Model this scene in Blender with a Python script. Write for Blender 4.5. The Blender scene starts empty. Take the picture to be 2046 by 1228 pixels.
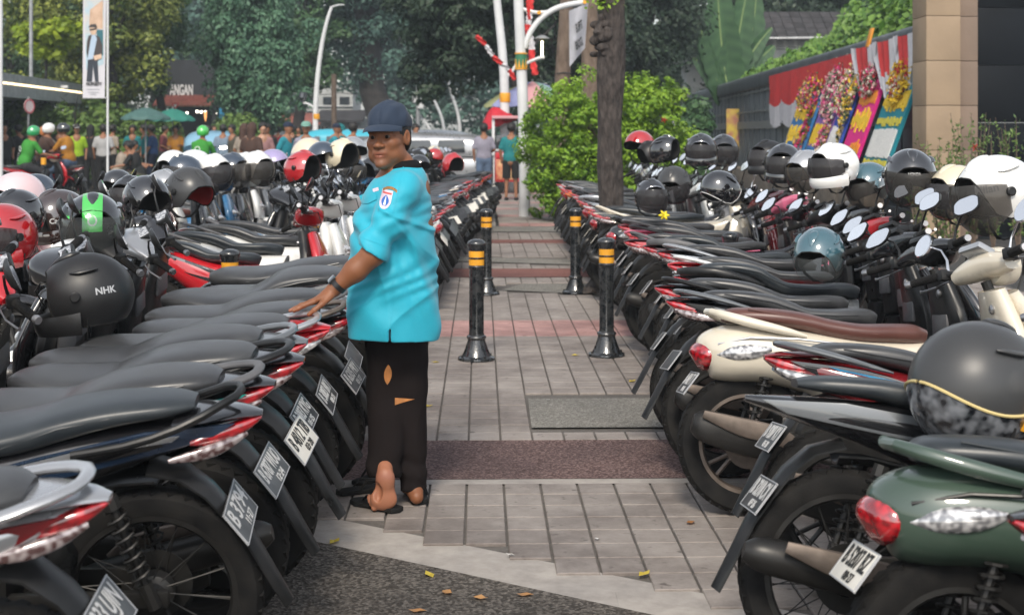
import bpy, bmesh, math, random
import numpy as np
from mathutils import Vector, Matrix
from mathutils.bvhtree import BVHTree
random.seed(7); RNG = np.random.default_rng(7)
PI = math.pi; R = math.radians
S = bpy.context.scene; COL = S.collection

# ------------------------------------------------------------------ camera, light, exposure
cam = bpy.data.cameras.new('camera'); camo = bpy.data.objects.new('camera', cam); COL.objects.link(camo)
camo.location = (0, 0, 1.5); camo.rotation_euler = (R(90), 0, 0)
cam.lens = 50.0; cam.sensor_width = 36.0; cam.shift_y = -0.170
cam.clip_end = 600; cam.clip_start = 0.05
cam.dof.use_dof = True; cam.dof.focus_distance = 5.9; cam.dof.aperture_fstop = 5.0
S.camera = camo
world = bpy.data.worlds.new('World'); S.world = world; world.use_nodes = True
nt = world.node_tree; nt.nodes.clear()
wo = nt.nodes.new('ShaderNodeOutputWorld'); bg = nt.nodes.new('ShaderNodeBackground')
sky = nt.nodes.new('ShaderNodeTexSky'); sky.sky_type = 'NISHITA'; sky.sun_disc = False
SUN_EL, SUN_AZ = R(44), R(186)          # azimuth measured from +Y towards +X
sky.sun_elevation = SUN_EL; sky.sun_rotation = SUN_AZ
sky.air_density = 1.2; sky.dust_density = 1.6; sky.ozone_density = 1.5
hs = nt.nodes.new('ShaderNodeHueSaturation'); hs.inputs['Saturation'].default_value = 0.30
nt.links.new(sky.outputs[0], hs.inputs['Color']); nt.links.new(hs.outputs[0], bg.inputs[0])
bg.inputs[1].default_value = 0.15
nt.links.new(bg.outputs[0], wo.inputs[0])
sun = bpy.data.lights.new('sun', 'SUN'); sun.energy = 2.0; sun.angle = R(12); sun.color = (1.0, 0.90, 0.76)
suno = bpy.data.objects.new('sun', sun); COL.objects.link(suno)
sd = Vector((math.sin(SUN_AZ)*math.cos(SUN_EL), math.cos(SUN_AZ)*math.cos(SUN_EL), math.sin(SUN_EL)))
suno.rotation_euler = sd.to_track_quat('Z', 'Y').to_euler(); suno.location = (5, -8, 20)
S.view_settings.view_transform = 'Standard'; S.view_settings.look = 'None'
S.view_settings.exposure = 0.58; S.view_settings.gamma = 1.0; S.view_settings.use_curve_mapping = False
S.cycles.max_bounces = 6; S.cycles.diffuse_bounces = 3; S.cycles.glossy_bounces = 3
S.cycles.transparent_max_bounces = 12; S.cycles.transmission_bounces = 4; S.cycles.volume_bounces = 0
S.cycles.use_denoising = True
S.cycles.sample_clamp_indirect = 4.0
F = 2842.0
def px(x, y, z=0.0):
    s = (y-266.0)/(1.5-z); return Vector(((x-1023)/s, F/s, z))
def pd(x, y, d):
    return Vector(((x-1023)*d/F, d, 1.5-(y-266)*d/F))

# ------------------------------------------------------------------ materials
MATS = {}
def new_mat(name):
    m = bpy.data.materials.new(name); m.use_nodes = True; MATS[name] = m
    return m, m.node_tree, m.node_tree.nodes['Principled BSDF']
def mat(name, col, rough=0.5, metal=0.0, spec=0.5, coat=0.0, var=0.0, vscale=8.0, col2=None, bump=0.0, bscale=60.0, rvar=0.0, sub=0.0, trans=0.0, sheen=0.0, emit=None, estr=0.0, alpha=1.0, detail=4.0):
    if name in MATS: return MATS[name]
    m, t, b = new_mat(name)
    b.inputs['Base Color'].default_value = (*col, 1); b.inputs['Roughness'].default_value = rough
    b.inputs['Metallic'].default_value = metal; b.inputs['Specular IOR Level'].default_value = spec
    b.inputs['Coat Weight'].default_value = coat; b.inputs['Coat Roughness'].default_value = 0.04; b.inputs['Coat IOR'].default_value = 1.9
    if sub: b.inputs['Subsurface Weight'].default_value = sub; b.inputs['Subsurface Radius'].default_value = (.02, .008, .004); b.inputs['Subsurface Scale'].default_value = 0.30
    if trans: b.inputs['Transmission Weight'].default_value = trans
    if sheen: b.inputs['Sheen Weight'].default_value = sheen
    if emit: b.inputs['Emission Color'].default_value = (*emit, 1); b.inputs['Emission Strength'].default_value = estr
    b.inputs['Alpha'].default_value = alpha
    tc = t.nodes.new('ShaderNodeTexCoord')
    if var or col2 or rvar:
        n = t.nodes.new('ShaderNodeTexNoise'); n.inputs['Scale'].default_value = vscale; n.inputs['Detail'].default_value = detail
        oi = t.nodes.new('ShaderNodeObjectInfo'); ad = t.nodes.new('ShaderNodeVectorMath'); ad.operation = 'ADD'
        sc = t.nodes.new('ShaderNodeMath'); sc.operation = 'MULTIPLY'; sc.inputs[1].default_value = 37.0
        t.links.new(oi.outputs['Random'], sc.inputs[0]); t.links.new(tc.outputs['Object'], ad.inputs[0]); t.links.new(sc.outputs[0], ad.inputs[1])
        t.links.new(ad.outputs[0], n.inputs['Vector'])
        if var or col2:
            r = t.nodes.new('ShaderNodeValToRGB'); c2 = col2 or tuple(min(1, c*(1+var)) for c in col); c1 = col if col2 else tuple(c*(1-var) for c in col)
            r.color_ramp.elements[0].position = 0.34; r.color_ramp.elements[1].position = 0.68
            r.color_ramp.elements[0].color = (*c1, 1); r.color_ramp.elements[1].color = (*c2, 1)
            t.links.new(n.outputs['Fac'], r.inputs[0]); t.links.new(r.outputs[0], b.inputs['Base Color'])
        if rvar:
            mr = t.nodes.new('ShaderNodeMapRange'); mr.inputs['From Min'].default_value = .3; mr.inputs['From Max'].default_value = .7
            mr.inputs['To Min'].default_value = max(0.02, rough-rvar); mr.inputs['To Max'].default_value = min(1, rough+rvar)
            t.links.new(n.outputs['Fac'], mr.inputs[0]); t.links.new(mr.outputs[0], b.inputs['Roughness'])
    if bump:
        n2 = t.nodes.new('ShaderNodeTexNoise'); n2.inputs['Scale'].default_value = bscale; n2.inputs['Detail'].default_value = 5
        t.links.new(tc.outputs['Object'], n2.inputs['Vector'])
        bp = t.nodes.new('ShaderNodeBump'); bp.inputs['Strength'].default_value = bump; bp.inputs['Distance'].default_value = 0.01
        t.links.new(n2.outputs['Fac'], bp.inputs['Height']); t.links.new(bp.outputs[0], b.inputs['Normal'])
    return m
def leafmat(name, c1, c2, rough=0.5, transl=0.25):
    m, t, b = new_mat(name)
    a = t.nodes.new('ShaderNodeAttribute'); a.attribute_name = 'shade'
    r = t.nodes.new('ShaderNodeValToRGB'); r.color_ramp.elements[0].color = (*c1, 1); r.color_ramp.elements[1].color = (*c2, 1)
    t.links.new(a.outputs['Fac'], r.inputs[0]); t.links.new(r.outputs[0], b.inputs['Base Color'])
    b.inputs['Roughness'].default_value = rough; b.inputs['Specular IOR Level'].default_value = 0.35
    tr = t.nodes.new('ShaderNodeBsdfTranslucent'); t.links.new(r.outputs[0], tr.inputs[0])
    mx = t.nodes.new('ShaderNodeMixShader'); mx.inputs[0].default_value = transl
    o = t.nodes['Material Output']; t.links.new(b.outputs[0], mx.inputs[1]); t.links.new(tr.outputs[0], mx.inputs[2]); t.links.new(mx.outputs[0], o.inputs[0])
    return m
def glassmat(name, col, opac, rough=0.05):
    m, t, b = new_mat(name); t.nodes.remove(b)
    tr = t.nodes.new('ShaderNodeBsdfTransparent'); tr.inputs[0].default_value = (*col, 1)
    gl = t.nodes.new('ShaderNodeBsdfPrincipled'); gl.inputs['Base Color'].default_value = (*[c*.25 for c in col], 1); gl.inputs['Roughness'].default_value = rough
    mx = t.nodes.new('ShaderNodeMixShader'); mx.inputs[0].default_value = opac
    t.links.new(tr.outputs[0], mx.inputs[1]); t.links.new(gl.outputs[0], mx.inputs[2]); t.links.new(mx.outputs[0], t.nodes['Material Output'].inputs[0])
    return m
def paint(name, col, rough=0.22, metal=0.0):
    return mat(name, col, rough, metal, 0.5, 0.6, var=0.06, vscale=5, rvar=0.10)
paint('paint_black', (.012, .012, .014)); paint('paint_grey', (.13, .14, .15), .35, .3); paint('paint_white', (.72, .72, .70))
paint('paint_cream', (.66, .60, .49)); paint('paint_red', (.48, .012, .02)); paint('paint_dark_red', (.16, .008, .012)); paint('paint_silver', (.42, .43, .45), .3, .6)
paint('paint_green', (.045, .075, .055), .45); paint('paint_blue', (.02, .13, .28)); paint('paint_teal', (.0, .38, .34)); paint('paint_pink', (.75, .16, .28), .4)
paint('paint_maroon', (.09, .012, .02)); paint('paint_navy', (.015, .03, .06))
mat('plastic', (.007, .0075, .008), .38, spec=.4, var=.25, vscale=10, col2=(.019, .019, .020), bump=.06, bscale=400, rvar=.12)
mat('plastic_grey', (.10, .10, .105), .5, var=.2, rvar=.1)
mat('seat_black', (.034, .035, .038), .36, spec=.5, col2=(.056, .058, .061), vscale=7, bump=.05, bscale=500, rvar=.07)
mat('seat_blue', (.020, .025, .030), .36, spec=.5, col2=(.036, .042, .047), vscale=7, bump=.05, bscale=500, rvar=.07)
mat('seat_brown', (.085, .032, .026), .36, spec=.5, col2=(.12, .05, .04), vscale=6, bump=.05, bscale=500)
mat('rubber', (.006, .006, .0065), .78, spec=.22, col2=(.017, .016, .015), vscale=14, bump=.15, bscale=250)
mat('alloy', (.35, .35, .36), .38, .9, var=.15, rvar=.12)
mat('alloy_dark', (.028, .027, .026), .42, .5, var=.2, rvar=.1)
mat('chrome', (.75, .75, .77), .12, 1.0, rvar=.06)
mat('steel_brown', (.16, .13, .11), .5, .6, var=.3, vscale=14)
mat('lens_red', (.20, .004, .008), .14, spec=.7, coat=1.0, col2=(.50, .012, .02), vscale=60, detail=0)
mat('lens_clear', (.22, .22, .23), .12, metal=.4, coat=1.0, col2=(.75, .74, .74), vscale=70, detail=0)
mat('lens_amber', (.62, .14, .02), .15, coat=.8)
mat('lens_smoke', (.10, .05, .05), .14, metal=.3, coat=1.0, col2=(.42, .36, .36), vscale=70, detail=0)
mat('mirror', (.93, .93, .95), .06, 1.0)
mat('plate_black', (.022, .024, .027), .45, var=.3, vscale=20, col2=(.06, .06, .065))
mat('plate_grey', (.08, .088, .095), .5, var=.25, vscale=20)
mat('plate_white', (.74, .71, .64), .5, var=.06)
mat('ink_white', (.55, .55, .55), .5); mat('ink_black', (.015, .015, .015), .5); mat('ink_grey', (.42, .43, .45), .5)
mat('sticker_blue', (.04, .30, .55), .4); mat('sticker_white', (.75, .75, .77), .4, var=.1, vscale=60)
mat('patch_red2', (.5, .05, .04), .5)
HM = {}
def hmat(k, col, rough=.1, metal=0.0): HM[k] = mat('helmet_'+k, col, rough, metal, coat=1.0 if rough < .3 else .0, var=.05, rvar=.04 if rough < .3 else .08)
hmat('gloss_black', (.008, .008, .010)); hmat('matte_black', (.014, .014, .015), .38); hmat('matte_grey', (.045, .046, .048), .34); hmat('white', (.74, .74, .72), .16)
hmat('cream', (.68, .60, .44), .22); hmat('red', (.42, .01, .015), .12); hmat('teal_grey', (.035, .10, .13), .14); hmat('navy', (.02, .035, .06), .2)
hmat('lilac', (.33, .28, .50), .25); hmat('pink', (.72, .52, .54), .25); hmat('silver', (.42, .43, .45), .25, .5); hmat('green', (.02, .32, .10), .2)
hmat('brown', (.42, .15, .05), .3); hmat('dark_brown', (.035, .02, .017), .12); hmat('bright_green', (.06, .50, .08), .15); hmat('pale_gold', (.60, .48, .22), .3)
mat('liner', (.016, .016, .017), .95); mat('liner_red', (.28, .01, .012), .9); mat('liner_tan', (.35, .25, .13), .9)
glassmat('visor_dark', (.25, .24, .25), .55); glassmat('visor_clear', (.78, .82, .82), .22); glassmat('visor_smoke', (.42, .40, .38), .40)

# ------------------------------------------------------------------ mesh helpers
def mesh_from(name, v, f, smooth=True, ang=35, uv=None):
    me = bpy.data.meshes.new(name); me.from_pydata([tuple(p) for p in v], [], [tuple(q) for q in f]); me.update()
    if smooth:
        me.polygons.foreach_set('use_smooth', [True]*len(me.polygons))
        if ang < 180: me.set_sharp_from_angle(angle=R(ang))
    return me
class MB:
    """collects simple solids into one mesh"""
    def __init__(s): s.v = []; s.f = []
    def add(s, v, f):
        o = len(s.v); s.v += [tuple(p) for p in v]; s.f += [tuple(i+o for i in q) for q in f]; return s
    def box(s, c, d, M=None, bev=0.0):
        x, y, z = d[0]/2, d[1]/2, d[2]/2
        if bev <= 0:
            vs = [Vector((i, j, k)) for i in (-x, x) for j in (-y, y) for k in (-z, z)]
            fs = [(0, 1, 3, 2), (4, 6, 7, 5), (0, 4, 5, 1), (2, 3, 7, 6), (0, 2, 6, 4), (1, 5, 7, 3)]
        else:
            bm = bmesh.new(); bmesh.ops.create_cube(bm, size=1.0)
            for v in bm.verts: v.co = Vector((v.co.x*2*x, v.co.y*2*y, v.co.z*2*z))
            bmesh.ops.bevel(bm, geom=bm.edges[:], offset=bev, segments=2, affect='EDGES', profile=.6)
            bm.verts.index_update(); vs = [v.co.copy() for v in bm.verts]; fs = [[v.index for v in f.verts] for f in bm.faces]; bm.free()
        if M is not None: vs = [M @ v for v in vs]
        c = Vector(c); return s.add([v+c for v in vs], fs)
    def tube(s, pts, r, seg=10, caps=True, flat=1.0, up=(0, 1, 0)):
        """pts: list of points; r: radius or list. flat squashes along the binormal"""
        pts = [Vector(p) for p in pts]; n = len(pts); rs = r if isinstance(r, (list, tuple)) else [r]*n
        V = []; Fc = []; upv = Vector(up)
        for i, p in enumerate(pts):
            t = (pts[min(i+1, n-1)]-pts[max(i-1, 0)]).normalized()
            a = upv-t*upv.dot(t)
            if a.length < 1e-3: a = Vector((1, 0, .01))-t*t.x
            a.normalize(); b = t.cross(a)
            for k in range(seg):
                th = 2*PI*k/seg; V.append(p+a*math.cos(th)*rs[i]+b*math.sin(th)*rs[i]*flat)
        for i in range(n-1):
            for k in range(seg):
                k2 = (k+1) % seg; Fc.append((i*seg+k, i*seg+k2, (i+1)*seg+k2, (i+1)*seg+k))
        if caps: Fc.append(tuple(range(seg-1, -1, -1))); Fc.append(tuple((n-1)*seg+k for k in range(seg)))
        return s.add(V, Fc)
    def lathe(s, prof, c=(0, 0, 0), seg=24, M=None, cap=True):
        V = []; Fc = []
        for r, z in prof:
            for k in range(seg):
                th = 2*PI*k/seg; V.append(Vector((r*math.cos(th), r*math.sin(th), z)))
        m = len(prof)
        for i in range(m-1):
            for k in range(seg):
                k2 = (k+1) % seg; Fc.append((i*seg+k, i*seg+k2, (i+1)*seg+k2, (i+1)*seg+k))
        if cap:
            Fc.append(tuple(range(seg-1, -1, -1))); Fc.append(tuple((m-1)*seg+k for k in range(seg)))
        if M is not None: V = [M @ v for v in V]
        c = Vector(c); return s.add([v+c for v in V], Fc)
    def loft(s, st, seg=20, sub=4, caps=True, right=(0, 1, 0)):
        """stations (x,y,z,a,bup,blo,e): a half width along 'right', bup/blo half heights, e superellipse exponent"""
        st = [tuple(q)+(2.5,)*(7-len(q)) for q in st]; A = np.array(st, float); n = len(A); rows = []
        for i in range(n-1):
            p0 = A[max(i-1, 0)]; p1 = A[i]; p2 = A[i+1]; p3 = A[min(i+2, n-1)]
            for j in range(sub):
                t = j/sub; q = .5*((2*p1)+(-p0+p2)*t+(2*p0-5*p1+4*p2-p3)*t*t+(-p0+3*p1-3*p2+p3)*t**3)
                lo = np.minimum(p1, p2)[3:6]*.7; q[3:6] = np.maximum(q[3:6], np.maximum(lo, .0005)); rows.append(q)
        rows.append(A[-1]); rows = np.array(rows); m = len(rows); rt = Vector(right); V = []; Fc = []
        for i in range(m):
            c = Vector(rows[i, :3]); t = Vector(rows[min(i+1, m-1), :3]-rows[max(i-1, 0), :3]).normalized()
            a = (rt-t*rt.dot(t)).normalized(); b = a.cross(t); 
            if b.z < -.001 or (abs(b.z) <= .001 and b.x < 0): b = -b
            _, _, _, ha, bu, bl, e = rows[i]
            for k in range(seg):
                th = 2*PI*k/seg; cc = math.cos(th); ss = math.sin(th)
                xx = ha*math.copysign(abs(cc)**(2/e), cc); yy = math.copysign(abs(ss)**(2/e), ss)*(bu if ss >= 0 else bl)
                V.append(c+a*xx+b*yy)
        for i in range(m-1):
            for k in range(seg):
                k2 = (k+1) % seg; Fc.append((i*seg+k, i*seg+k2, (i+1)*seg+k2, (i+1)*seg+k))
        if caps: Fc.append(tuple(range(seg-1, -1, -1))); Fc.append(tuple((m-1)*seg+k for k in range(seg)))
        return s.add(V, Fc)
    def prism(s, outline, y0, y1, bev=0.004, fn=None, M=None):
        """xz outline extruded from y0 to y1, bevelled"""
        bm = bmesh.new(); vs = [bm.verts.new((p[0], y0, p[1])) for p in outline]; f = bm.faces.new(vs)
        r = bmesh.ops.extrude_face_region(bm, geom=[f]); bmesh.ops.translate(bm, vec=(0, y1-y0, 0), verts=[e for e in r['geom'] if isinstance(e, bmesh.types.BMVert)])
        if bev: bmesh.ops.bevel(bm, geom=bm.edges[:], offset=bev, segments=2, affect='EDGES', profile=.6)
        bmesh.ops.recalc_face_normals(bm, faces=bm.faces[:]); bm.verts.index_update()
        V = [fn(v.co) if fn else v.co.copy() for v in bm.verts]
        if M is not None: V = [M @ v for v in V]
        Fc = [[v.index for v in f.verts] for f in bm.faces]; bm.free(); return s.add(V, Fc)
    def xf(s, fn): s.v = [tuple(fn(Vector(p))) for p in s.v]; return s
    def mirror_y(s):
        o = len(s.v); s.v += [(x, -y, z) for x, y, z in s.v]; s.f += [tuple(reversed([i+o for i in q])) for q in s.f]; return s
    def mesh(s, name, ang=35, fixn=True):
        me = bpy.data.meshes.new(name); me.from_pydata(s.v, [], s.f); 
        if fixn:
            bm = bmesh.new(); bm.from_mesh(me); bmesh.ops.recalc_face_normals(bm, faces=bm.faces[:]); bm.to_mesh(me); bm.free()
        me.polygons.foreach_set('use_smooth', [True]*len(me.polygons)); me.set_sharp_from_angle(angle=R(ang)); me.update(); return me
def link(name, data, m=None, parent=None, mats=None):
    o = bpy.data.objects.new(name, data); COL.objects.link(o)
    if m is not None:
        mm = MATS[m] if isinstance(m, str) else m
        if len(data.materials) == 0: data.materials.append(mm)
        o.material_slots[0].link = 'OBJECT'; o.material_slots[0].material = mm
    if parent is not None: o.parent = parent
    return o
def obj(name, mb, m, parent=None, ang=35): return link(name, mb.mesh(name, ang), m, parent)
def tag(o, label=None, cat=None, group=None, kind=None):
    if label: o['label'] = label
    if cat: o['category'] = cat
    if group: o['group'] = group
    if kind: o['kind'] = kind
    return o
def empty(name, loc=(0, 0, 0), rot=(0, 0, 0), label=None, cat=None, group=None):
    o = bpy.data.objects.new(name, None); COL.objects.link(o); o.location = loc; o.rotation_euler = rot; o.empty_display_size = .1
    return tag(o, label, cat, group)
FONTS = {}
def txt_mesh(s, size=1.0, ext=0.0, bold=0.0, align='CENTER'):
    key = (s, size, ext, bold, align)
    if key in FONTS: return FONTS[key]
    c = bpy.data.curves.new('t', 'FONT'); c.body = s; c.size = size; c.extrude = ext; c.offset = bold; c.align_x = align; c.align_y = 'CENTER'; c.resolution_u = 3; c.space_line = .95
    o = bpy.data.objects.new('t', c); COL.objects.link(o); bpy.context.view_layer.update()
    me = bpy.data.meshes.new_from_object(o.evaluated_get(bpy.context.evaluated_depsgraph_get())); bpy.data.objects.remove(o); me.materials.clear()
    FONTS[key] = me; return me
def place_text(name, s, size, M, m, parent=None, ext=.0006, bold=0.0, fit=None):
    me = txt_mesh(s, size, ext, bold).copy()
    if fit:
        xs = [v.co.x for v in me.vertices]; w = max(xs)-min(xs); k = fit/w
        me.transform(Matrix.Diagonal((k, 1, 1, 1)))
    me.transform(M); return link(name, me, m, parent)
def frame(c, xa, ya):
    xa = Vector(xa).normalized(); ya = Vector(ya); za = xa.cross(ya).normalized(); ya = za.cross(xa)
    M = Matrix.Identity(4); M.col[0][:3] = xa; M.col[1][:3] = ya; M.col[2][:3] = za; M.col[3][:3] = c; return M
ORD = ['nearest', 'second', 'third', 'fourth', 'fifth', 'sixth', 'seventh', 'eighth', 'ninth', 'tenth', 'eleventh', 'twelfth', 'thirteenth', 'fourteenth', 'fifteenth', 'sixteenth', 'seventeenth', 'eighteenth', 'nineteenth', 'twentieth',
       'twenty-first', 'twenty-second', 'twenty-third', 'twenty-fourth', 'twenty-fifth', 'twenty-sixth', 'twenty-seventh', 'twenty-eighth', 'twenty-ninth', 'thirtieth', 'thirty-first', 'thirty-second', 'thirty-third', 'thirty-fourth', 'thirty-fifth', 'thirty-sixth', 'thirty-seventh', 'thirty-eighth', 'thirty-ninth', 'fortieth', 'forty-first', 'forty-second', 'forty-third', 'forty-fourth', 'forty-fifth', 'forty-sixth']

# ------------------------------------------------------------------ leaves
def quads_mesh(name, C, N, U, sx, sy, shade, bend=0.25):
    """leaf cards: centre C, normal N, axis U (n,3); a two-quad folded leaf with a pointed tip (6 verts, diamond-ish)"""
    n = len(C); N = N/np.linalg.norm(N, axis=1, keepdims=True); U = U-N*(U*N).sum(1, keepdims=True); U /= np.linalg.norm(U, axis=1, keepdims=True)+1e-9
    W = np.cross(N, U); sx = np.broadcast_to(sx, (n,))[:, None]; sy = np.broadcast_to(sy, (n,))[:, None]
    P = np.stack([C-U*sy, C+W*sx-N*sx*bend, C+U*sy-N*sy*.3, C-W*sx-N*sx*bend], 1).reshape(-1, 3)
    me = bpy.data.meshes.new(name); me.vertices.add(4*n); me.vertices.foreach_set('co', P.astype(np.float32).ravel())
    idx = np.arange(n)[:, None]*4
    tri = np.concatenate([idx+np.array([0, 1, 2]), idx+np.array([0, 2, 3])], 1).reshape(-1)
    me.loops.add(6*n); me.loops.foreach_set('vertex_index', tri.astype(np.int32)); me.polygons.add(2*n)
    me.polygons.foreach_set('loop_start', (np.arange(2*n)*3).astype(np.int32)); me.polygons.foreach_set('loop_total', np.full(2*n, 3, np.int32))
    me.update(); me.validate()
    at = me.attributes.new('shade', 'FLOAT', 'POINT'); at.data.foreach_set('value', np.repeat(shade, 4).astype(np.float32))
    return me
def crown_pts(center, rad, nclump, per, clump_r, hang=0.0, up=0.6, rng=None, lower=-1.0, flat=.7):
    rng = rng or RNG; c = np.array(center, float); rad = np.array(rad, float)
    d = rng.normal(size=(nclump, 3)); d /= np.linalg.norm(d, axis=1, keepdims=True)
    d[:, 2] = np.where(d[:, 2] < lower, -d[:, 2]*.5, d[:, 2])
    rr = rng.uniform(.45, 1.0, (nclump, 1))**.6*(1+.12*rng.normal(size=(nclump, 1))); cc = c+d*rad*rr
    cr = clump_r*rng.uniform(.6, 1.4, nclump)
    k = np.repeat(np.arange(nclump), per); q = rng.normal(size=(len(k), 3)); q /= np.linalg.norm(q, axis=1, keepdims=True); rad2 = rng.uniform(.2, 1, (len(k), 1))**.45
    off = q*rad2*cr[k][:, None]; off[:, 2] *= flat
    if hang: off[:, 2] = off[:, 2]*(1+hang)-hang*np.abs(off[:, 2])
    P = cc[k]+off; N = q*.8+np.array([0, 0, up])+rng.normal(size=q.shape)*.35
    sh = np.clip(rng.uniform(0, 1, len(k))*.55+rng.uniform(0, .45, nclump)[k], 0, 1)
    return P, N, sh
HAZE = 0.0013
# ================================================================== motorcycles
STEER = R(24)
def steer(v, ang=STEER):
    P = Vector((1.15, 0, .35)); ax = Vector((-.42, 0, .91)).normalized()
    return P+Matrix.Rotation(ang, 3, ax) @ (v-P)
def wheel_parts(r, tw, rim_r, kind, cx, st, fat=1.0):
    fn = (lambda v: steer(v+Vector((cx, 0, r)))) if st else (lambda v: v+Vector((cx, 0, r)))
    t = MB(); prof = []
    N = 44
    sect = [(-tw*.80, rim_r), (-tw, rim_r+(r-rim_r)*.45), (-tw*.93, r-.018), (-tw*.6, r-.005), (-tw*.2, r), (tw*.2, r), (tw*.6, r-.005), (tw*.93, r-.018), (tw, rim_r+(r-rim_r)*.45), (tw*.80, rim_r)]
    V = []; Fc = []; m = len(sect)
    for k in range(N):
        th = 2*PI*k/N
        for y, q in sect: V.append((q*math.cos(th), y, q*math.sin(th)))
    for k in range(N):
        k2 = (k+1) % N
        for i in range(m): i2 = (i+1) % m; Fc.append((k*m+i, k*m+i2, k2*m+i2, k2*m+i))
    t.add(V, Fc).xf(fn)
    # tread blocks cut as thin raised ribs
    tr = MB()
    for k in range(40):
        th = 2*PI*k/40
        for sgn in (-1, 1):
            M = Matrix.Rotation(-th, 3, 'Y') @ Matrix.Rotation(sgn*.5, 3, 'X')
            tr.box(M @ Vector((r-.0072, sgn*tw*.45, 0)), (.010, tw*.66, .026), M)
    tr.xf(fn)
    t.add(tr.v, tr.f)
    rm = MB(); sec = [(-tw*.78, rim_r+.004), (-tw*.78, rim_r-.014), (-tw*.5, rim_r-.022), (tw*.5, rim_r-.022), (tw*.78, rim_r-.014), (tw*.78, rim_r+.004)]
    V = []; Fc = []; m = len(sec)
    for k in range(N):
        th = 2*PI*k/N
        for y, q in sec: V.append((q*math.cos(th), y, q*math.sin(th)))
    for k in range(N):
        k2 = (k+1) % N
        for i in range(m): i2 = (i+1) % m; Fc.append((k*m+i, k*m+i2, k2*m+i2, k2*m+i))
    rm.add(V, Fc)
    hb = Matrix.Rotation(PI/2, 3, 'X')
    rm.lathe([(.0, -.055), (.035, -.055), (.04, -.03), (.055, -.02), (.055, .02), (.04, .03), (.035, .055), (0, .055)], seg=20, M=hb, cap=False)
    if kind == 'cast':
        for k in range(5):
            th = 2*PI*k/5
            for dth in (-.16, .16):
                a = Vector((.045*math.cos(th), 0, .045*math.sin(th))); b = Vector(((rim_r-.015)*math.cos(th+dth), 0, (rim_r-.015)*math.sin(th+dth)))
                rm.tube([a, (a+b)/2, b], [.016, .011, .012], 8, flat=.75)
    else:
        for k in range(28):
            th = 2*PI*k/28; s = 1 if k % 2 else -1; th2 = th+s*.35
            rm.tube([(.04*math.cos(th), s*.025, .04*math.sin(th)), ((rim_r-.02)*math.cos(th2), 0, (rim_r-.02)*math.sin(th2))], .0017, 4, caps=False)
    dk = MB().lathe([(.05, -.002), (.095, -.002), (.095, .002), (.05, .002), (.05, -.002)], seg=26, M=hb, cap=False)
    dk.xf(lambda v: v+Vector((0, -.052, 0))); rm.add(dk.v, dk.f)
    rm.xf(fn); return t, rm
def tailblade(m, pts, w0, w1, th=.006):
    """a curved mudguard blade following xz pts with channel section"""
    n = len(pts); V = []; Fc = []; K = 7
    for i, (x, z) in enumerate(pts):
        t = i/(n-1); w = w0+(w1-w0)*t; a = Vector((pts[max(i-1, 0)][0]-pts[min(i+1, n-1)][0], 0, pts[max(i-1, 0)][1]-pts[min(i+1, n-1)][1])).normalized(); nn = Vector((-a.z, 0, a.x))
        if nn.x > 0: nn = -nn
        for off in (0, th):
            for k in range(K):
                u = k/(K-1)*2-1; V.append(Vector((x, u*w, z))-nn*(abs(u)**3*.022)+nn*off)
    for i in range(n-1):
        for k in range(K-1):
            a = i*2*K+k; b = a+2*K; Fc.append((a, a+1, b+1, b)); Fc.append((a+K, b+K, b+K+1, a+K+1))
        for k in (0, K-1):
            a = i*2*K+k; b = a+2*K; Fc.append((a, b, b+K, a+K))
    for i in (0, n-1):
        for k in range(K-1): a = i*2*K+k; Fc.append((a, a+K, a+K+1, a+1))
    m.add(V, Fc); return m

SPLIT = {'grip', 'bar_end', 'brake_lever', 'indicator', 'side_panel', 'stripe', 'cable', 'shock_absorber', 'seam', 'chrome_trim'}
def split_sides(mb):
    v = np.array(mb.v); mid = (v[:, 1].max()+v[:, 1].min())/2; par = list(range(len(v)))
    def find(a):
        while par[a] != a: par[a] = par[par[a]]; a = par[a]
        return a
    for f in mb.f:
        r0 = find(f[0])
        for q in f[1:]: par[find(q)] = r0
    root = np.array([find(i) for i in range(len(v))]); side = np.zeros(len(v), int)
    for r_ in set(root.tolist()): k = root == r_; side[k] = 1 if v[k, 1].mean() > mid else 0
    out = []
    for s_ in (0, 1):
        idx = np.nonzero(side == s_)[0]
        if len(idx) == 0: continue
        mp = {int(a): i for i, a in enumerate(idx)}; q = MB(); q.v = [mb.v[i] for i in idx]; q.f = [tuple(mp[i] for i in f) for f in mb.f if side[f[0]] == s_]; out.append(q)
    return out
def sqz(v): return Vector((.7-(.7-v[0])*.875, v[1], v[2])) if v[0] < .7 else Vector(v)
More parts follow.
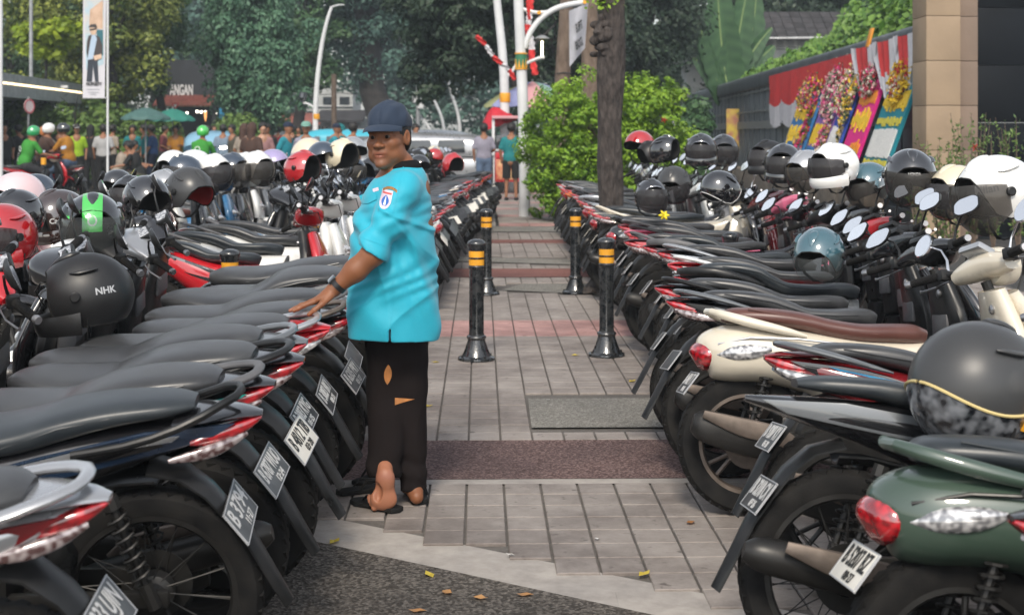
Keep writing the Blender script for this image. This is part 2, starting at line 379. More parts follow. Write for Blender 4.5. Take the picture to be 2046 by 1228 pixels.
def make_bike(style, lod=0):
    """returns list of (name, mesh, matkey, parentname). local: forward +X, left +Y, rear axle over the origin"""
    P = []
    def add(name, mb, m, parent=None, ang=35):
        if name in SPLIT:
            for q in split_sides(mb): P.append((name, q.mesh(name, ang), m, parent))
        else: P.append((name, mb.mesh(name, ang), m, parent))
    scoot = style in ('scooter', 'retro', 'maxi'); retro = style == 'retro'; under = style == 'underbone'
    r = .275 if scoot else .292; rim = .195 if scoot else .225; tw = .046 if scoot else .039
    if style == 'maxi': tw = .058; r = .285
    kind = 'wire' if under else 'cast'; wb = 1.24 if scoot else 1.22
    for i, (cx, st) in enumerate(((0, False), (wb, True))):
        t, rm = wheel_parts(r, tw, rim, kind, cx, st)
        nm = 'rear_wheel' if i == 0 else 'front_wheel'
        add(nm, t, 'rubber'); add('rim', rm, 'RIM', nm, 40)
    # --- seat
    s = MB(); ds = .0
    if style == 'scooter':
        s.loft([(-.20, 0, .792, .055, .016, .012, 2.6), (-.14, 0, .792, .095, .030, .02, 2.8), (.0, 0, .785, .118, .034, .03, 3), (.14, 0, .765, .128, .036, .04, 3), (.24, 0, .738, .132, .034, .05, 2.8), (.33, 0, .712, .135, .030, .05, 2.6), (.46, 0, .706, .138, .030, .05, 2.6), (.58, 0, .708, .115, .032, .05, 2.6), (.66, 0, .700, .075, .034, .05, 2.4), (.70, 0, .688, .035, .026, .04, 2.2)], 28, 5)
    elif style == 'maxi':
        s.loft([(-.22, 0, .815, .06, .018, .012, 2.6), (-.15, 0, .818, .11, .030, .02, 2.8), (.0, 0, .812, .135, .034, .03, 3), (.12, 0, .79, .145, .036, .04, 3), (.20, 0, .75, .15, .034, .05, 2.8), (.30, 0, .712, .155, .032, .05, 2.6), (.46, 0, .70, .158, .032, .05, 2.6), (.60, 0, .706, .13, .034, .05, 2.6), (.70, 0, .702, .085, .034, .05, 2.4), (.75, 0, .69, .04, .026, .04, 2.2)], 28, 5)
    elif retro:
        s.loft([(-.20, 0, .770, .05, .018, .02, 2.2), (-.15, 0, .775, .095, .034, .03, 2.4), (.0, 0, .768, .125, .040, .035, 2.5), (.15, 0, .752, .135, .040, .04, 2.5), (.28, 0, .728, .140, .036, .05, 2.5), (.42, 0, .712, .145, .034, .05, 2.5), (.56, 0, .710, .13, .036, .05, 2.5), (.66, 0, .705, .10, .038, .05, 2.4), (.72, 0, .692, .05, .03, .04, 2.2)], 28, 5)
    else:
        s.loft([(-.24, 0, .815, .05, .014, .010, 2.6), (-.16, 0, .812, .085, .026, .02, 2.8), (.0, 0, .800, .105, .032, .03, 3), (.14, 0, .778, .115, .034, .04, 3), (.26, 0, .752, .120, .032, .045, 2.8), (.38, 0, .738, .122, .030, .045, 2.6), (.50, 0, .742, .105, .030, .04, 2.6), (.62, 0, .755, .075, .026, .04, 2.6), (.72, 0, .752, .045, .018, .03, 2.4)], 28, 5)
    add('seat', s, 'SEAT', None, 60)
    if lod == 0:
        st = MB()
        for sg in (-1, 1):
            xs = [(-.10, .803, .106), (.0, .788, .123), (.14, .767, .134), (.24, .738, .138), (.33, .712, .141), (.46, .706, .144), (.58, .708, .12)] if style != 'maxi' else [(-.1, .825, .125), (0, .815, .141), (.12, .792, .152), (.2, .752, .157), (.3, .714, .162), (.46, .702, .165), (.6, .706, .136)]
            st.tube([(x, sg*(y-.004 if not under else y-.022), z-.002 if not under else z+.018) for x, z, y in xs], .0035, 6)
        add('seam', st, 'SEAT', 'seat')
    # --- tail body
    b = MB()
    if retro:
        b.loft([(-.305, 0, .62, .045, .05, .05, 2.2), (-.27, 0, .63, .10, .085, .10, 2.2), (-.18, 0, .635, .145, .105, .12, 2.3), (-.02, 0, .635, .168, .105, .125, 2.4), (.18, 0, .61, .18, .11, .14, 2.4), (.36, 0, .57, .178, .13, .18, 2.4), (.54, 0, .54, .155, .15, .20, 2.4), (.68, 0, .52, .115, .16, .20, 2.4), (.74, 0, .50, .07, .14, .18, 2.4)], 30, 5)
    elif under:
        b.loft([(-.40, 0, .775, .014, .010, .008, 2.2), (-.32, 0, .762, .045, .022, .022, 2.3), (-.20, 0, .745, .078, .035, .045, 2.3), (-.05, 0, .725, .10, .045, .07, 2.4), (.12, 0, .695, .115, .06, .10, 2.4), (.30, 0, .655, .12, .07, .13, 2.4), (.48, 0, .63, .11, .08, .14, 2.4), (.66, 0, .62, .08, .09, .12, 2.3), (.86, 0, .66, .055, .07, .07, 2.2), (.98, 0, .72, .05, .06, .06, 2.2)], 26, 5)
    else:
        w = 1.12 if style == 'maxi' else 1.0
        b.loft([(-.35, 0, .765, .016*w, .010, .008, 2.2), (-.29, 0, .752, .05*w, .022, .030, 2.3), (-.20, 0, .735, .09*w, .035, .055, 2.3), (-.06, 0, .70, .125*w, .055, .085, 2.4), (.10, 0, .655, .150*w, .08, .12, 2.5), (.26, 0, .60, .160*w, .09, .16, 2.5), (.42, 0, .55, .158*w, .11, .18, 2.5), (.58, 0, .52, .138*w, .14, .19, 2.5), (.70, 0, .49, .10*w, .17, .18, 2.4)], 28, 5)
    add('body', b, 'PAINT', None, 50)
    # layered side panels, a sharp plate proud of the body
    if not retro:
        sp = MB()
        for sg in (-1, 1):
            if under: out = [(-.36, .775), (-.10, .765), (.20, .715), (.42, .665), (.55, .62), (.40, .60), (.15, .655), (-.10, .70), (-.28, .735)]; yo = lambda x: .055+.062*min(1, max(0, (x+.36)/.5))
            else: out = [(-.30, .765), (-.02, .735), (.25, .655), (.50, .585), (.64, .50), (.48, .50), (.22, .575), (-.02, .655), (-.20, .715)]; yo = lambda x: .062+.098*min(1, max(0, (x+.30)/.55))
            sp.prism(out, -.006, .006, .004, fn=lambda v, sg=sg: Vector((v.x, sg*(yo(v.x)+v.y+.004), v.z)))
        add('side_panel', sp, 'PAINT2', None, 50)
        st = MB()
        for sg in (-1, 1):
            out = [(-.16, .745), (.10, .695), (.34, .625), (.36, .612), (.10, .678), (-.12, .730)] if not under else [(-.2, .752), (.05, .735), (.3, .685), (.31, .672), (.05, .718), (-.18, .738)]
            st.prism(out, -.002, .002, 0, fn=lambda v, sg=sg: Vector((v.x, sg*(yo(v.x)+v.y+.012), v.z)))
        add('stripe', st, 'STRIPE', 'side_panel')
    else:
        tr = MB()
        for sg in (-1, 1): tr.tube([(-.24, sg*.115, .665), (-.1, sg*.155, .69), (.1, sg*.182, .685), (.3, sg*.186, .665), (.5, sg*.165, .645)], .005, 8)
        add('chrome_trim', tr, 'PAINT2')
    # --- grab rail
    g = MB()
    if retro:
        for sg in (-1, 1): g.loft([(-.255, sg*.055, .79, .018, .016, .014, 2.3), (-.20, sg*.115, .775, .022, .018, .018, 2.4), (-.08, sg*.145, .745, .028, .02, .02, 2.4), (.06, sg*.155, .715, .024, .016, .016, 2.3), (.15, sg*.155, .695, .010, .008, .008, 2.2)], 14, 4)
        g.tube([(-.255, -.06, .79), (-.27, 0, .792), (-.255, .06, .79)], .015, 10)
        add('grab_rail', g, 'PAINT')
    elif style == 'scooter':
        half = [(.07, .146, .725), (.0, .146, .742), (-.07, .142, .760), (-.14, .132, .778), (-.21, .115, .795), (-.27, .090, .808), (-.31, .060, .816), (-.325, .030, .819)]
        pts = [(a, b, c_) for a, b, c_ in half]+[(-.328, 0, .820)]+[(a, -b, c_) for a, b, c_ in reversed(half)]
        rr_ = [.004, .009, .0115, .012, .012, .0115, .011, .010]; g.tube(pts, rr_+[.010]+rr_[::-1], 14, flat=1.75, up=(0, 0, 1)); 
        add('grab_rail', g, 'RAIL')
    elif style == 'maxi':
        half = [(.14, .168, .72), (.04, .175, .752), (-.06, .176, .775), (-.15, .170, .792), (-.24, .145, .80), (-.31, .10, .802), (-.34, .05, .802)]
        pts = half+[(-.345, 0, .802)]+[(a, -b, c_) for a, b, c_ in reversed(half)]; rr_ = [.008, .018, .022, .023, .023, .022, .020]; g.tube(pts, rr_+[.02]+rr_[::-1], 14, flat=.6, up=(0, 0, 1))
        add('grab_rail', g, 'RAIL')
    else:
        half = [(.10, .125, .72), (.02, .132, .733), (-.05, .135, .745), (-.13, .134, .764), (-.2, .125, .785), (-.27, .105, .81), (-.32, .08, .83), (-.36, .045, .842)]
        pts = half+[(-.372, 0, .846)]+[(a, -b, c_) for a, b, c_ in reversed(half)]; g.tube(pts, .0115, 10, up=(0, 0, 1)); add('grab_rail', g, 'RAIL')
    # --- tail lights and indicators
    tl = MB()
    if retro:
        tl.loft([(-.335, 0, .60, .03, .035, .035, 2), (-.318, 0, .61, .075, .055, .055, 2.1), (-.285, 0, .62, .10, .06, .06, 2.1), (-.25, 0, .625, .10, .055, .055, 2.1)], 20, 4); add('tail_light', tl, 'lens_red', None, 60)
        sg_ = MB()
        for sg in (-1, 1): sg_.loft([(-.235, sg*.10, .625, .02, .012, .012, 2), (-.17, sg*.138, .628, .022, .032, .026, 2), (-.08, sg*.160, .635, .018, .030, .026, 2), (-.01, sg*.168, .645, .008, .008, .008, 2)], 14, 4)
        add('indicator', sg_, 'lens_clear', None, 60)
    else:
        x0 = -.42 if under else -.37; z0 = .77 if under else .765
        tl.loft([(x0-.01, 0, z0+.006, .022, .005, .005, 3.2), (x0+.03, 0, z0-.006, .046, .014, .020, 3.2), (x0+.09, 0, z0-.020, .064, .018, .034, 3.4), (x0+.15, 0, z0-.032, .078, .016, .028, 3.4), (x0+.19, 0, z0-.04, .086, .008, .012, 3.4)], 18, 4)
        add('tail_light', tl, 'lens_red', None, 60)
        sg_ = MB()
        for sg in (-1, 1): sg_.loft([(x0+.03, sg*.036, z0-.030, .008, .006, .006, 3), (x0+.09, sg*.062, z0-.050, .014, .015, .017, 3.2), (x0+.16, sg*.086, z0-.066, .012, .016, .018, 3.2), (x0+.25, sg*.104, z0-.078, .005, .006, .006, 3)], 12, 4)
        add('indicator', sg_, 'INDIC', None, 60)
        if lod == 0:
            cv = MB(); cv.loft([(x0-.012, 0, z0+.012, .02, .006, .006, 2.4), (x0+.05, 0, z0+.018, .055, .010, .008, 2.4), (x0+.14, 0, z0+.016, .085, .012, .010, 2.4), (x0+.24, 0, z0+.012, .10, .010, .010, 2.4)], 14, 4); add('tail_cover', cv, 'PAINT')
    # --- rear mudguard blade and number plate
    mg = MB(); pts = [(-.10, .66), (-.20, .64), (-.28, .585), (-.34, .52), (-.40, .45), (-.445, .375), (-.485, .31), (-.515, .262)]
    if style in ('retro', 'maxi'): pts = pts[:-2]+[(-.47, .33)]; tailblade(mg, pts, .072, .050)
    else: tailblade(mg, pts, .068, .024); add('mudguard', mg, 'BLADE')
    u = Vector((-.12, 0, -.135)).normalized(); pc = Vector((-.350, 0, .500)); nn = Vector((-.747, 0, .664))
    M = frame(pc+nn*.018, (0, -1, 0), -u)
    pl = MB().box((0, 0, 0), (.245, .110, .004), bev=.0015); pl.xf(lambda v: M @ v); add('number_plate', pl, 'PLATE')
    rb = MB()
    for q, d in (((0, .053, 0), (.247, .003, .006)), ((0, -.053, 0), (.247, .003, .006)), ((.121, 0, 0), (.003, .10, .006)), ((-.121, 0, 0), (.003, .10, .006))): rb.box(q, d)
    rb.xf(lambda v: M @ v); add('plate_edge', rb, 'PINK', 'number_plate')
    hg = MB(); tailblade(hg, [(-.12, .60), (-.02, .595), (.10, .57), (.2, .51)], .06, .05); hg.loft([(.18, 0, .50, .06, .02, .02, 3), (.16, 0, .42, .07, .05, .05, 3), (.15, 0, .34, .06, .02, .02, 3)], 12, 3); add('inner_fender', hg, 'plastic')
    # --- engine, swingarm, exhaust, shocks
    e = MB()
    if scoot:
        e.box((.30, .0, .30), (.36, .20, .18), bev=.03); e.loft([(-.06, .115, .275, .03, .065, .065, 2.6), (.0, .12, .275, .035, .09, .09, 2.6), (.15, .125, .29, .035, .075, .075, 2.8), (.34, .125, .30, .035, .085, .085, 2.8), (.46, .12, .30, .03, .06, .06, 2.4)], 18, 4)
        e.lathe([(.0, -.03), (.085, -.03), (.09, 0), (.07, .02), (0, .02)], c=(.26, -.11, .31), seg=22, M=Matrix.Rotation(PI/2, 3, 'X'), cap=False)
        e.box((.10, -.075, .29), (.3, .03, .05), bev=.01)
    else:
        e.box((.52, 0, .34), (.34, .20, .16), bev=.03); e.lathe([(0, -.05), (.10, -.05), (.11, 0), (.09, .03), (0, .03)], c=(.52, -.12, .33), seg=22, M=Matrix.Rotation(PI/2, 3, 'X'), cap=False)
        e.loft([(.68, 0, .36, .07, .06, .06, 3), (.80, 0, .38, .065, .055, .055, 3), (.86, 0, .385, .05, .05, .05, 3)], 14, 4)
        for k in range(7): e.box((.68+.025*k, 0, .372), (.008, .17, .135))
        for sg in (-1, 1): e.box((.18, sg*.075, .31), (.46, .022, .045), bev=.006)
    add('engine', e, 'alloy_dark', None, 40)
    x = MB()
    x.tube([(.50, -.07, .22), (.38, -.12, .20), (.28, -.14, .22), (.18, -.15, .25)], .016, 10)
    if scoot: x.loft([(.20, -.165, .26, .03, .04, .04, 2.4), (.14, -.17, .268, .052, .062, .062, 2.5), (-.05, -.172, .315, .055, .068, .068, 2.6), (-.19, -.172, .355, .050, .060, .060, 2.5), (-.235, -.172, .368, .028, .034, .034, 2.3)], 20, 4)
    else: x.loft([(.24, -.14, .26, .02, .025, .025, 2), (.14, -.15, .275, .042, .046, .046, 2), (-.16, -.155, .35, .046, .05, .05, 2), (-.26, -.155, .375, .040, .044, .044, 2), (-.30, -.155, .385, .02, .022, .022, 2)], 20, 4)
    add('exhaust', x, 'EXH', None, 50)
    sh = MB(); sh.loft([(.15, -.225, .275, .006, .030, .020, 2.4), (.08, -.232, .315, .010, .040, .03, 2.4), (-.06, -.234, .35, .010, .040, .03, 2.4), (-.20, -.23, .40, .006, .018, .012, 2.4)], 12, 4); add('heat_shield', sh, 'HEAT', 'exhaust')
    sk = MB()
    for sg in ((1, -1) if (not scoot or retro) else (1,)):
        a = Vector((-.02, sg*.105, .30)); c = Vector((.09, sg*.105, .60)); sk.tube([a, c], .011, 8)
        pts = []
        for k in range(64): t = .28+.6*k/63; p = a.lerp(c, t); th = k/63*2*PI*7; pts.append(p+Vector((math.cos(th)*.026*.94, math.sin(th)*.026, -math.cos(th)*.026*.34)))
        if lod == 0: sk.tube(pts, .0045, 5)
        else: sk.tube([a.lerp(c, .3), a.lerp(c, .9)], .026, 8)
        sk.tube([a, a.lerp(c, .22)], .019, 8); sk.tube([a.lerp(c, .9), c], .022, 8)
    add('shock_absorber', sk, 'SHOCK')
    # --- floor, tunnel, leg shield
    f = MB()
    if scoot:
        f.loft([(.62, 0, .30, .14, .05, .05, 4), (.72, 0, .265, .16, .035, .06, 4), (.88, 0, .262, .165, .035, .06, 4), (1.0, 0, .30, .16, .04, .06, 3.5), (1.05, 0, .36, .12, .04, .06, 3)], 20, 4)
        for k in range(7): f.box((.66+.045*k, 0, .302), (.018, .24, .006))
    else:
        f.loft([(.70, 0, .56, .05, .05, .10, 2.6), (.84, 0, .60, .05, .05, .14, 2.6), (.96, 0, .68, .06, .06, .16, 2.6)], 14, 4)
        for sg in (-1, 1): f.tube([(.55, sg*.06, .22), (.55, sg*.26, .235)], .012, 8); f.tube([(.55, sg*.15, .235), (.55, sg*.27, .24)], .018, 8)
    add('footboard' if scoot else 'footrest', f, 'plastic')
    ls = MB()
    if scoot:
        w = {'scooter': 1.0, 'retro': 1.12, 'maxi': 1.15}[style]
        ls.loft([(1.02, 0, .32, .14*w, .03, .03, 3.2), (1.055, 0, .42, .165*w, .035, .035, 3), (1.06, 0, .54, .190*w, .04, .04, 2.8), (1.045, 0, .68, .185*w, .045, .045, 2.8), (1.02, 0, .80, .135*w, .045, .045, 2.6), (1.0, 0, .88, .10*w, .04, .04, 2.4)], 24, 4)
        fc = MB(); fc.loft([(1.10, 0, .36, .10*w, .03, .04, 2.6), (1.145, 0, .46, .15*w, .03, .05, 2.4), (1.155, 0, .56, .195*w, .03, .07, 2.3), (1.135, 0, .68, .21*w, .035, .06, 2.3), (1.10, 0, .78, .165*w, .035, .05, 2.3), (1.06, 0, .87, .10*w, .03, .04, 2.3)], 24, 4)
        add('leg_shield', ls, 'INNER'); add('front_panel', fc, 'PAINT', None, 50)
        if lod == 0:
            gbx = MB().box((0, 0, 0), (.02, .20, .10), bev=.012); gbx.xf(lambda v: v+Vector((1.002, .0, .66))); add('glove_box', gbx, 'plastic_grey', 'leg_shield'); ky = MB().lathe([(0, -.01), (.018, -.01), (.020, 0), (.012, .006), (0, .006)], seg=14, M=Matrix.Rotation(-PI/2, 3, 'Y'), cap=False, c=(.972, -.07, .80)); add('key_lock', ky, 'alloy', 'leg_shield')
    else:
        for sg in (-1, 1):
            ls.prism([(1.02, .86), (1.10, .70), (1.06, .50), (.94, .36), (.86, .34), (.90, .50), (.93, .66), (.96, .80)], -.008, .008, .006, fn=lambda v, sg=sg: Vector((v.x, sg*(.10+.085*max(0, min(1, (.86-v.z)/.25))+v.y), v.z)))
        ls.loft([(.99, 0, .66, .10, .03, .03, 3), (.985, 0, .78, .11, .04, .04, 3), (.97, 0, .87, .08, .035, .035, 3)], 16, 4)
        fc = MB(); fc.loft([(1.09, 0, .64, .05, .02, .03, 2.4), (1.11, 0, .72, .12, .03, .04, 2.4), (1.07, 0, .82, .11, .03, .04, 2.4), (1.03, 0, .88, .07, .03, .03, 2.4)], 20, 4)
        add('leg_shield', ls, 'PAINT'); add('front_panel', fc, 'PAINT2', None, 50)
    # --- fork and front fender
    fk = MB()
    for sg in (-1, 1): fk.tube([(wb, sg*.075, r), (1.12, sg*.075, .62)], [.020, .017], 10)
    fk.box((1.11, 0, .63), (.06, .19, .04), bev=.01); fk.tube([(1.11, 0, .62), (1.0, 0, .92)], .022, 10); fk.xf(steer); add('fork', fk, 'alloy_dark')
    ff = MB(); V = []; Fc = []; K = 9; n = 16
    for i in range(n):
        th = R(-8+130*i/(n-1)); 
        for off in (0, .005):
            for k in range(K):
                uu = k/(K-1)*2-1; rr = r+.03+off-.055*abs(uu)**2.5; V.append((wb+rr*math.cos(th), uu*.068, r+rr*math.sin(th)))
    for i in range(n-1):
        for k in range(K-1):
            a = i*2*K+k; b = a+2*K; Fc += [(a, a+1, b+1, b), (a+K, b+K, b+K+1, a+K+1)]
        for k in (0, K-1): a = i*2*K+k; b = a+2*K; Fc.append((a, b, b+K, a+K))
    for i in (0, n-1):
        for k in range(K-1): a = i*2*K+k; Fc.append((a, a+K, a+K+1, a+1))
    ff.add(V, Fc).xf(steer); add('front_fender', ff, 'PAINT', None, 50)
    # --- handlebar group
    h = MB()
    if retro:
        h.loft([(1.0, -.17, .965, .035, .03, .03, 2.2), (1.01, -.10, .975, .055, .045, .045, 2.3), (1.02, 0, .985, .065, .055, .055, 2.3), (1.01, .10, .975, .055, .045, .045, 2.3), (1.0, .17, .965, .035, .03, .03, 2.2)], 20, 4, right=(1, 0, 0))
        h.lathe([(.0, -.05), (.075, -.04), (.082, 0), (.07, .06), (.0, .085)], c=(1.075, 0, .985), seg=22, M=Matrix.Rotation(PI/2, 3, 'Y'), cap=False)
    elif under:
        h.loft([(.97, -.15, .985, .03, .022, .022, 2.4), (.985, -.08, .995, .055, .035, .035, 2.5), (1.0, 0, .99, .075, .045, .06, 2.6), (.985, .08, .995, .055, .035, .035, 2.5), (.97, .15, .985, .03, .022, .022, 2.4)], 18, 4, right=(1, 0, 0))
    else:
        h.loft([(.975, -.20, .985, .026, .020, .020, 3), (1.0, -.12, 1.0, .065, .036, .034, 3.2), (1.03, 0, 1.005, .10, .046, .075, 3.4), (1.0, .12, 1.0, .065, .036, .034, 3.2), (.975, .20, .985, .026, .020, .020, 3)], 18, 4, right=(1, 0, 0))
    h.xf(steer); add('handlebar_cover', h, 'HCOVER', None, 50)
    dsh = MB().box((0, 0, 0), (.085, .13, .028), Matrix.Rotation(R(24), 3, 'Y'), bev=.010)
    dsh.xf(lambda v: steer(v+Vector((.975, 0, 1.042 if not under else 1.034)))); add('dashboard', dsh, 'DASH')
    if lod == 0:
        dg = MB().box((0, 0, .0155), (.062, .10, .002), None); dg.xf(lambda v: steer(Matrix.Rotation(R(24), 3, 'Y') @ v+Vector((.975, 0, 1.042 if not under else 1.034)))); add('dial', dg, 'lens_clear', 'dashboard')
    hl = MB()
    if under or retro: hl.loft([(1.06, 0, .985, .05, .035, .04, 2.2), (1.09, 0, .975, .045, .028, .032, 2.2), (1.115, 0, .97, .02, .012, .014, 2.2)], 16, 3)
    else: hl.loft([(1.15, 0, .70, .13, .03, .05, 2.3), (1.18, 0, .69, .11, .025, .04, 2.3), (1.20, 0, .68, .05, .012, .02, 2.3)], 16, 3)
    if under or retro: hl.xf(steer)
    add('headlight', hl, 'lens_clear', None, 60)
    gb = MB(); gb.tube([(.985, -.15, .985), (1.0, 0, .97), (.985, .15, .985)], .012, 8)
    for sg in (-1, 1): gb.tube([(.985, sg*.14, .985), (.965, sg*.20, .985), (.94, sg*.24, .982)], .011, 10); gb.box((.962, sg*.205, .985), (.05, .04, .048), bev=.010)
    gb.xf(steer); add('handlebar', gb, 'BAR')
    gp = MB()
    for sg in (-1, 1):
        prof = [(.953, sg*.225, .983)]; gp.tube([(.953, sg*.225, .983), (.945, sg*.245, .982), (.905, sg*.345, .974)], [.019, .0165, .0165], 12)
        if lod == 0:
            for k in range(9): t = .15+k*.09; p = Vector((.953, sg*.225, .983)).lerp(Vector((.905, sg*.345, .974)), t); d = Vector((-.05, sg*.12, -.009)).normalized()*.003; gp.tube([p-d, p+d], .0182, 10)
    gp.xf(steer); add('grip', gp, 'GRIP')
    be = MB()
    for sg in (-1, 1): be.tube([(.905, sg*.345, .974), (.900, sg*.358, .973), (.893, sg*.372, .972)], [.012, .0165, .015], 12)
    be.xf(steer); add('bar_end', be, 'ENDS')
    if lod == 0:
        lv = MB()
        for sg in (-1, 1): lv.tube([(.985, sg*.19, .975), (1.01, sg*.23, .968), (.995, sg*.30, .955), (.965, sg*.355, .945), (.958, sg*.365, .945)], [.007, .0055, .0045, .005, .008], 8)
        lv.xf(steer); add('brake_lever', lv, 'ENDS')
        cb = MB()
        for sg in (-1, 1):
            cb.tube([(1.0, sg*.185, .97), (1.07, sg*.16, .99), (1.10, sg*.10, .93), (1.06, sg*.07, .82), (1.05, sg*.06, .72)], .004, 6)
        cb.xf(lambda v: steer(v, STEER*.8)); add('cable', cb, 'plastic')
    for sg in (-1, 1):
        ms = MB(); ms.tube([(.975, sg*.19, 1.0), (.985, sg*.20, 1.05), (.99, sg*.235, 1.10), (.975, sg*.285, 1.125)], [.007, .0055, .005, .005], 8)
        Mm = frame((.965, sg*.315, 1.135), (0, -1, 0), (.42, 0, 1))   # mirror face looks back (-x) and up a little
        hs_ = MB()
        if retro: prof = [(0, .022), (.035, .018), (.052, .006), (.054, -.004), (.050, -.006)]; K = 1.0
        else: prof = [(0, .028), (.032, .022), (.050, .008), (.054, -.004), (.050, -.006)]; K = 1.0
        def shape(v, inner=0):
            if retro: return v
            th = math.atan2(v.y, v.x); q = (abs(math.cos(th))**4.2+abs(math.sin(th))**4.2)**(-1/4.2); q = min(q, 1.12)
            return Vector((v.x*q*1.55+v.y*.28*sg, v.y*q*.86, v.z))
        hs_.lathe([(a, -b) for a, b in prof], seg=28, cap=False); hs_.xf(shape).xf(lambda v: Mm @ v)
        gl = MB().lathe([(0, .0062), (.0495, .0062), (.0500, .004)], seg=28, cap=False); gl.xf(shape).xf(lambda v: Mm @ v)
        ms.xf(steer); hs_.xf(steer); gl.xf(steer)
        ms.add(hs_.v, hs_.f)
        add('mirror_housing', ms, 'MIRH', None, 50); add('mirror_glass', gl, 'mirror', 'mirror_housing', 60)
    # --- stand, chain bits
    stn = MB(); stn.tube([(.50, .09, .22), (.46, .17, .10), (.42, .235, .03)], [.011, .010, .010], 8); stn.box((.415, .24, .027), (.05, .04, .008), bev=.002)
    add('side_stand', stn, 'plastic')
    keep = {'rear_wheel', 'engine', 'exhaust', 'heat_shield', 'shock_absorber'}
    for n_, me, mk, par in P:
        if n_ in keep or par == 'rear_wheel': continue
        for v in me.vertices: v.co = sqz(v.co)
    return P
BIKES = {}
def bike_proto(style, lod=0):
    k = (style, lod)
    if k not in BIKES: BIKES[k] = make_bike(style, lod)
    return BIKES[k]
FAR_SKIP = {'seam', 'stripe', 'dial', 'plate_edge', 'inner_fender', 'shock_absorber', 'side_stand', 'brake_lever', 'cable', 'heat_shield', 'bar_end', 'fork', 'tail_cover'}
def place_bike(style, x, y, yaw, lean, cfg, label, group, far=False, plate=None, steer_mirror=None, sc=1.0):
    lod = 1 if far else 0; parts = bike_proto(style, lod)
    nm = {'scooter': 'scooter', 'retro': 'retro_scooter', 'maxi': 'maxi_scooter', 'underbone': 'underbone_motorcycle'}[style]
    root = empty(nm, (x, y, 0), (R(-lean), 0, yaw), label, 'motorcycle', group)
    root.rotation_mode = 'XYZ'; sc *= random.uniform(.965, 1.02); root.scale = (sc, sc, sc); made = {}
    D = dict(PAINT='paint_black', PAINT2='plastic', STRIPE='paint_silver', SEAT='seat_black', RIM='alloy_dark', RAIL='plastic_grey', INDIC='lens_smoke', BLADE='plastic', PLATE='plate_black', PINK='ink_grey',
             EXH='alloy_dark', HEAT='steel_brown', SHOCK='alloy_dark', INNER='plastic', HCOVER=None, DASH='plastic', BAR='plastic', GRIP='rubber', ENDS='alloy', MIRH='plastic')
    D.update(cfg)
    if not D['HCOVER']: D['HCOVER'] = D['PAINT'] if style != 'maxi' else 'plastic'
    for n, me, mk, par in parts:
        if far and n in FAR_SKIP: continue
        if n in cfg.get('SKIP', ()): continue
        pp = root
        if par: pp = made.get(par, root)
        o = link(n, me, D.get(mk, mk), pp); made[n] = o
    if plate and 'number_plate' in made:
        u = Vector((-.12, 0, -.135)).normalized(); pc = Vector((-.350, 0, .500)); nn = Vector((-.747, 0, .664)); M = frame(pc+nn*.0215, (0, -1, 0), -u)
        ink = 'ink_black' if D['PLATE'] == 'plate_white' else 'ink_white'
        a, b = plate
        L_ = [place_text('plate_number', a, .078, M @ Matrix.Translation((0, .014, 0)), ink, made['number_plate'], bold=.0012, fit=.205)]
        if b: L_.append(place_text('plate_date', b, .036, M @ Matrix.Translation((.02, -.034, 0)), ink, made['number_plate'], bold=.0006))
        for o in L_:
            for v in o.data.vertices: v.co = sqz(v.co)
    return root, made
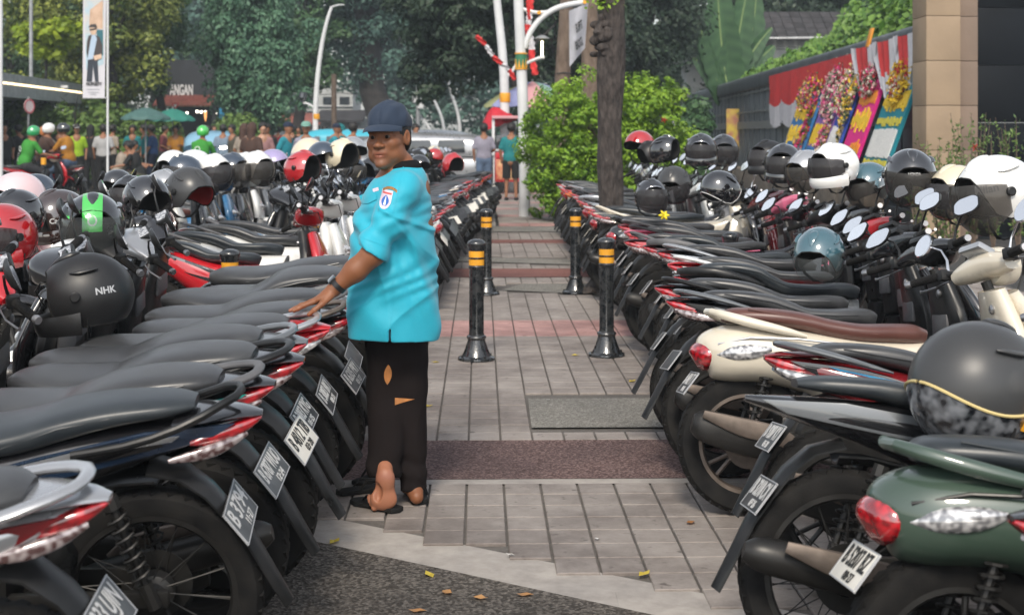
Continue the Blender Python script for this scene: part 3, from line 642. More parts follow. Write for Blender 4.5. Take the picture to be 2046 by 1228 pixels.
# ================================================================== signed-distance modelling for people
class Field:
    def __init__(s, lo, hi, h):
        s.lo = np.array(lo, float); s.h = h; s.n = np.ceil((np.array(hi)-s.lo)/h).astype(int)+1; s.f = np.full(tuple(s.n), .3, np.float32)
    def _box(s, a, b):
        i0 = np.clip(np.floor((np.array(a)-s.lo)/s.h).astype(int), 0, s.n-1); i1 = np.clip(np.ceil((np.array(b)-s.lo)/s.h).astype(int)+1, 1, s.n); sl = tuple(slice(i0[k], i1[k]) for k in range(3))
        ax = [(s.lo[k]+s.h*np.arange(i0[k], i1[k])).astype(np.float32) for k in range(3)]; return sl, np.stack(np.meshgrid(*ax, indexing='ij'), -1)
    def put(s, fn, a, b, k=.02, op='add'):
        a = np.minimum(a, b)-0; m = k+.02; sl, P = s._box(np.array(a)-m, np.array(np.maximum(a, b))+m)
        d = fn(P); c = s.f[sl]
        if op == 'sub': d = -d; h = np.clip(.5-.5*(c-d)/k, 0, 1) if k > 0 else 0; s.f[sl] = c+(d-c)*h+k*h*(1-h); return s
        if k > 0: h = np.clip(.5+.5*(d-c)/k, 0, 1); s.f[sl] = d+(c-d)*h-k*h*(1-h)
        else: s.f[sl] = np.minimum(c, d)
        return s
    def cap(s, a, b, ra, rb=None, k=.02, op='add', sq=None):
        rb = ra if rb is None else rb; a = np.array(a, np.float32); b = np.array(b, np.float32); R_ = max(ra, rb)
        def fn(P):
            ab = b-a; t = np.clip(((P-a) @ ab)/max(ab @ ab, 1e-9), 0, 1); d = P-a-t[..., None]*ab; return np.sqrt((d*d).sum(-1))-(ra+(rb-ra)*t)
        return s.put(fn, np.minimum(a, b)-R_, np.maximum(a, b)+R_, k, op)
    def ell(s, c, r, M=None, k=.02, op='add'):
        c = np.array(c, np.float32); r = np.array(r, np.float32); Mi = None if M is None else np.array(M, np.float32)  # rows = local axes
        def fn(P):
            q = P-c
            if Mi is not None: q = q @ Mi.T
            k0 = np.sqrt(((q/r)**2).sum(-1)); k1 = np.sqrt(((q/(r*r))**2).sum(-1))+1e-6; return k0*(k0-1)/k1
        return s.put(fn, c-r.max(), c+r.max(), k, op)
    def plane(s, p, n):   # keep the side the normal points away from
        p = np.array(p, float); n = np.array(n, float); sl, P = s._box(s.lo, s.lo+s.h*s.n); s.f = np.maximum(s.f, ((P-p) @ n).astype(np.float32)); return s
    def mesh(s, name, smooth=0):
        f = s.f; n = f.shape; ins = f < 0
        c8 = [f[i:n[0]-1+i, j:n[1]-1+j, k:n[2]-1+k] for i in (0, 1) for j in (0, 1) for k in (0, 1)]
        cnt = sum((c < 0).astype(np.int8) for c in c8); act = (cnt > 0) & (cnt < 8); idx = -np.ones(act.shape, np.int64); ids = np.argwhere(act); idx[act] = np.arange(len(ids))
        acc = np.zeros((len(ids), 3)); w = np.zeros(len(ids)); vals = np.stack([c[act] for c in c8], 1); co = np.array([(i, j, k) for i in (0, 1) for j in (0, 1) for k in (0, 1)], float)
        for a in range(8):
            for b in range(a+1, 8):
                if np.abs(co[a]-co[b]).sum() != 1: continue
                va, vb = vals[:, a], vals[:, b]; m = (va < 0) != (vb < 0); t = va[m]/(va[m]-vb[m]); acc[m] += co[a]+t[:, None]*(co[b]-co[a]); w[m] += 1
        V = (ids+acc/w[:, None])*s.h+s.lo; Q = []
        for ax in range(3):
            sl0 = [slice(None)]*3; sl1 = [slice(None)]*3; sl0[ax] = slice(0, -1); sl1[ax] = slice(1, None); A = ins[tuple(sl0)]; B = ins[tuple(sl1)]
            e = np.argwhere(A != B); o1, o2 = [(1, 2), (2, 0), (0, 1)][ax]; e = e[(e[:, o1] > 0) & (e[:, o2] > 0) & (e[:, o1] < n[o1]-1) & (e[:, o2] < n[o2]-1)]
            def g(d1, d2): q = e.copy(); q[:, o1] -= d1; q[:, o2] -= d2; return idx[q[:, 0], q[:, 1], q[:, 2]]
            quad = np.stack([g(1, 1), g(0, 1), g(0, 0), g(1, 0)], 1); flip = ~A[e[:, 0], e[:, 1], e[:, 2]]; quad[flip] = quad[flip][:, ::-1]; Q.append(quad)
        Q = np.concatenate(Q); Q = Q[(Q >= 0).all(1)]
        me = bpy.data.meshes.new(name); me.vertices.add(len(V)); me.vertices.foreach_set('co', V.astype(np.float32).ravel()); me.loops.add(4*len(Q)); me.loops.foreach_set('vertex_index', Q.astype(np.int32).ravel())
        me.polygons.add(len(Q)); me.polygons.foreach_set('loop_start', (np.arange(len(Q))*4).astype(np.int32)); me.polygons.foreach_set('loop_total', np.full(len(Q), 4, np.int32))
        me.polygons.foreach_set('use_smooth', [True]*len(Q)); me.update(); me.validate(); return me
def verts_np(me): a = np.empty(len(me.vertices)*3, np.float32); me.vertices.foreach_get('co', a); return a.reshape(-1, 3)
def set_color(me, col, name='col'): at = me.color_attributes.new(name, 'FLOAT_COLOR', 'POINT'); at.data.foreach_set('color', np.concatenate([col, np.ones((len(col), 1))], 1).astype(np.float32).ravel())
def colattr_mat(name, rough=.6, spec=.4, sub=0., bump=0., bscale=300, sheen=0.):
    m, t, b = new_mat(name); a = t.nodes.new('ShaderNodeAttribute'); a.attribute_name = 'col'
    t.links.new(a.outputs['Color'], b.inputs['Base Color']); b.inputs['Roughness'].default_value = rough; b.inputs['Specular IOR Level'].default_value = spec
    if sub: b.inputs['Subsurface Weight'].default_value = sub; b.inputs['Subsurface Radius'].default_value = (.02, .007, .003); b.inputs['Subsurface Scale'].default_value = .4
    if sheen: b.inputs['Sheen Weight'].default_value = sheen
    if bump:
        tc = t.nodes.new('ShaderNodeTexCoord'); n2 = t.nodes.new('ShaderNodeTexNoise'); n2.inputs['Scale'].default_value = bscale; n2.inputs['Detail'].default_value = 4; t.links.new(tc.outputs['Object'], n2.inputs['Vector'])
        bp = t.nodes.new('ShaderNodeBump'); bp.inputs['Strength'].default_value = bump; bp.inputs['Distance'].default_value = .004; t.links.new(n2.outputs['Fac'], bp.inputs['Height']); t.links.new(bp.outputs[0], b.inputs['Normal'])
    return m
def weave_mat(name, col, scale=900, rough=.8, bump=.25, var=.10, sheen=.15):
    m = mat(name, col, rough, var=var, vscale=5, bump=0, sheen=sheen); t = m.node_tree; b = t.nodes['Principled BSDF']; tc = t.nodes.new('ShaderNodeTexCoord')
    n = t.nodes.new('ShaderNodeTexNoise'); n.inputs['Scale'].default_value = scale; n.inputs['Detail'].default_value = 3
    n3 = t.nodes.new('ShaderNodeTexNoise'); n3.inputs['Scale'].default_value = 22; n3.inputs['Detail'].default_value = 5
    ad = t.nodes.new('ShaderNodeMath'); ad.operation = 'MULTIPLY_ADD'; ad.inputs[1].default_value = 4.0
    for q in (n, n3): t.links.new(tc.outputs['Object'], q.inputs['Vector'])
    t.links.new(n3.outputs['Fac'], ad.inputs[0]); t.links.new(n.outputs['Fac'], ad.inputs[2])
    bp = t.nodes.new('ShaderNodeBump'); bp.inputs['Strength'].default_value = bump; bp.inputs['Distance'].default_value = .002
    t.links.new(ad.outputs[0], bp.inputs['Height']); t.links.new(bp.outputs[0], b.inputs['Normal']); return m

# ------------------------------------------------------------------ the parking attendant
def build_attendant():
    colattr_mat('skin', .52, .45, sub=.12, bump=.12, bscale=260)
    weave_mat('shirt_cyan', (.012, .36, .49), rough=.62, var=.06); weave_mat('trousers_dark', (.012, .009, .009), rough=.9, sheen=.0, var=.2); weave_mat('cap_navy', (.013, .027, .055), rough=.8, sheen=.05, scale=600)
    weave_mat('collar_black', (.010, .010, .011), rough=.85, sheen=.0); mat('hair_black', (.012, .010, .009), .55, bump=.5, bscale=180); mat('lining_orange', (.42, .17, .05), .7, var=.2, vscale=30)
    for q_ in ('trousers_dark', 'collar_black'): MATS[q_].node_tree.nodes['Principled BSDF'].inputs['Specular IOR Level'].default_value = .12
    root = empty('person', (-.47, 5.75, 0), label='man in cyan short sleeved shirt and navy cap, hand resting on a motorcycle seat', cat='person')
    W = lambda p: (p[0]+.47, p[1]-5.75, p[2])            # to the root's own frame
    B = Field((-.50, -.42, -.01), (.30, .36, 1.68), .0036)
    c = lambda a, b, r1, r2=None, k=.02, op='add': B.cap(W(a), W(b), r1, r2, k, op)
    # legs (right leg stands, left heel lifted)
    c((-.42, 5.81, .86), (-.42, 5.82, .47), .080, .052, .03); c((-.42, 5.82, .47), (-.41, 5.80, .10), .048, .034, .03)
    c((-.51, 5.69, .86), (-.515, 5.80, .47), .082, .054, .03); c((-.515, 5.80, .47), (-.510, 5.705, .20), .046, .032, .03); c((-.510, 5.705, .20), (-.507, 5.660, .15), .032, .030, .02)
    # standing foot, pointing away and a little left
    c((-.395, 5.765, .055), (-.43, 5.93, .032), .030, .026, .02); c((-.395, 5.765, .055), (-.385, 5.735, .035), .030, .028, .02); c((-.44, 5.90, .03), (-.385, 5.90, .03), .022, .020, .015)
    # lifted foot: sole faces the camera, toes on the sandal
    fx = -.507
    B.ell(W((fx+.006, 5.622, .135)), (.038, .028, .046), k=.02); B.ell(W((fx+.004, 5.635, .090)), (.036, .026, .05), k=.02)
    B.ell(W((fx-.002, 5.632, .052)), (.054, .028, .044), k=.02); c((fx, 5.655, .17), (fx+.002, 5.645, .10), .030, .026, .02); B.ell(W((fx-.022, 5.612, .085)), (.016, .014, .035), k=.012, op='sub')
    for i, (tx, ty, tz, r_) in enumerate(((-.545, 5.632, .018, .013), (-.558, 5.640, .030, .0085), (-.566, 5.648, .040, .008), (-.570, 5.656, .050, .0075), (-.570, 5.664, .058, .007))):
        c((fx-.02, 5.648, .03+.006*i), (tx, ty, tz), r_*1.0, r_, .006)
    # torso
    c((-.46, 5.75, .84), (-.47, 5.75, 1.10), .13, .14, .05); c((-.47, 5.75, 1.10), (-.45, 5.75, 1.26), .14, .12, .05); c((-.44, 5.75, 1.20), (-.450, 5.75, 1.38), .07, .050, .04)
    # near (left) arm reaching the seat
    sh = (-.44, 5.575, 1.275); el = (-.535, 5.50, 1.035); wr = (-.690, 5.50, .895)
    c((-.45, 5.60, 1.24), el, .048, .044, .02); c(el, (-.605, 5.498, .970), .046, .043, .02); c((-.605, 5.498, .970), wr, .043, .026, .02)
    c((-.44, 5.92, 1.26), (-.47, 5.99, 1.02), .06, .045, .03); c((-.47, 5.99, 1.02), (-.60, 6.0, .90), .042, .028, .03); c((-.60, 6.0, .90), (-.68, 6.0, .87), .028, .020, .02)
    # hand: palm then five fingers
    pm = np.array((-.735, 5.498, .866)); B.ell(W(pm), (.050, .040, .017), M=[(.86, 0, .50), (0, 1, 0), (-.50, 0, .86)], k=.014)
    c(wr, (-.715, 5.50, .878), .026, .021, .015)
    kn = [(-.768, 5.470, .850), (-.776, 5.488, .850), (-.774, 5.507, .848), (-.765, 5.525, .846)]; ln = [.074, .082, .075, .058]; sp = [-.22, -.05, .10, .28]; rr = [.0095, .0098, .0092, .0080]
    for i, k_ in enumerate(kn):
        p = np.array(k_); a = np.array((-math.cos(sp[i]), math.sin(sp[i]), 0)); pts = [np.array(pm)*.35+p*.65, p]; dz = [-.36, -.52, -.42]
        for j, fr in enumerate((.46, .30, .24)):
            d = a*math.cos(math.atan(-dz[j]))+np.array((0, 0, math.sin(math.atan(dz[j])))); pts.append(pts[-1]+d*ln[i]*fr*1.05)
        for j in range(4): c(tuple(pts[j]), tuple(pts[j+1]), rr[i]*(1.08-.07*j), rr[i]*(1.02-.08*j), .006)
    c((-.700, 5.476, .872), (-.728, 5.448, .846), .015, .0115, .012); c((-.728, 5.448, .846), (-.756, 5.436, .824), .0115, .0095, .006); c((-.756, 5.436, .824), (-.776, 5.434, .808), .0098, .0080, .006)
    # head in its own axes
    Fd = Vector((-.31, -.95, -.03)).normalized(); Up = Vector((-.05, .0, 1)); Sd = Up.cross(Fd).normalized(); Up = Fd.cross(Sd).normalized()   # Sd: the person's left
    hc = Vector(W((-.500, 5.735, 1.487))); Mh = [tuple(Fd), tuple(Sd), tuple(Up)]
    H = lambda f, s_, u: tuple(hc+Fd*f+Sd*s_+Up*u)
    hell = lambda f, s_, u, r_, k=.02, op='add', M=Mh: B.ell(H(f, s_, u), r_, M, k, op)
    hcap = lambda p, q, r1, r2=None, k=.01, op='add': B.cap(H(*p), H(*q), r1, r2, k, op)
    hell(-.022, 0, .030, (.092, .076, .090)); hell(.022, 0, -.030, (.072, .068, .085), .03); hell(.030, 0, -.078, (.060, .056, .045), .03)
    for s_ in (-1, 1):
        hell(.058, s_*.040, -.026, (.028, .026, .024), .02); hell(.020, s_*.050, -.072, (.045, .020, .028), .02)
        hcap((.082, s_*.012, .020), (.072, s_*.048, .022), .010, .008, .014)
        hell(.100, s_*.031, .001, (.020, .019, .013), .012, 'sub')
        hcap((.081, s_*.018, .0085), (.075, s_*.046, .005), .0048, .0042, .004); hcap((.080, s_*.018, -.0095), (.074, s_*.045, -.009), .0046, .004, .005)
        hell(.0975, s_*.0165, -.036, (.0115, .0088, .0085), .006)
        hell(-.006, s_*.079, -.008, (.020, .009, .033), .006, M=[tuple((Fd+Sd*s_*-.35).normalized()), tuple((Sd*s_+Fd*.35).normalized()), tuple(Up)]); hell(.000, s_*.087, -.006, (.010, .006, .019), .004, 'sub')
    hcap((.086, 0, .006), (.104, 0, -.030), .0085, .012, .010); hell(.1085, 0, -.034, (.0125, .0125, .0105), .008)
    hell(.088, 0, -.063, (.014, .026, .016), .016)
    hcap((.092, -.022, -.0665), (.0965, 0, -.0635), .0048, .0060, .004); hcap((.0965, 0, -.0635), (.092, .022, -.0665), .0060, .0048, .004)
    hcap((.090, -.018, -.0765), (.0945, 0, -.0775), .0052, .0068, .004); hcap((.0945, 0, -.0775), (.090, .018, -.0765), .0068, .0052, .004)
    hcap((.0995, -.026, -.0712), (.0995, .026, -.0712), .0022, .0022, .002, 'sub'); hell(.080, 0, -.108, (.026, .026, .020), .02)
    hcap((-.035, 0, -.05), (-.045, 0, -.15), .050, .054, .02)
    me = B.mesh('body'); V = verts_np(me); q = V-np.array(hc); f_ = q @ np.array(Fd); s_ = q @ np.array(Sd); u_ = q @ np.array(Up)
    n_ = np.sin(V @ np.array((37., 51., 43.)))*.5+np.sin(V @ np.array((91., -73., 67.)))*.5
    base = np.array((.215, .083, .037)); colr = base[None]*(1+.06*n_[:, None])
    hd = (u_ > -.14) & (f_ > .02)
    def blend(mask, cc, amt):
        nonlocal colr; a = (mask*amt)[:, None]; colr = colr*(1-a)+np.array(cc)*a
    g = lambda x, m, sd_: np.exp(-((x-m)/sd_)**2)
    blend(hd*g(u_, -.0655, .007)*g(s_, 0, .026)*(f_ > .09), (.20, .060, .042), .75); blend(hd*g(u_, -.078, .008)*g(s_, 0, .022)*(f_ > .09), (.24, .075, .055), .7)
    for sg in (-1, 1): blend(hd*g(u_, .0255, .0055)*g(s_, sg*.033, .018)*(f_ > .05), (.015, .010, .008), .95)
    blend(hd*g(u_, -.100, .022)*g(s_, 0, .05), (.09, .045, .03), .35); blend(hd*g(u_, -.052, .006)*g(s_, 0, .03)*(f_ > .08), (.08, .04, .028), .4)
    for sg in (-1, 1): blend(hd*g(u_, -.018, .016)*g(s_, sg*.035, .02)*(f_ > .05), (.15, .055, .03), .4)
    blend((V[:, 2] < .2)*(V[:, 1] < -.08)*1.0, (.36, .15, .085), .9)      # sole skin is paler
    blend((V[:, 2] < .2)*(V[:, 1] < -.125)*1.0*g(V[:, 2], .15, .02), (.30, .12, .09), .5)
    blend((V[:, 0] < -.28)*(V[:, 2] < .86)*g(V[:, 0], -.385, .012), (.36, .16, .11), .5)
    set_color(me, np.clip(colr, 0, 1)); body = link('body', me, 'skin', root)
    for sg in (-1, 1):
        e = MB(); 
        e.lathe([(0, -.0118), (.006, -.0103), (.0102, -.006), (.0118, 0), (.0102, .006), (.006, .0103), (0, .0118)], c=H(.0745, sg*.031, 0), seg=20, cap=False); eo = obj('eyeball', e, mat('eye_white', (.13, .10, .085), .45), body)
        ir = MB(); gz = (Fd*.9-Sd*.12+Vector((0, -.25, 0))).normalized(); ir.lathe([(0, .0128), (.004, .0122), (.0072, .0106), (.0070, .0098)], c=H(.0745, sg*.031, -.0005), seg=18, M=gz.to_track_quat('Z', 'Y').to_matrix(), cap=False); obj('iris', ir, mat('iris_dark', (.010, .006, .005), .5, spec=.2), eo)
    # hair: a shell under the cap, sides and nape
    Hf = Field(tuple(hc-Vector((.15, .15, .15))), tuple(hc+Vector((.15, .15, .15))), .0036)
    Hf.ell(H(-.022, 0, .028), (.099, .083, .094), Mh, .01)
    Hf.ell(H(-.045, 0, -.02), (.072, .076, .07), Mh, .02)
    sl, P = Hf._box(Hf.lo, Hf.lo+Hf.h*Hf.n); q = P-np.array(hc); f3 = q @ np.array(Fd); s3 = q @ np.array(Sd); u3 = q @ np.array(Up)
    nz = .0018*np.sin(s3*420+f3*310)*np.sin(f3*500+u3*90)
    cut = np.maximum(f3-(.030-.0*u3)-.014*np.tanh((u3-.0)*60), -.062-.0*f3-u3-0.0)        # front hairline and nape line
    cut = np.maximum(cut, np.minimum(.02-np.abs(f3-.000), 0)*0-np.minimum(u3+.012+np.maximum(-.022-f3, 0)*2.2, .05))
    Hf.f = np.maximum(Hf.f+nz, cut.astype(np.float32)); link('hair', Hf.mesh('hair'), 'hair_black', root)
    # cap: crown and brim
    Cf = Field(tuple(hc-Vector((.2, .2, .10))), tuple(hc+Vector((.2, .2, .20))), .0036)
    Mc = [tuple((Fd-Up*.10).normalized()), tuple(Sd), tuple((Up+Fd*.10).normalized())]
    Cf.ell(H(-.020, 0, .050), (.108, .088, .094), Mc, .01); sl, P = Cf._box(Cf.lo, Cf.lo+Cf.h*Cf.n); q = P-np.array(hc); f3 = q @ np.array(Fd); s3 = q @ np.array(Sd); u3 = q @ np.array(Up)
    wr_ = .0022*np.sin(f3*70+u3*40+3*np.sin(s3*30))+.0016*np.sin(s3*110-u3*60)
    seam = -.0022*np.exp(-(np.abs(s3)/.004)**2)
    Cf.f = np.maximum(Cf.f+wr_.astype(np.float32)+(-seam).astype(np.float32), -(u3-.034-f3*.02).astype(np.float32))
    cp = link('cap_crown', Cf.mesh('cap_crown'), 'cap_navy', root)
    bt = MB().lathe([(0, .006), (.006, .005), (.009, 0), (.006, -.002), (0, -.002)], c=H(-.020, 0, .143), seg=14, cap=False); obj('cap_button', bt, 'cap_navy', cp)
    V = []; Fc = []; nu, nv = 22, 9
    for lay in (0, 1):
        for i in range(nu):
            a = R(-66+132*i/(nu-1))
            for j in range(nv):
                t = j/(nv-1); rf = .082+(.074*math.cos(a)**.8)*t; rs = .088+.004*t
                ff = rf*math.cos(a)+.004; ss = rs*math.sin(a); uu = .050-.022*t*t*math.cos(a)**.5-.016*(abs(ss)/.09)**2.2*(1)-.004*lay
                V.append(H(ff, ss, uu))
    K = nu*nv
    for i in range(nu-1):
        for j in range(nv-1):
            a = i*nv+j; Fc += [(a, a+1, a+nv+1, a+nv), (K+a, K+a+nv, K+a+nv+1, K+a+1)]
    for i in range(nu-1): a = i*nv+nv-1; Fc.append((a, K+a, K+a+nv, a+nv)); a = i*nv; Fc.append((a, a+nv, K+a+nv, K+a))
    for i in (0, nu-1):
        for j in range(nv-1): a = i*nv+j; Fc.append((a, a+1, K+a+1, K+a))
    obj('cap_brim', MB().add(V, Fc), 'cap_navy', root, 60)
    # shirt
    T = Field((-.36, -.42, .60), (.36, .36, 1.48), .0046)
    t = lambda a, b, r1, r2=None, k=.03: T.cap(W(a), W(b), r1, r2, k)
    T.ell(W((-.480, 5.75, 1.00)), (.178, .195, .34), k=.03); T.ell(W((-.477, 5.75, .74)), (.190, .200, .30), k=.08); T.ell(W((-.455, 5.75, 1.17)), (.130, .185, .165), k=.06)
    t((-.425, 5.63, 1.290), (-.425, 5.87, 1.290), .064, .064, .06); t((-.425, 5.75, 1.32), (-.445, 5.75, 1.365), .070, .062, .04)
    T2 = Field((-.36, -.42, .60), (.36, .36, 1.48), .0046); T2.cap(W((-.435, 5.590, 1.255)), W((-.56, 5.50, 1.02)), .066, .067)
    sleeve_n = np.array((-.42, -.10, -.90)); sleeve_n /= np.linalg.norm(sleeve_n); T2.plane(W((-.560, 5.50, 1.045)), sleeve_n)
    kk = .030; hh = np.clip(.5+.5*(T2.f-T.f)/kk, 0, 1); T.f = T2.f+(T.f-T2.f)*hh-kk*hh*(1-hh); t((-.44, 5.92, 1.27), (-.48, 5.99, 1.08), .085, .075, .035)
    sl, P = T._box(T.lo, T.lo+T.h*T.n); x, y, z = P[..., 0], P[..., 1], P[..., 2]
    # folds: broad drapes running from shoulder and armpit down and back
    fold = .0060*np.sin(26*x+13*z+1.6*np.sin(9*z+3*y))*np.exp(-((z-.98)/.26)**2)+.0045*np.sin(34*y+7*z+1.3*np.sin(14*z))*np.exp(-((z-.80)/.2)**2)
    fold += .0048*np.sin(38*(z+.9*x)+2*np.sin(11*x+7*z))*np.exp(-((z-1.10)/.12)**2)+.0022*np.sin(85*(z-.6*x)+3*np.sin(21*z))*np.exp(-((z-1.02)/.2)**2)
    fold += .010*np.exp(-((x-.10-(1.0-z)*.28)/.020)**2)*np.exp(-((z-.98)/.20)**2)-.009*np.exp(-((x-.03-(1.0-z)*.30)/.020)**2)*np.exp(-((z-.93)/.17)**2)
    fold += .007*np.exp(-((z-1.165+.5*(x-.05))/.012)**2)*(x > -.05)*(y < 0)
    ridge = lambda p, w=.5: (1-np.abs(np.sin(p)))**2.2-w
    m1 = np.exp(-((z-.98)/.20)**2); fold += .0075*ridge(9.5*x+5.2*z+1.1*np.sin(5*z+2*x)+.5*np.sin(13*x))*m1+.006*ridge(13*z+9*x+1.5*np.sin(6*x)+.4)*np.exp(-((z-1.12)/.10)**2)+.0045*ridge(15*x-6*z+1.5*np.sin(11*z))*np.exp(-((z-.80)/.12)**2)
    Tf = T.f-1.5*fold.astype(np.float32)*np.where(y < .25, 1, .5)
    hem = .672+.012*np.sin(7*x+2)-.02*x*0; Tf = np.maximum(Tf, (hem-z).astype(np.float32))
    slit = np.maximum(np.abs(x+.008-(z-.67)*.02)-.0035, z-.735); slit = np.maximum(slit, y+.05); Tf = np.maximum(Tf, -slit.astype(np.float32))
    arm = B; 
    nk = np.sqrt((x-.010)**2+(y)**2)-.064; Tf = np.maximum(Tf, np.maximum(-nk, 1.392-z)*-1 if False else np.where(z > 1.385, (z-1.385), -1).astype(np.float32))
    T.f = Tf.astype(np.float32); shm = T.mesh('shirt'); shirt = link('shirt', shm, 'shirt_cyan', root)
    # collar
    Cl = Field((-.16, -.17, 1.24), (.18, .17, 1.50), .0036); Cl.ell(W((-.443, 5.75, 1.360)), (.079, .080, .046), k=.01); Cl.ell(W((-.455, 5.75, 1.42)), (.064, .062, .09), k=.008, op='sub')
    sl, P = Cl._box(Cl.lo, Cl.lo+Cl.h*Cl.n); x, y, z = P[..., 0], P[..., 1], P[..., 2]; Cl.f = np.maximum(Cl.f, (z-1.405-.24*(x-.03)).astype(np.float32)); Cl.f = np.maximum(Cl.f, (1.325+.26*x-z).astype(np.float32))
    link('collar', Cl.mesh('collar'), 'collar_black', shirt)
    # trousers
    L = Field((-.30, -.36, .0), (.32, .34, .90), .0050); l = lambda a, b, r1, r2=None, k=.03: L.cap(W(a), W(b), r1, r2, k)
    l((-.425, 5.81, .86), (-.423, 5.82, .47), .100, .076, .05); l((-.423, 5.82, .47), (-.418, 5.80, .06), .076, .070, .03); l((-.50, 5.69, .86), (-.510, 5.79, .47), .098, .074, .05); l((-.510, 5.79, .47), (-.508, 5.692, .15), .074, .064, .03)
    L.ell(W((-.465, 5.75, .86)), (.145, .165, .14), k=.05); sl, P = L._box(L.lo, L.lo+L.h*L.n); x, y, z = P[..., 0], P[..., 1], P[..., 2]
    fd = -.006*(1-np.abs(np.sin(14*x+3*z+1.2*np.sin(7*z))))**2+.0045*np.sin(30*z+16*x+2*np.sin(9*z))*np.exp(-((z-.35)/.3)**2)+.005*np.sin(42*x+6*z+1.5*np.sin(8*z))+.004*np.sin(75*z+20*x)*np.exp(-((z-.12)/.09)**2)
    Lf = L.f+fd.astype(np.float32); Lf = np.maximum(Lf, np.where(x > .015, .055-z, .122-.25*(y+.05)-z).astype(np.float32)); L.f = Lf; lm = L.mesh('trousers'); tro = link('trousers', lm, 'trousers_dark', root)
    # conforming patches cast onto the clothes
    def bvh(me): return BVHTree.FromPolygons([v.co.copy() for v in me.vertices], [tuple(p.vertices) for p in me.polygons])
    def patch(name, tree, outline_fn, c0, ux, uz, n, m_, par, off=.0016, nu=12, nv=12, dirn=(0, 1, 0)):
        """a thin patch laid on cloth by casting along dirn from grid points"""
        V = []; ok = []; d = Vector(dirn)
        for i in range(nu+1):
            for j in range(nv+1):
                a, b = outline_fn(i/nu, j/nv); p = Vector(c0)+Vector(ux)*a+Vector(uz)*b-d*.35
                h = tree.ray_cast(p, d); V.append(h[0]-d*off if h[0] is not None else p+d*.35)
        Fc = [(i*(nv+1)+j, (i+1)*(nv+1)+j, (i+1)*(nv+1)+j+1, i*(nv+1)+j+1) for i in range(nu) for j in range(nv)]
        me_ = mesh_from(name, V, Fc, True, 180); return link(name, me_, m_, par)
    ts = bvh(shm); K_ = 1/508.
    wx = lambda px_: (px_-1023)*5.52/F+.47; wz = lambda py_: 1.5-(py_-266)*5.52/F
    rect = lambda w, h: (lambda u, v: ((u-.5)*w, (v-.5)*h))
    # sleeve emblem and the curved tab over it
    ex, ez = wx(770), wz(398); rot = lambda a, fn: (lambda u, v: (lambda p: (p[0]*math.cos(a)-p[1]*math.sin(a), p[0]*math.sin(a)+p[1]*math.cos(a)))(fn(u, v)))
    mat('patch_white', (.62, .52, .60), .8, var=.1, vscale=80); mat('patch_blue', (.03, .12, .42), .8); mat('patch_red', (.55, .10, .09), .8); mat('patch_gold', (.40, .20, .05), .8, col2=(.10, .06, .04), vscale=260)
    def shield(u, v): w = .030*(1 if v > .35 else (.25+.75*(v/.35)**.5)); return ((u-.5)*2*w*.8, (v-.5)*.072)
    patch('emblem', ts, rot(-.18, shield), (ex, 0, ez), (1, 0, 0), (0, 0, 1), None, 'patch_white', shirt, .0015, dirn=(0, 1, 0))
    patch('emblem_field', ts, rot(-.18, lambda u, v: ((u-.5)*.030*math.sin(PI*min(.95, v*.8+.15)), (v-.5)*.040-.004)), (ex, 0, ez), (1, 0, 0), (0, 0, 1), None, 'patch_blue', shirt, .0024)
    patch('emblem_spire', ts, rot(-.18, lambda u, v: ((u-.5)*.010*(1-v*.8), (v-.5)*.034-.004)), (ex, 0, ez), (1, 0, 0), (0, 0, 1), None, 'sticker_white', shirt, .0032, 6, 8)
    patch('emblem_band', ts, rot(-.18, lambda u, v: ((u-.5)*.040, .024+(v-.5)*.007)), (ex, 0, ez), (1, 0, 0), (0, 0, 1), None, 'patch_red', shirt, .0024, 8, 3)
    patch('sleeve_tab', ts, rot(-.10, lambda u, v: ((u-.5)*.062, .044-((u-.5)*2)**2*.012+(v-.5)*.011)), (ex+.012, 0, ez), (1, 0, 0), (0, 0, 1), None, 'patch_gold', shirt, .0018, 14, 3)
    patch('pocket_flap', ts, rot(.28, lambda u, v: ((u-.5)*.080, (v-.5)*(.030+.014*(1-abs(u-.5)*2)))), (wx(727), 0, wz(398)), (1, 0, 0), (0, 0, 1), None, 'shirt_cyan', shirt, .006, 12, 4)
    patch('name_tape', ts, rot(.30, rect(.026, .013)), (wx(745), 0, wz(381)), (1, 0, 0), (0, 0, 1), None, 'patch_white', shirt, .002, 4, 2)
    for nm, a, b in (('shoulder_seam', (wx(801), wz(322)), (wx(786), wz(425))), ('sleeve_hem', (wx(722), wz(470)), (wx(787), wz(497))), ('side_seam', (wx(783), wz(560)), (wx(778), wz(650)))):
        dx, dz = b[0]-a[0], b[1]-a[1]; ll = math.hypot(dx, dz); ux = (dx/ll, 0, dz/ll); uz = (-dz/ll, 0, dx/ll)
        patch(nm, ts, lambda u, v, ll=ll: (u*ll, (v-.5)*.0035+.004*math.sin(u*3)), (a[0], 0, a[1]), ux, uz, None, 'shirt_cyan', shirt, .0022, 18, 2)
    # tear patches of bright lining on the trousers
    tt = bvh(lm)
    wx2 = lambda q: (q-1023)*5.66/F+.47; wz2 = lambda q: 1.5-(q-266)*5.66/F
    patch('tear', tt, lambda u, v: (v*.078, (u-.5)*.028*(1-v)+.004*v), (wx2(787), 0, wz2(806)), (1, 0, 0), (0, 0, 1), None, 'lining_orange', tro, .003, 4, 10)
    patch('tear', tt, lambda u, v: ((u-.5)*.030*math.sin(PI*v)**.8+.006*v, v*.085), (wx2(772), 0, wz2(772)), (1, 0, 0), (0, 0, 1), None, 'lining_orange', tro, .003, 6, 10)
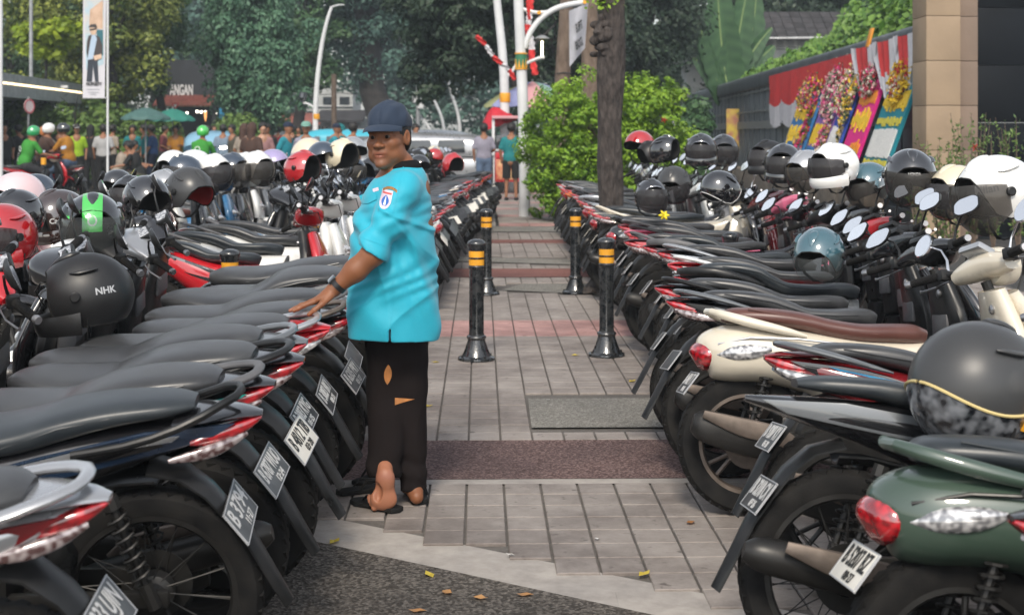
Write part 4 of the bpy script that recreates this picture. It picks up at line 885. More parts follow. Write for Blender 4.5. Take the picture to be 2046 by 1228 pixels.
    # watch
    wc = Vector(W((-.672, 5.50, .912))); ax = Vector((-.71, 0, -.70)); Mw = frame(wc, (0, 1, 0), ax.cross(Vector((0, 1, 0)))).to_3x3()
    wt = MB(); wt.lathe([(.0325, -.010), (.035, -.010), (.035, .010), (.0325, .010), (.0325, -.010)], c=wc, seg=28, M=Mw, cap=False); wo_ = obj('watch_strap', wt, mat('watch_black', (.012, .012, .013), .4), root)
    nrm = Vector((-.62, -.32, .62)).normalized(); fw = MB().box((0, 0, 0), (.032, .036, .011), frame((0, 0, 0), ax, nrm.cross(ax)).to_3x3(), bev=.003); fw.xf(lambda v: v+wc+nrm*.036); obj('watch_face', fw, mat('watch_glass', (.02, .022, .025), .08, coat=1), wo_)
    # sandals
    def sandal(name, x, y, ang, label, parent=None):
        m = MB(); out = [(-.125, 0), (-.11, .036), (-.05, .040), (.02, .038), (.08, .050), (.125, .036), (.14, 0), (.125, -.034), (.08, -.046), (.02, -.036), (-.05, -.036), (-.11, -.034)]
        m.prism([(a, b) for a, b in out], -.018, 0, .004, fn=lambda v: Vector((v.x, v.z, -v.y))); m.xf(lambda v: Vector((v.x, v.y, v.z+.002)))
        st = MB(); st.tube([(.085, .004, .018), (.05, .012, .045), (.0, .030, .052), (-.03, .040, .018)], [.004, .007, .008, .006], 8, flat=.5); st.tube([(.085, .004, .018), (.05, -.008, .045), (.0, -.026, .052), (-.03, -.038, .018)], [.004, .007, .008, .006], 8, flat=.5)
        if parent is None: so = obj(name, m, 'rubber'); tag(so, label, 'sandal', 'spare sandals under the motorcycles')
        else: so = obj(name, m, 'rubber', parent)
        obj('strap', st, 'rubber', so); so.location = (x, y, 0); so.rotation_euler = (0, 0, ang); return so
    sandal('sandal', .08, .11, R(100), None, root); sandal('sandal', -.068, -.05, R(140), None, root)
    sandal('sandal', -.62, 5.95, R(28), 'empty black rubber sandal lying just left of the man\'s feet'); sandal('sandal', -.60, 6.15, R(60), 'empty black sandal lying behind the other empty sandal, by the wheel')
    return root
# ================================================================== helmets
def helmet_shell(kind, scale=1.0, inner=False):
    """forward +X, up +Z, centre of the head at the origin. Built as a cap about a tilted axis, edge = rim"""
    ax = Vector((-.40, 0, .917)).normalized() if kind != 'half' else Vector((-.12, 0, .99)).normalized()
    e1 = Vector((ax.z, 0, -ax.x)); e2 = Vector((0, 1, 0))          # e1 points forward
    R3 = Vector((.156, .132, .142))*scale
    if kind == 'open': key = [(0, 76), (22, 78), (40, 90), (55, 110), (70, 126), (95, 128), (125, 116), (155, 106), (180, 103)]
    elif kind == 'full': key = [(0, 72), (20, 74), (38, 86), (50, 112), (62, 136), (95, 132), (125, 118), (155, 108), (180, 105)]
    else: key = [(0, 72), (45, 80), (75, 100), (105, 104), (140, 100), (180, 98)]
    ks = np.array(key, float); NP, NT = 64, 16; V = []; Fc = []
    for j in range(NT+1):
        for k in range(NP):
            ph = 360*k/NP; pa = ph if ph <= 180 else 360-ph; be = R(np.interp(pa, ks[:, 0], ks[:, 1]))*(j/NT); p = R(ph)
            d = ax*math.cos(be)+(e1*math.cos(p)+e2*math.sin(p))*math.sin(be)
            z = d.z; bulge = 1+.02*max(0, -z); V.append(Vector((d.x*R3.x, d.y*R3.y*bulge, d.z*R3.z)))
    for j in range(NT):
        for k in range(NP): k2 = (k+1) % NP; Fc.append((j*NP+k, j*NP+k2, (j+1)*NP+k2, (j+1)*NP+k))
    return V, Fc, NP, NT, R3
HEL = {}
def helmet_parts(kind):
    if kind in HEL: return HEL[kind]
    out = []; V, Fc, NP, NT, R3 = helmet_shell(kind); V2 = [v*.90 for v in V]; n = len(V)
    m = MB().add(V, Fc); rim = [NT*NP+k for k in range(NP)]; mid = [v.lerp(w, .5)*1.0+v.normalized()*.002 for v, w in ((V[i], V2[i]) for i in rim)]
    o = len(m.v); m.v += [tuple(q) for q in mid]; Fr = [(rim[k], rim[(k+1) % NP], o+(k+1) % NP, o+k) for k in range(NP)]; m.f += Fr
    out.append(('shell', m.mesh('shell', 50), 'SHELL', None))
    li = MB(); VL = V2+[v.lerp(w, .5) for v, w in ((V[i], V2[i]) for i in rim)]; nl = len(V2); li.add(VL, [tuple(reversed(f)) for f in Fc]+[(rim[k], rim[(k+1) % NP], nl+(k+1) % NP, nl+k) for k in range(NP)])
    out.append(('liner', li.mesh('liner', 60), 'LINER', None))
    tr = MB(); pts = [V[i].lerp(V2[i], .12)*1.004 for i in rim]; tr.tube(pts+[pts[0]], .0038, 6, caps=False); out.append(('edge_trim', tr.mesh('edge_trim', 60), 'TRIM', None))
    if kind == 'full':
        c = MB(); N = 26; rows = []
        for i in range(N+1):
            a = R(-88+176*i/N); fz = math.cos(a)**.7 if math.cos(a) > 0 else 0
            for (q, zz) in ((1.0, -.038-.012*fz), (1.045, -.062-.01*fz), (1.03, -.095), (.97, -.112), (.88, -.105), (.90, -.05-.01*fz)):
                rows.append(Vector((math.cos(a)*.156*q*1.03+.006, math.sin(a)*.132*q, zz)))
        M_ = 6; Fq = [(i*M_+k, i*M_+(k+1) % M_, (i+1)*M_+(k+1) % M_, (i+1)*M_+k) for i in range(N) for k in range(M_)]+[tuple(range(M_)), tuple(N*M_+k for k in reversed(range(M_)))]
        c.add(rows, Fq); out.append(('chin_bar', c.mesh('chin_bar', 60), 'SHELL', None))
    if kind in ('open', 'full'):
        v = MB(); nu, nv = 22, 12; lo, hi = (-60, 24) if kind == 'open' else (-32, 28); pv = []
        for i in range(nu+1):
            la = R(-82+164*i/nu)
            for j in range(nv+1):
                el_ = R(hi+(lo-hi)*j/nv*(1-.25*(abs(math.sin(la))**3))); q = 1.07
                pv.append(Vector((math.cos(la)*math.cos(el_*abs(math.cos(la))**.3)*.160*q+.004, math.sin(la)*.138*(1-.12*abs(math.sin(el_))), math.sin(el_)*(.145 if kind == 'open' else .142)*q*abs(math.cos(la))**.25)))
        Fq = [(i*(nv+1)+j, (i+1)*(nv+1)+j, (i+1)*(nv+1)+j+1, i*(nv+1)+j+1) for i in range(nu) for j in range(nv)]
        v.add(pv, Fq); out.append(('visor', v.mesh('visor', 80), 'VISOR', None))
    for sg in (-1, 1):
        b = MB().lathe([(0, -.003), (.017, -.003), (.017, .006), (.013, .009), (0, .009)], c=(.022, sg*.137, .012), seg=18, M=Matrix.Rotation(-sg*PI/2, 3, 'X'), cap=False); out.append(('visor_screw', b.mesh('visor_screw'), 'SCREW', None))
    st = MB(); st.tube([(-.01, .118, -.06), (.0, .095, -.12), (.01, .05, -.155), (.01, 0, -.165), (.01, -.05, -.155), (.0, -.095, -.12), (-.01, -.118, -.06)], .0085, 8, flat=.25); out.append(('chin_strap', st.mesh('chin_strap'), 'liner', None))
    if kind != 'half':
        vt = MB()
        for q in ((.06, 0, .13),): vt.loft([(.10, 0, .108, .006, .003, .003, 2), (.07, 0, .127, .020, .009, .004, 2.3), (.03, 0, .139, .024, .010, .004, 2.3), (.005, 0, .1425, .012, .004, .004, 2)], 12, 3)
        out.append(('top_vent', vt.mesh('top_vent'), 'VENT', None))
        for sg in (-1, 1):
            sv = MB(); sv.loft([(.035, sg*.104, .088, .004, .002, .002, 2), (.005, sg*.110, .086, .010, .007, .004, 2.3), (-.035, sg*.105, .090, .008, .006, .004, 2.3), (-.055, sg*.099, .092, .003, .002, .002, 2)], 10, 3); out.append(('side_vent', sv.mesh('side_vent'), 'VENT', None))
    HEL[kind] = out; return out
def on_helmet(name, me, rotz, up, m, parent, k=1.012):
    """wrap flat lettering (x right, y up, metres) onto the shell around azimuth rotz (from +X) and height up"""
    me = me.copy()
    for v in me.vertices:
        a = rotz+v.co.x/.145; e = math.asin(max(-.98, min(.98, (up+v.co.y)/.142))); v.co = Vector((math.cos(a)*math.cos(e)*.156*k, math.sin(a)*math.cos(e)*.132*k, math.sin(e)*.142*k))
    return link(name, me, m, parent)
def place_helmet(kind, loc, rot, cfg, label, group, far=False, sc=1.0, text=None):
    root = empty('helmet', loc, rot, label, 'helmet', group); root.scale = (sc,)*3; made = {}
    D = dict(SHELL='helmet_gloss_black', LINER='liner', TRIM='rubber', VISOR='visor_smoke', SCREW='plastic', VENT=None); D.update(cfg)
    if not D['VENT']: D['VENT'] = D['SHELL']
    for n, me, mk, par in helmet_parts(kind):
        if far and n in ('chin_strap', 'visor_screw', 'side_vent', 'edge_trim'): continue
        if n == 'visor' and cfg.get('NOVISOR'): continue
        o = link(n, me, D.get(mk, mk), root); made[n] = o
        if n == 'visor' and cfg.get('VISOR_UP'):
            o.rotation_euler = (0, R(-cfg['VISOR_UP']), 0)
    if cfg.get('BAND'):
        V = []; Fc = []
        for i in range(15):
            e = .02+1.75*i/14
            for j in range(7): a = (j/6-.5)*.62; V.append(Vector((math.cos(e)*.156*1.012, math.sin(a)*.132*1.0, math.sin(e)*.142*1.012)) if True else 0)
        for v in V: q = 1.0-.5*(v.y/.132)**2; v.x *= q; v.z *= q
        for i in range(14):
            for j in range(6): q = i*7+j; Fc.append((q, q+1, q+8, q+7))
        link('centre_stripe', mesh_from('centre_stripe', V, Fc, True, 180), cfg['BAND'], made['shell'])
    if cfg.get('SKIRT'):
        V = []; Fc = []; n = 48
        for i in range(n+1):
            a = R(62+236*i/n)
            top = -.10-.16*math.sin(PI*i/n*3)
            for j in range(7): e = top+(-.80-top)*j/6; V.append(Vector((math.cos(a)*math.cos(e)*.156*1.02, math.sin(a)*math.cos(e)*.132*1.02, math.sin(e)*.142*1.02)))
        Fc = [(i*7+j, i*7+j+1, (i+1)*7+j+1, (i+1)*7+j) for i in range(n) for j in range(6)]
        sk = link('lower_band', mesh_from('lower_band', V, Fc, True, 180), cfg['SKIRT'], made['shell']); obj('gold_piping', MB().tube([V[i*7]*1.004 for i in range(n+1)], .0035, 6), 'helmet_pale_gold', sk)
        obj('buckle_tag', MB().box((0, 0, 0), (.012, .045, .075), Matrix.Rotation(.6, 3, 'Z'), bev=.005).xf(lambda v: v+V[44*7]*1.03), 'bollard_yellow', sk)
    for t in (text or []):
        s_, size, az, up, mm = t[:5]; on_helmet('lettering', txt_mesh(s_, size, 0, .0008 if size > .02 else .0003), az, up, mm, made['shell'])
    return root
# ================================================================== ground and paving
def ground_mat(name, c1, c2, scale, rough=.9, bump=.6, bscale=120, c3=None):
    m, t, b = new_mat(name); tc = t.nodes.new('ShaderNodeTexCoord'); n = t.nodes.new('ShaderNodeTexNoise'); n.inputs['Scale'].default_value = scale; n.inputs['Detail'].default_value = 6; n.inputs['Roughness'].default_value = .65
    vo = t.nodes.new('ShaderNodeTexVoronoi'); vo.inputs['Scale'].default_value = bscale; vo.feature = 'F1'
    n2 = t.nodes.new('ShaderNodeTexNoise'); n2.inputs['Scale'].default_value = 1.3; n2.inputs['Detail'].default_value = 5
    for q in (n, vo, n2): t.links.new(tc.outputs['Object'], q.inputs['Vector'])
    r = t.nodes.new('ShaderNodeValToRGB'); r.color_ramp.elements[0].position = .3; r.color_ramp.elements[1].position = .72; r.color_ramp.elements[0].color = (*c1, 1); r.color_ramp.elements[1].color = (*c2, 1)
    t.links.new(n.outputs['Fac'], r.inputs[0])
    mx = t.nodes.new('ShaderNodeMix'); mx.data_type = 'RGBA'; mx.blend_type = 'MULTIPLY'; mx.inputs[0].default_value = .7
    r2 = t.nodes.new('ShaderNodeValToRGB'); r2.color_ramp.elements[0].position = .35; r2.color_ramp.elements[1].position = .65; r2.color_ramp.elements[0].color = (.62, .62, .64, 1); r2.color_ramp.elements[1].color = (1.15, 1.12, 1.08, 1)
    t.links.new(n2.outputs['Fac'], r2.inputs[0]); t.links.new(r.outputs[0], mx.inputs[6]); t.links.new(r2.outputs[0], mx.inputs[7]); last = mx.outputs[2]
    if c3:
        r3 = t.nodes.new('ShaderNodeValToRGB'); r3.color_ramp.elements[0].position = .35; r3.color_ramp.elements[1].position = .75; r3.color_ramp.elements[0].color = (*c3, 1); r3.color_ramp.elements[1].color = (1, 1, 1, 1)
        m3 = t.nodes.new('ShaderNodeMix'); m3.data_type = 'RGBA'; m3.blend_type = 'MULTIPLY'; m3.inputs[0].default_value = .9; t.links.new(vo.outputs['Color'], r3.inputs[0]); t.links.new(last, m3.inputs[6]); t.links.new(r3.outputs[0], m3.inputs[7]); last = m3.outputs[2]
    t.links.new(last, b.inputs['Base Color']); b.inputs['Roughness'].default_value = rough; b.inputs['Specular IOR Level'].default_value = .3
    bp = t.nodes.new('ShaderNodeBump'); bp.inputs['Strength'].default_value = bump; bp.inputs['Distance'].default_value = .006; t.links.new(vo.outputs['Distance'], bp.inputs['Height']); t.links.new(bp.outputs[0], b.inputs['Normal']); return m
ground_mat('asphalt', (.055, .055, .058), (.10, .098, .095), 30, bscale=90, bump=.5, c3=(.4, .4, .4))
ground_mat('gravel_dark', (.09, .08, .072), (.22, .20, .18), 60, bscale=95, bump=1.0, c3=(.25, .24, .23))
ground_mat('pebble_purple', (.13, .088, .085), (.30, .21, .20), 70, bscale=110, bump=1.0, c3=(.35, .30, .30))
ground_mat('band_red', (.20, .085, .075), (.30, .15, .13), 40, bscale=150, bump=.4, c3=(.6, .6, .6))
ground_mat('concrete_rough', (.20, .195, .18), (.34, .33, .31), 35, bscale=120, bump=.8, c3=(.55, .55, .52))
ground_mat('mortar', (.10, .092, .085), (.15, .14, .13), 30, bscale=100, bump=.5)
ground_mat('concrete_smooth', (.27, .25, .235), (.40, .375, .35), 12, rough=.75, bscale=300, bump=.15)
def tile_mat(name, c1, c2):
    m, t, b = new_mat(name); tc = t.nodes.new('ShaderNodeTexCoord'); g = t.nodes.new('ShaderNodeNewGeometry')
    n = t.nodes.new('ShaderNodeTexNoise'); n.inputs['Scale'].default_value = 3.2; n.inputs['Detail'].default_value = 9; n.inputs['Roughness'].default_value = .72
    n1 = t.nodes.new('ShaderNodeTexNoise'); n1.inputs['Scale'].default_value = 40; n1.inputs['Detail'].default_value = 6
    mp = t.nodes.new('ShaderNodeMapping'); mp.inputs['Scale'].default_value = (1, 6, 1)
    t.links.new(g.outputs['Position'], n.inputs['Vector']); t.links.new(g.outputs['Position'], mp.inputs[0]); t.links.new(mp.outputs[0], n1.inputs['Vector'])
    at = t.nodes.new('ShaderNodeAttribute'); at.attribute_name = 'shade'; oi = t.nodes.new('ShaderNodeObjectInfo')
    a1 = t.nodes.new('ShaderNodeMath'); a1.operation = 'ADD'; a2 = t.nodes.new('ShaderNodeMath'); a2.operation = 'MULTIPLY_ADD'; a2.inputs[1].default_value = .13
    t.links.new(at.outputs['Fac'], a1.inputs[0]); t.links.new(oi.outputs['Random'], a1.inputs[1]); t.links.new(a1.outputs[0], a2.inputs[0]); t.links.new(n.outputs['Fac'], a2.inputs[2])
    a3 = t.nodes.new('ShaderNodeMath'); a3.operation = 'MULTIPLY_ADD'; a3.inputs[1].default_value = .40; t.links.new(n1.outputs['Fac'], a3.inputs[0]); t.links.new(a2.outputs[0], a3.inputs[2])
    r = t.nodes.new('ShaderNodeValToRGB'); r.color_ramp.elements[0].position = .50; r.color_ramp.elements[1].position = .98; r.color_ramp.elements[0].color = (*c1, 1); r.color_ramp.elements[1].color = (*c2, 1)
    t.links.new(a3.outputs[0], r.inputs[0])
    n5 = t.nodes.new('ShaderNodeTexNoise'); n5.inputs['Scale'].default_value = 1.1; n5.inputs['Detail'].default_value = 7; n5.inputs['Roughness'].default_value = .75; t.links.new(g.outputs['Position'], n5.inputs['Vector'])
    r5 = t.nodes.new('ShaderNodeValToRGB'); r5.color_ramp.elements[0].position = .40; r5.color_ramp.elements[1].position = .58; r5.color_ramp.elements[0].color = (.62, .60, .60, 1); r5.color_ramp.elements[1].color = (1, 1, 1, 1); t.links.new(n5.outputs['Fac'], r5.inputs[0])
    n6 = t.nodes.new('ShaderNodeTexNoise'); n6.inputs['Scale'].default_value = 17; n6.inputs['Detail'].default_value = 3; t.links.new(g.outputs['Position'], n6.inputs['Vector'])
    r6 = t.nodes.new('ShaderNodeValToRGB'); r6.color_ramp.elements[0].position = .27; r6.color_ramp.elements[1].position = .36; r6.color_ramp.elements[0].color = (.45, .43, .42, 1); r6.color_ramp.elements[1].color = (1, 1, 1, 1); t.links.new(n6.outputs['Fac'], r6.inputs[0])
    q5 = t.nodes.new('ShaderNodeMix'); q5.data_type = 'RGBA'; q5.blend_type = 'MULTIPLY'; q5.inputs[0].default_value = 1; q6 = t.nodes.new('ShaderNodeMix'); q6.data_type = 'RGBA'; q6.blend_type = 'MULTIPLY'; q6.inputs[0].default_value = 1
    t.links.new(r.outputs[0], q5.inputs[6]); t.links.new(r5.outputs[0], q5.inputs[7]); t.links.new(q5.outputs[2], q6.inputs[6]); t.links.new(r6.outputs[0], q6.inputs[7]); t.links.new(q6.outputs[2], b.inputs['Base Color']); b.inputs['Roughness'].default_value = .62; b.inputs['Specular IOR Level'].default_value = .4
    bp = t.nodes.new('ShaderNodeBump'); bp.inputs['Strength'].default_value = .45; bp.inputs['Distance'].default_value = .008; t.links.new(n1.outputs['Fac'], bp.inputs['Height']); t.links.new(bp.outputs[0], b.inputs['Normal']); return m
tile_mat('tile_grey', (.198, .170, .152), (.345, .310, .285)); tile_mat('tile_red', (.36, .20, .18), (.48, .29, .27)); tile_mat('tile_pale', (.26, .23, .20), (.38, .35, .32))
TH = -.0221
def uv(u, v, z=0): return Vector((u+TH*v, v-TH*u, z))
def sheet(name, pts, z, m, kind='structure', parent=None):
    me = mesh_from(name, [(p[0], p[1], z) for p in pts], [tuple(range(len(pts)))], False); o = link(name, me, m, parent)
    if parent is None: o['kind'] = kind
    return o
sheet('ground', [(-300, -60), (300, -60), (300, 400), (-300, 400)], -.024, 'asphalt')
K_ = 4263.0
pav = sheet('pavement', [uv(-4.6, 1.0), uv(5.2, 1.0), uv(5.2, 22.9), uv(-4.6, 22.9)], -.012, 'mortar')
TU, TV = .157, .178
def line_v(u): return 5.19-(u+.66)*.685           # near edge of the tiled field: dark asphalt lies on this side
bands = [(6.21, 6.94), (14.85, 15.8), (19.4, 20.1)]
def zone(u, v):
    p = uv(u, v)
    if p.y < line_v(p.x)+.225: return None
    for a, b in bands:
        if a-.02 < v < b+.02: return None
    if .09 < p.x < 1.9 and 7.24 < v < 8.12: return None
    if -.1 < p.x < 2.0 and 13.15+(.9-p.x)*.45 < v < 14.2: return None
    if p.x > -.8 and 16.45-(p.x)*.35 < v < 17.0-(p.x-.9)*.25: return None
    if 21.7 < v: return None
    return 'tile_red' if 10.5 < v < 11.40 else 'tile_grey'
tiles = []
nv0 = 0; v = 2.0
while v < 21.7:
    tv = TV
    for i in range(-29, 33):
        u = i*TU+.02; z_ = zone(u, v+tv/2)
        if z_ and zone(u-TU*.4, v+tv*.1) and zone(u+TU*.4, v+tv*.9): tiles.append((u, v+tv/2, z_))
    v += tv
    for a, b in bands:
        if abs(v-a) < tv*.9 and v < a: v = a-1e-3+.02
    for a, b in bands:
        if a < v < b: v = b+.025
def tile_verts(u, v, dz, g=.0045, rnd=random):
    c = uv(u, v); a = TU/2-g; b = TV/2-.0042; ch = .003
    dzs = [dz+rnd.uniform(-.0008, .0008) for _ in range(4)]
    V = []
    for (su, sv), z in zip(((-1, -1), (1, -1), (1, 1), (-1, 1)), dzs): V.append(uv(u+su*a, v+sv*b, -.012))
    for (su, sv), z in zip(((-1, -1), (1, -1), (1, 1), (-1, 1)), dzs): V.append(uv(u+su*a, v+sv*b, z-ch))
    for (su, sv), z in zip(((-1, -1), (1, -1), (1, 1), (-1, 1)), dzs): V.append(uv(u+su*(a-ch), v+sv*(b-ch), z))
    Fc = []
    for o in (0, 4):
        for k in range(4): k2 = (k+1) % 4; Fc.append((o+k, o+k2, o+4+k2, o+4+k))
    Fc.append((8, 9, 10, 11)); return V, Fc
vis = sorted([t for t in tiles if -1.05 < uv(t[0], t[1]).x < (.78 if t[1] > 5 else .72) and uv(t[0], t[1]).y > 4.2], key=lambda t: t[1])[:290]
vs_ = set((t[0], t[1]) for t in vis); rest = {}
for t in tiles:
    if (t[0], t[1]) not in vs_: rest.setdefault(t[2], []).append(t)
for t in vis:
    V, Fc = tile_verts(t[0], t[1], random.uniform(-.0012, .0008)); c = uv(t[0], t[1]); me = mesh_from('tile', [p-c for p in V], Fc, False); o = link('tile', me, t[2], pav); o.location = c
for k, L in rest.items():
    V = []; Fc = []; sh = []
    for t in L:
        a, b = tile_verts(t[0], t[1], random.uniform(-.0012, .0008)); o = len(V); V += a; Fc += [tuple(q+o for q in f) for f in b]; sh += [random.random()]*12
    me = mesh_from('tile_field', V, Fc, False); at = me.attributes.new('shade', 'FLOAT', 'POINT'); at.data.foreach_set('value', sh); o = link('tile_field', me, k, pav); o['kind'] = 'stuff'
def band(name, a, b, m, u0=-4.5, u1=5.1, z=-.002): return sheet(name, [uv(u0, a), uv(u1, a), uv(u1, b), uv(u0, b)], z, m)
band('pebble_strip', 6.185, 6.965, 'pebble_purple'); band('red_strip', 14.86, 15.79, 'band_red'); band('red_strip', 19.41, 20.09, 'band_red')
sheet('rough_patch', [(.10, 7.26), (1.9, 7.30), (1.9, 8.10), (.09, 8.06)], -.001, 'concrete_rough')
sheet('rough_patch', [(-.1, 13.62), (2.0, 12.75), (2.0, 14.2), (.1, 14.2)], -.0005, 'concrete_rough')
sheet('rough_patch', [(-.8, 16.8), (.4, 16.35), (2.2, 15.85), (2.2, 16.6), (.4, 17.0), (-.8, 17.4)], -.0005, 'concrete_rough')
sheet('rough_strip', [uv(-4.5, 21.7), uv(5.1, 21.7), uv(5.1, 22.95), uv(-4.5, 22.95)], -.001, 'concrete_rough')
# near wedge of dark asphalt and the pale concrete edging between it and the tiles
P0, P1 = (-4.6, line_v(-4.6)), (5.2, line_v(5.2))
sheet('asphalt_wedge', [(-4.6, -2), (5.2, -2), P1, P0], .0, 'gravel_dark')
sheet('concrete_border', [P0, P1, (P1[0], P1[1]+.36), (P0[0], P0[1]+.36)], -.0085, 'concrete_smooth')
eb = MB(); 
for k in range(26):
    x0 = -4.6+.38*k; x1 = x0+.3795
    V = [(x0, line_v(x0)+.004, .0), (x1, line_v(x1)+.004, .0), (x1, line_v(x1)+.165, .0), (x0, line_v(x0)+.165, .0)]
    o = len(eb.v); eb.v += [(a, b, -.012) for a, b, c in V]+[(a, b, -.0035) for a, b, c in V]; eb.f += [(o+4, o+5, o+6, o+7)]+[(o+q, o+(q+1) % 4, o+4+(q+1) % 4, o+4+q) for q in range(4)]
tag(obj('edging', eb, 'concrete_smooth', None, 20), kind='structure')
for a, b in ((6.10, 6.185),): sheet('concrete_joint', [uv(-4.5, a), uv(5.1, a), uv(5.1, b), uv(-4.5, b)], -.0035, 'concrete_smooth')
# far walkway with a kerb on its left
for k in range(34):
    v0 = 23.0+k*.6; mt = ('tile_red', 'tile_pale', 'tile_grey', 'tile_pale')[k % 4] if k < 24 else 'tile_grey'
    for j in range(6):
        u0 = .30+j*.5; m_ = MB(); c = uv(u0+.25, v0+.3); m_.box((0, 0, -.005), (.485, .585, .03), bev=0); o = obj('paving_slab', m_, mt, pav, 20); o.location = c
kb = MB()
for k in range(30): c = uv(.12, 23.4+k*.8); kb.box((c.x, c.y, -.01), (.26, .78, .05), bev=.008)
tag(obj('kerb', kb, 'concrete_smooth', None, 25), kind='structure')
# worn lane of the street on the left, a step lower
sheet('road', [(-60, 24.5), (-.1, 24.5), (-1.2, 90), (-60, 90)], -.018, 'asphalt')
# fallen leaves and litter
lm_ = [leafmat('leaf_yellow', (.52, .40, .05), (.66, .52, .10)), leafmat('leaf_brown', (.35, .16, .06), (.5, .28, .12)), leafmat('paper', (.6, .58, .55), (.7, .7, .68))]
WHERE = ['by the tyre nearest the man on the left', 'lying on the dark asphalt left of centre', 'lying just left of the rough rectangular patch', 'in the middle of the dark asphalt wedge', 'on the paving near the dark wedge, right of centre', 'beside the brown leaf on the dark asphalt', 'in front of the front right bollard', 'by the foot of the front left bollard', 'lying right of centre beyond the front bollards', 'on the joint in the middle of the near tiles', 'showing between the trouser legs', 'beside the trousers above the dark band', 'beside the white tyre edge on the pebble strip', 'halfway between the front bollards', 'at the tip of the asphalt wedge', 'at the very bottom edge of the picture', 'in the centre of the near tiles', 'near the right hand mudguard tips']
spots = [(668, 1083, 0), (858, 1150, 0), (1095, 800, 2), (893, 1185, 1), (1287, 1148, 0), (960, 1196, 1), (1263, 762, 0), (870, 724, 0), (1133, 611, 2), (1193, 1078, 2), (736, 812, 0), (855, 812, 0), (1440, 872, 0), (1150, 710, 0), (1050, 1190, 1), (835, 1222, 1), (1020, 1110, 2), (1380, 1045, 1)]
for i, (a, b, k) in enumerate(spots):
    p = px(a, b); s_ = .022 if k < 2 else .012; V = [(-s_*1.3, 0, .002), (-.3*s_, s_*.7, .009), (s_*.6, s_*.5, .004), (s_*1.4, 0, .010), (s_*.5, -s_*.6, .005), (-.4*s_, -s_*.65, .006), (0, 0, .001)]
    me = mesh_from('fallen_leaf', V, [(0, 6, 1), (1, 6, 2), (2, 6, 3), (3, 6, 4), (4, 6, 5), (5, 6, 0)], False); at = me.attributes.new('shade', 'FLOAT', 'POINT'); at.data.foreach_set('value', [random.random()]*7)
    nm = 'fallen_leaf' if k < 2 else 'paper_scrap'; o = link(nm, me, lm_[k]); o.location = (p.x, p.y, .0015); o.rotation_euler = (0, 0, random.uniform(0, 6))
    tag(o, ('small yellow leaf', 'small brown leaf', 'tiny scrap of white paper')[k]+' '+WHERE[i], 'leaf' if k < 2 else 'litter', ('yellow leaves fallen on the paving', 'brown leaves fallen on the paving', 'paper scraps on the paving')[k])
# ------------------------------------------------------------------ bollards
mat('bollard_black', (.006, .008, .010), .28, coat=.5, col2=(.026, .027, .028), vscale=26, rvar=.15, bump=.2, bscale=60)
mat('bollard_yellow', (.70, .32, .02), .45, var=.12, vscale=20)
BC = {}
def bollard(x, y, label):
    r = empty('bollard', (x, y, 0), (0, 0, random.uniform(0, 6)), label, 'bollard', 'black and yellow bollards across the walkway')
    if not BC:
        BC['base'] = MB().lathe([(0, 0), (.122, 0), (.125, .006), (.122, .018), (.108, .024), (.098, .028), (.086, .05), (.074, .08), (.062, .115), (.055, .140), (.0, .140)], seg=36, cap=False).mesh('base')
        BC['bolt'] = MB().lathe([(0, .0), (.009, .0), (.009, .012), (0, .012)], seg=6, cap=False).mesh('bolt')
        BC['post'] = MB().lathe([(.0, .135), (.060, .135), (.066, .150), (.062, .160), (.052, .165), (.049, .18), (.048, .60), (.053, .605), (.055, .618), (.051, .625), (.0, .625)], seg=36, cap=False).mesh('post')
        BC['reflector_band'] = MB().lathe([(.0512, .627), (.0512, .668), (.0505, .668), (.0505, .627), (.0512, .627)], seg=36, cap=False).mesh('reflector_band')
        BC['ring'] = MB().lathe([(.0, .668), (.054, .668), (.055, .674), (.054, .680), (0, .680)], seg=36, cap=False).mesh('ring')
        BC['head'] = MB().lathe([(.0, .721), (.052, .721), (.054, .730), (.056, .742), (.062, .760), (.063, .772), (.059, .781), (.040, .794), (.015, .799), (0, .80)], seg=36, cap=False).mesh('head')
    link('base', BC['base'], 'bollard_black', r); link('post', BC['post'], 'bollard_black', r)
    for k in range(4): b = link('bolt', BC['bolt'], 'bollard_black', r); b.location = (.108*math.cos(k*PI/2+.4), .108*math.sin(k*PI/2+.4), .022)
    link('reflector_band', BC['reflector_band'], 'bollard_yellow', r); q = link('reflector_band', BC['reflector_band'], 'bollard_yellow', r); q.location = (0, 0, .053); link('ring', BC['ring'], 'bollard_black', r); link('head', BC['head'], 'bollard_black', r)
for (a, b, lb) in ((952, 718, 'black bollard with two yellow bands just right of the man'), (1212, 710, 'black bollard with yellow bands, front right, beside the motorcycle tails'), (972, 588, 'bollard half hidden behind the one nearest the man'), (1150, 585, 'black bollard with yellow bands standing in front of the tree trunk')):
    p = px(a, b); bollard(p.x, p.y, lb)
bollard(-1.71, 8.62, 'bollard showing only its yellow bands among the near left motorcycles'); bollard(1.55, 10.1, 'bollard top poking up between the seats of the right row'); bollard(-1.77, 12.9, 'bollard head showing left of the man behind dark seats')
build_attendant()
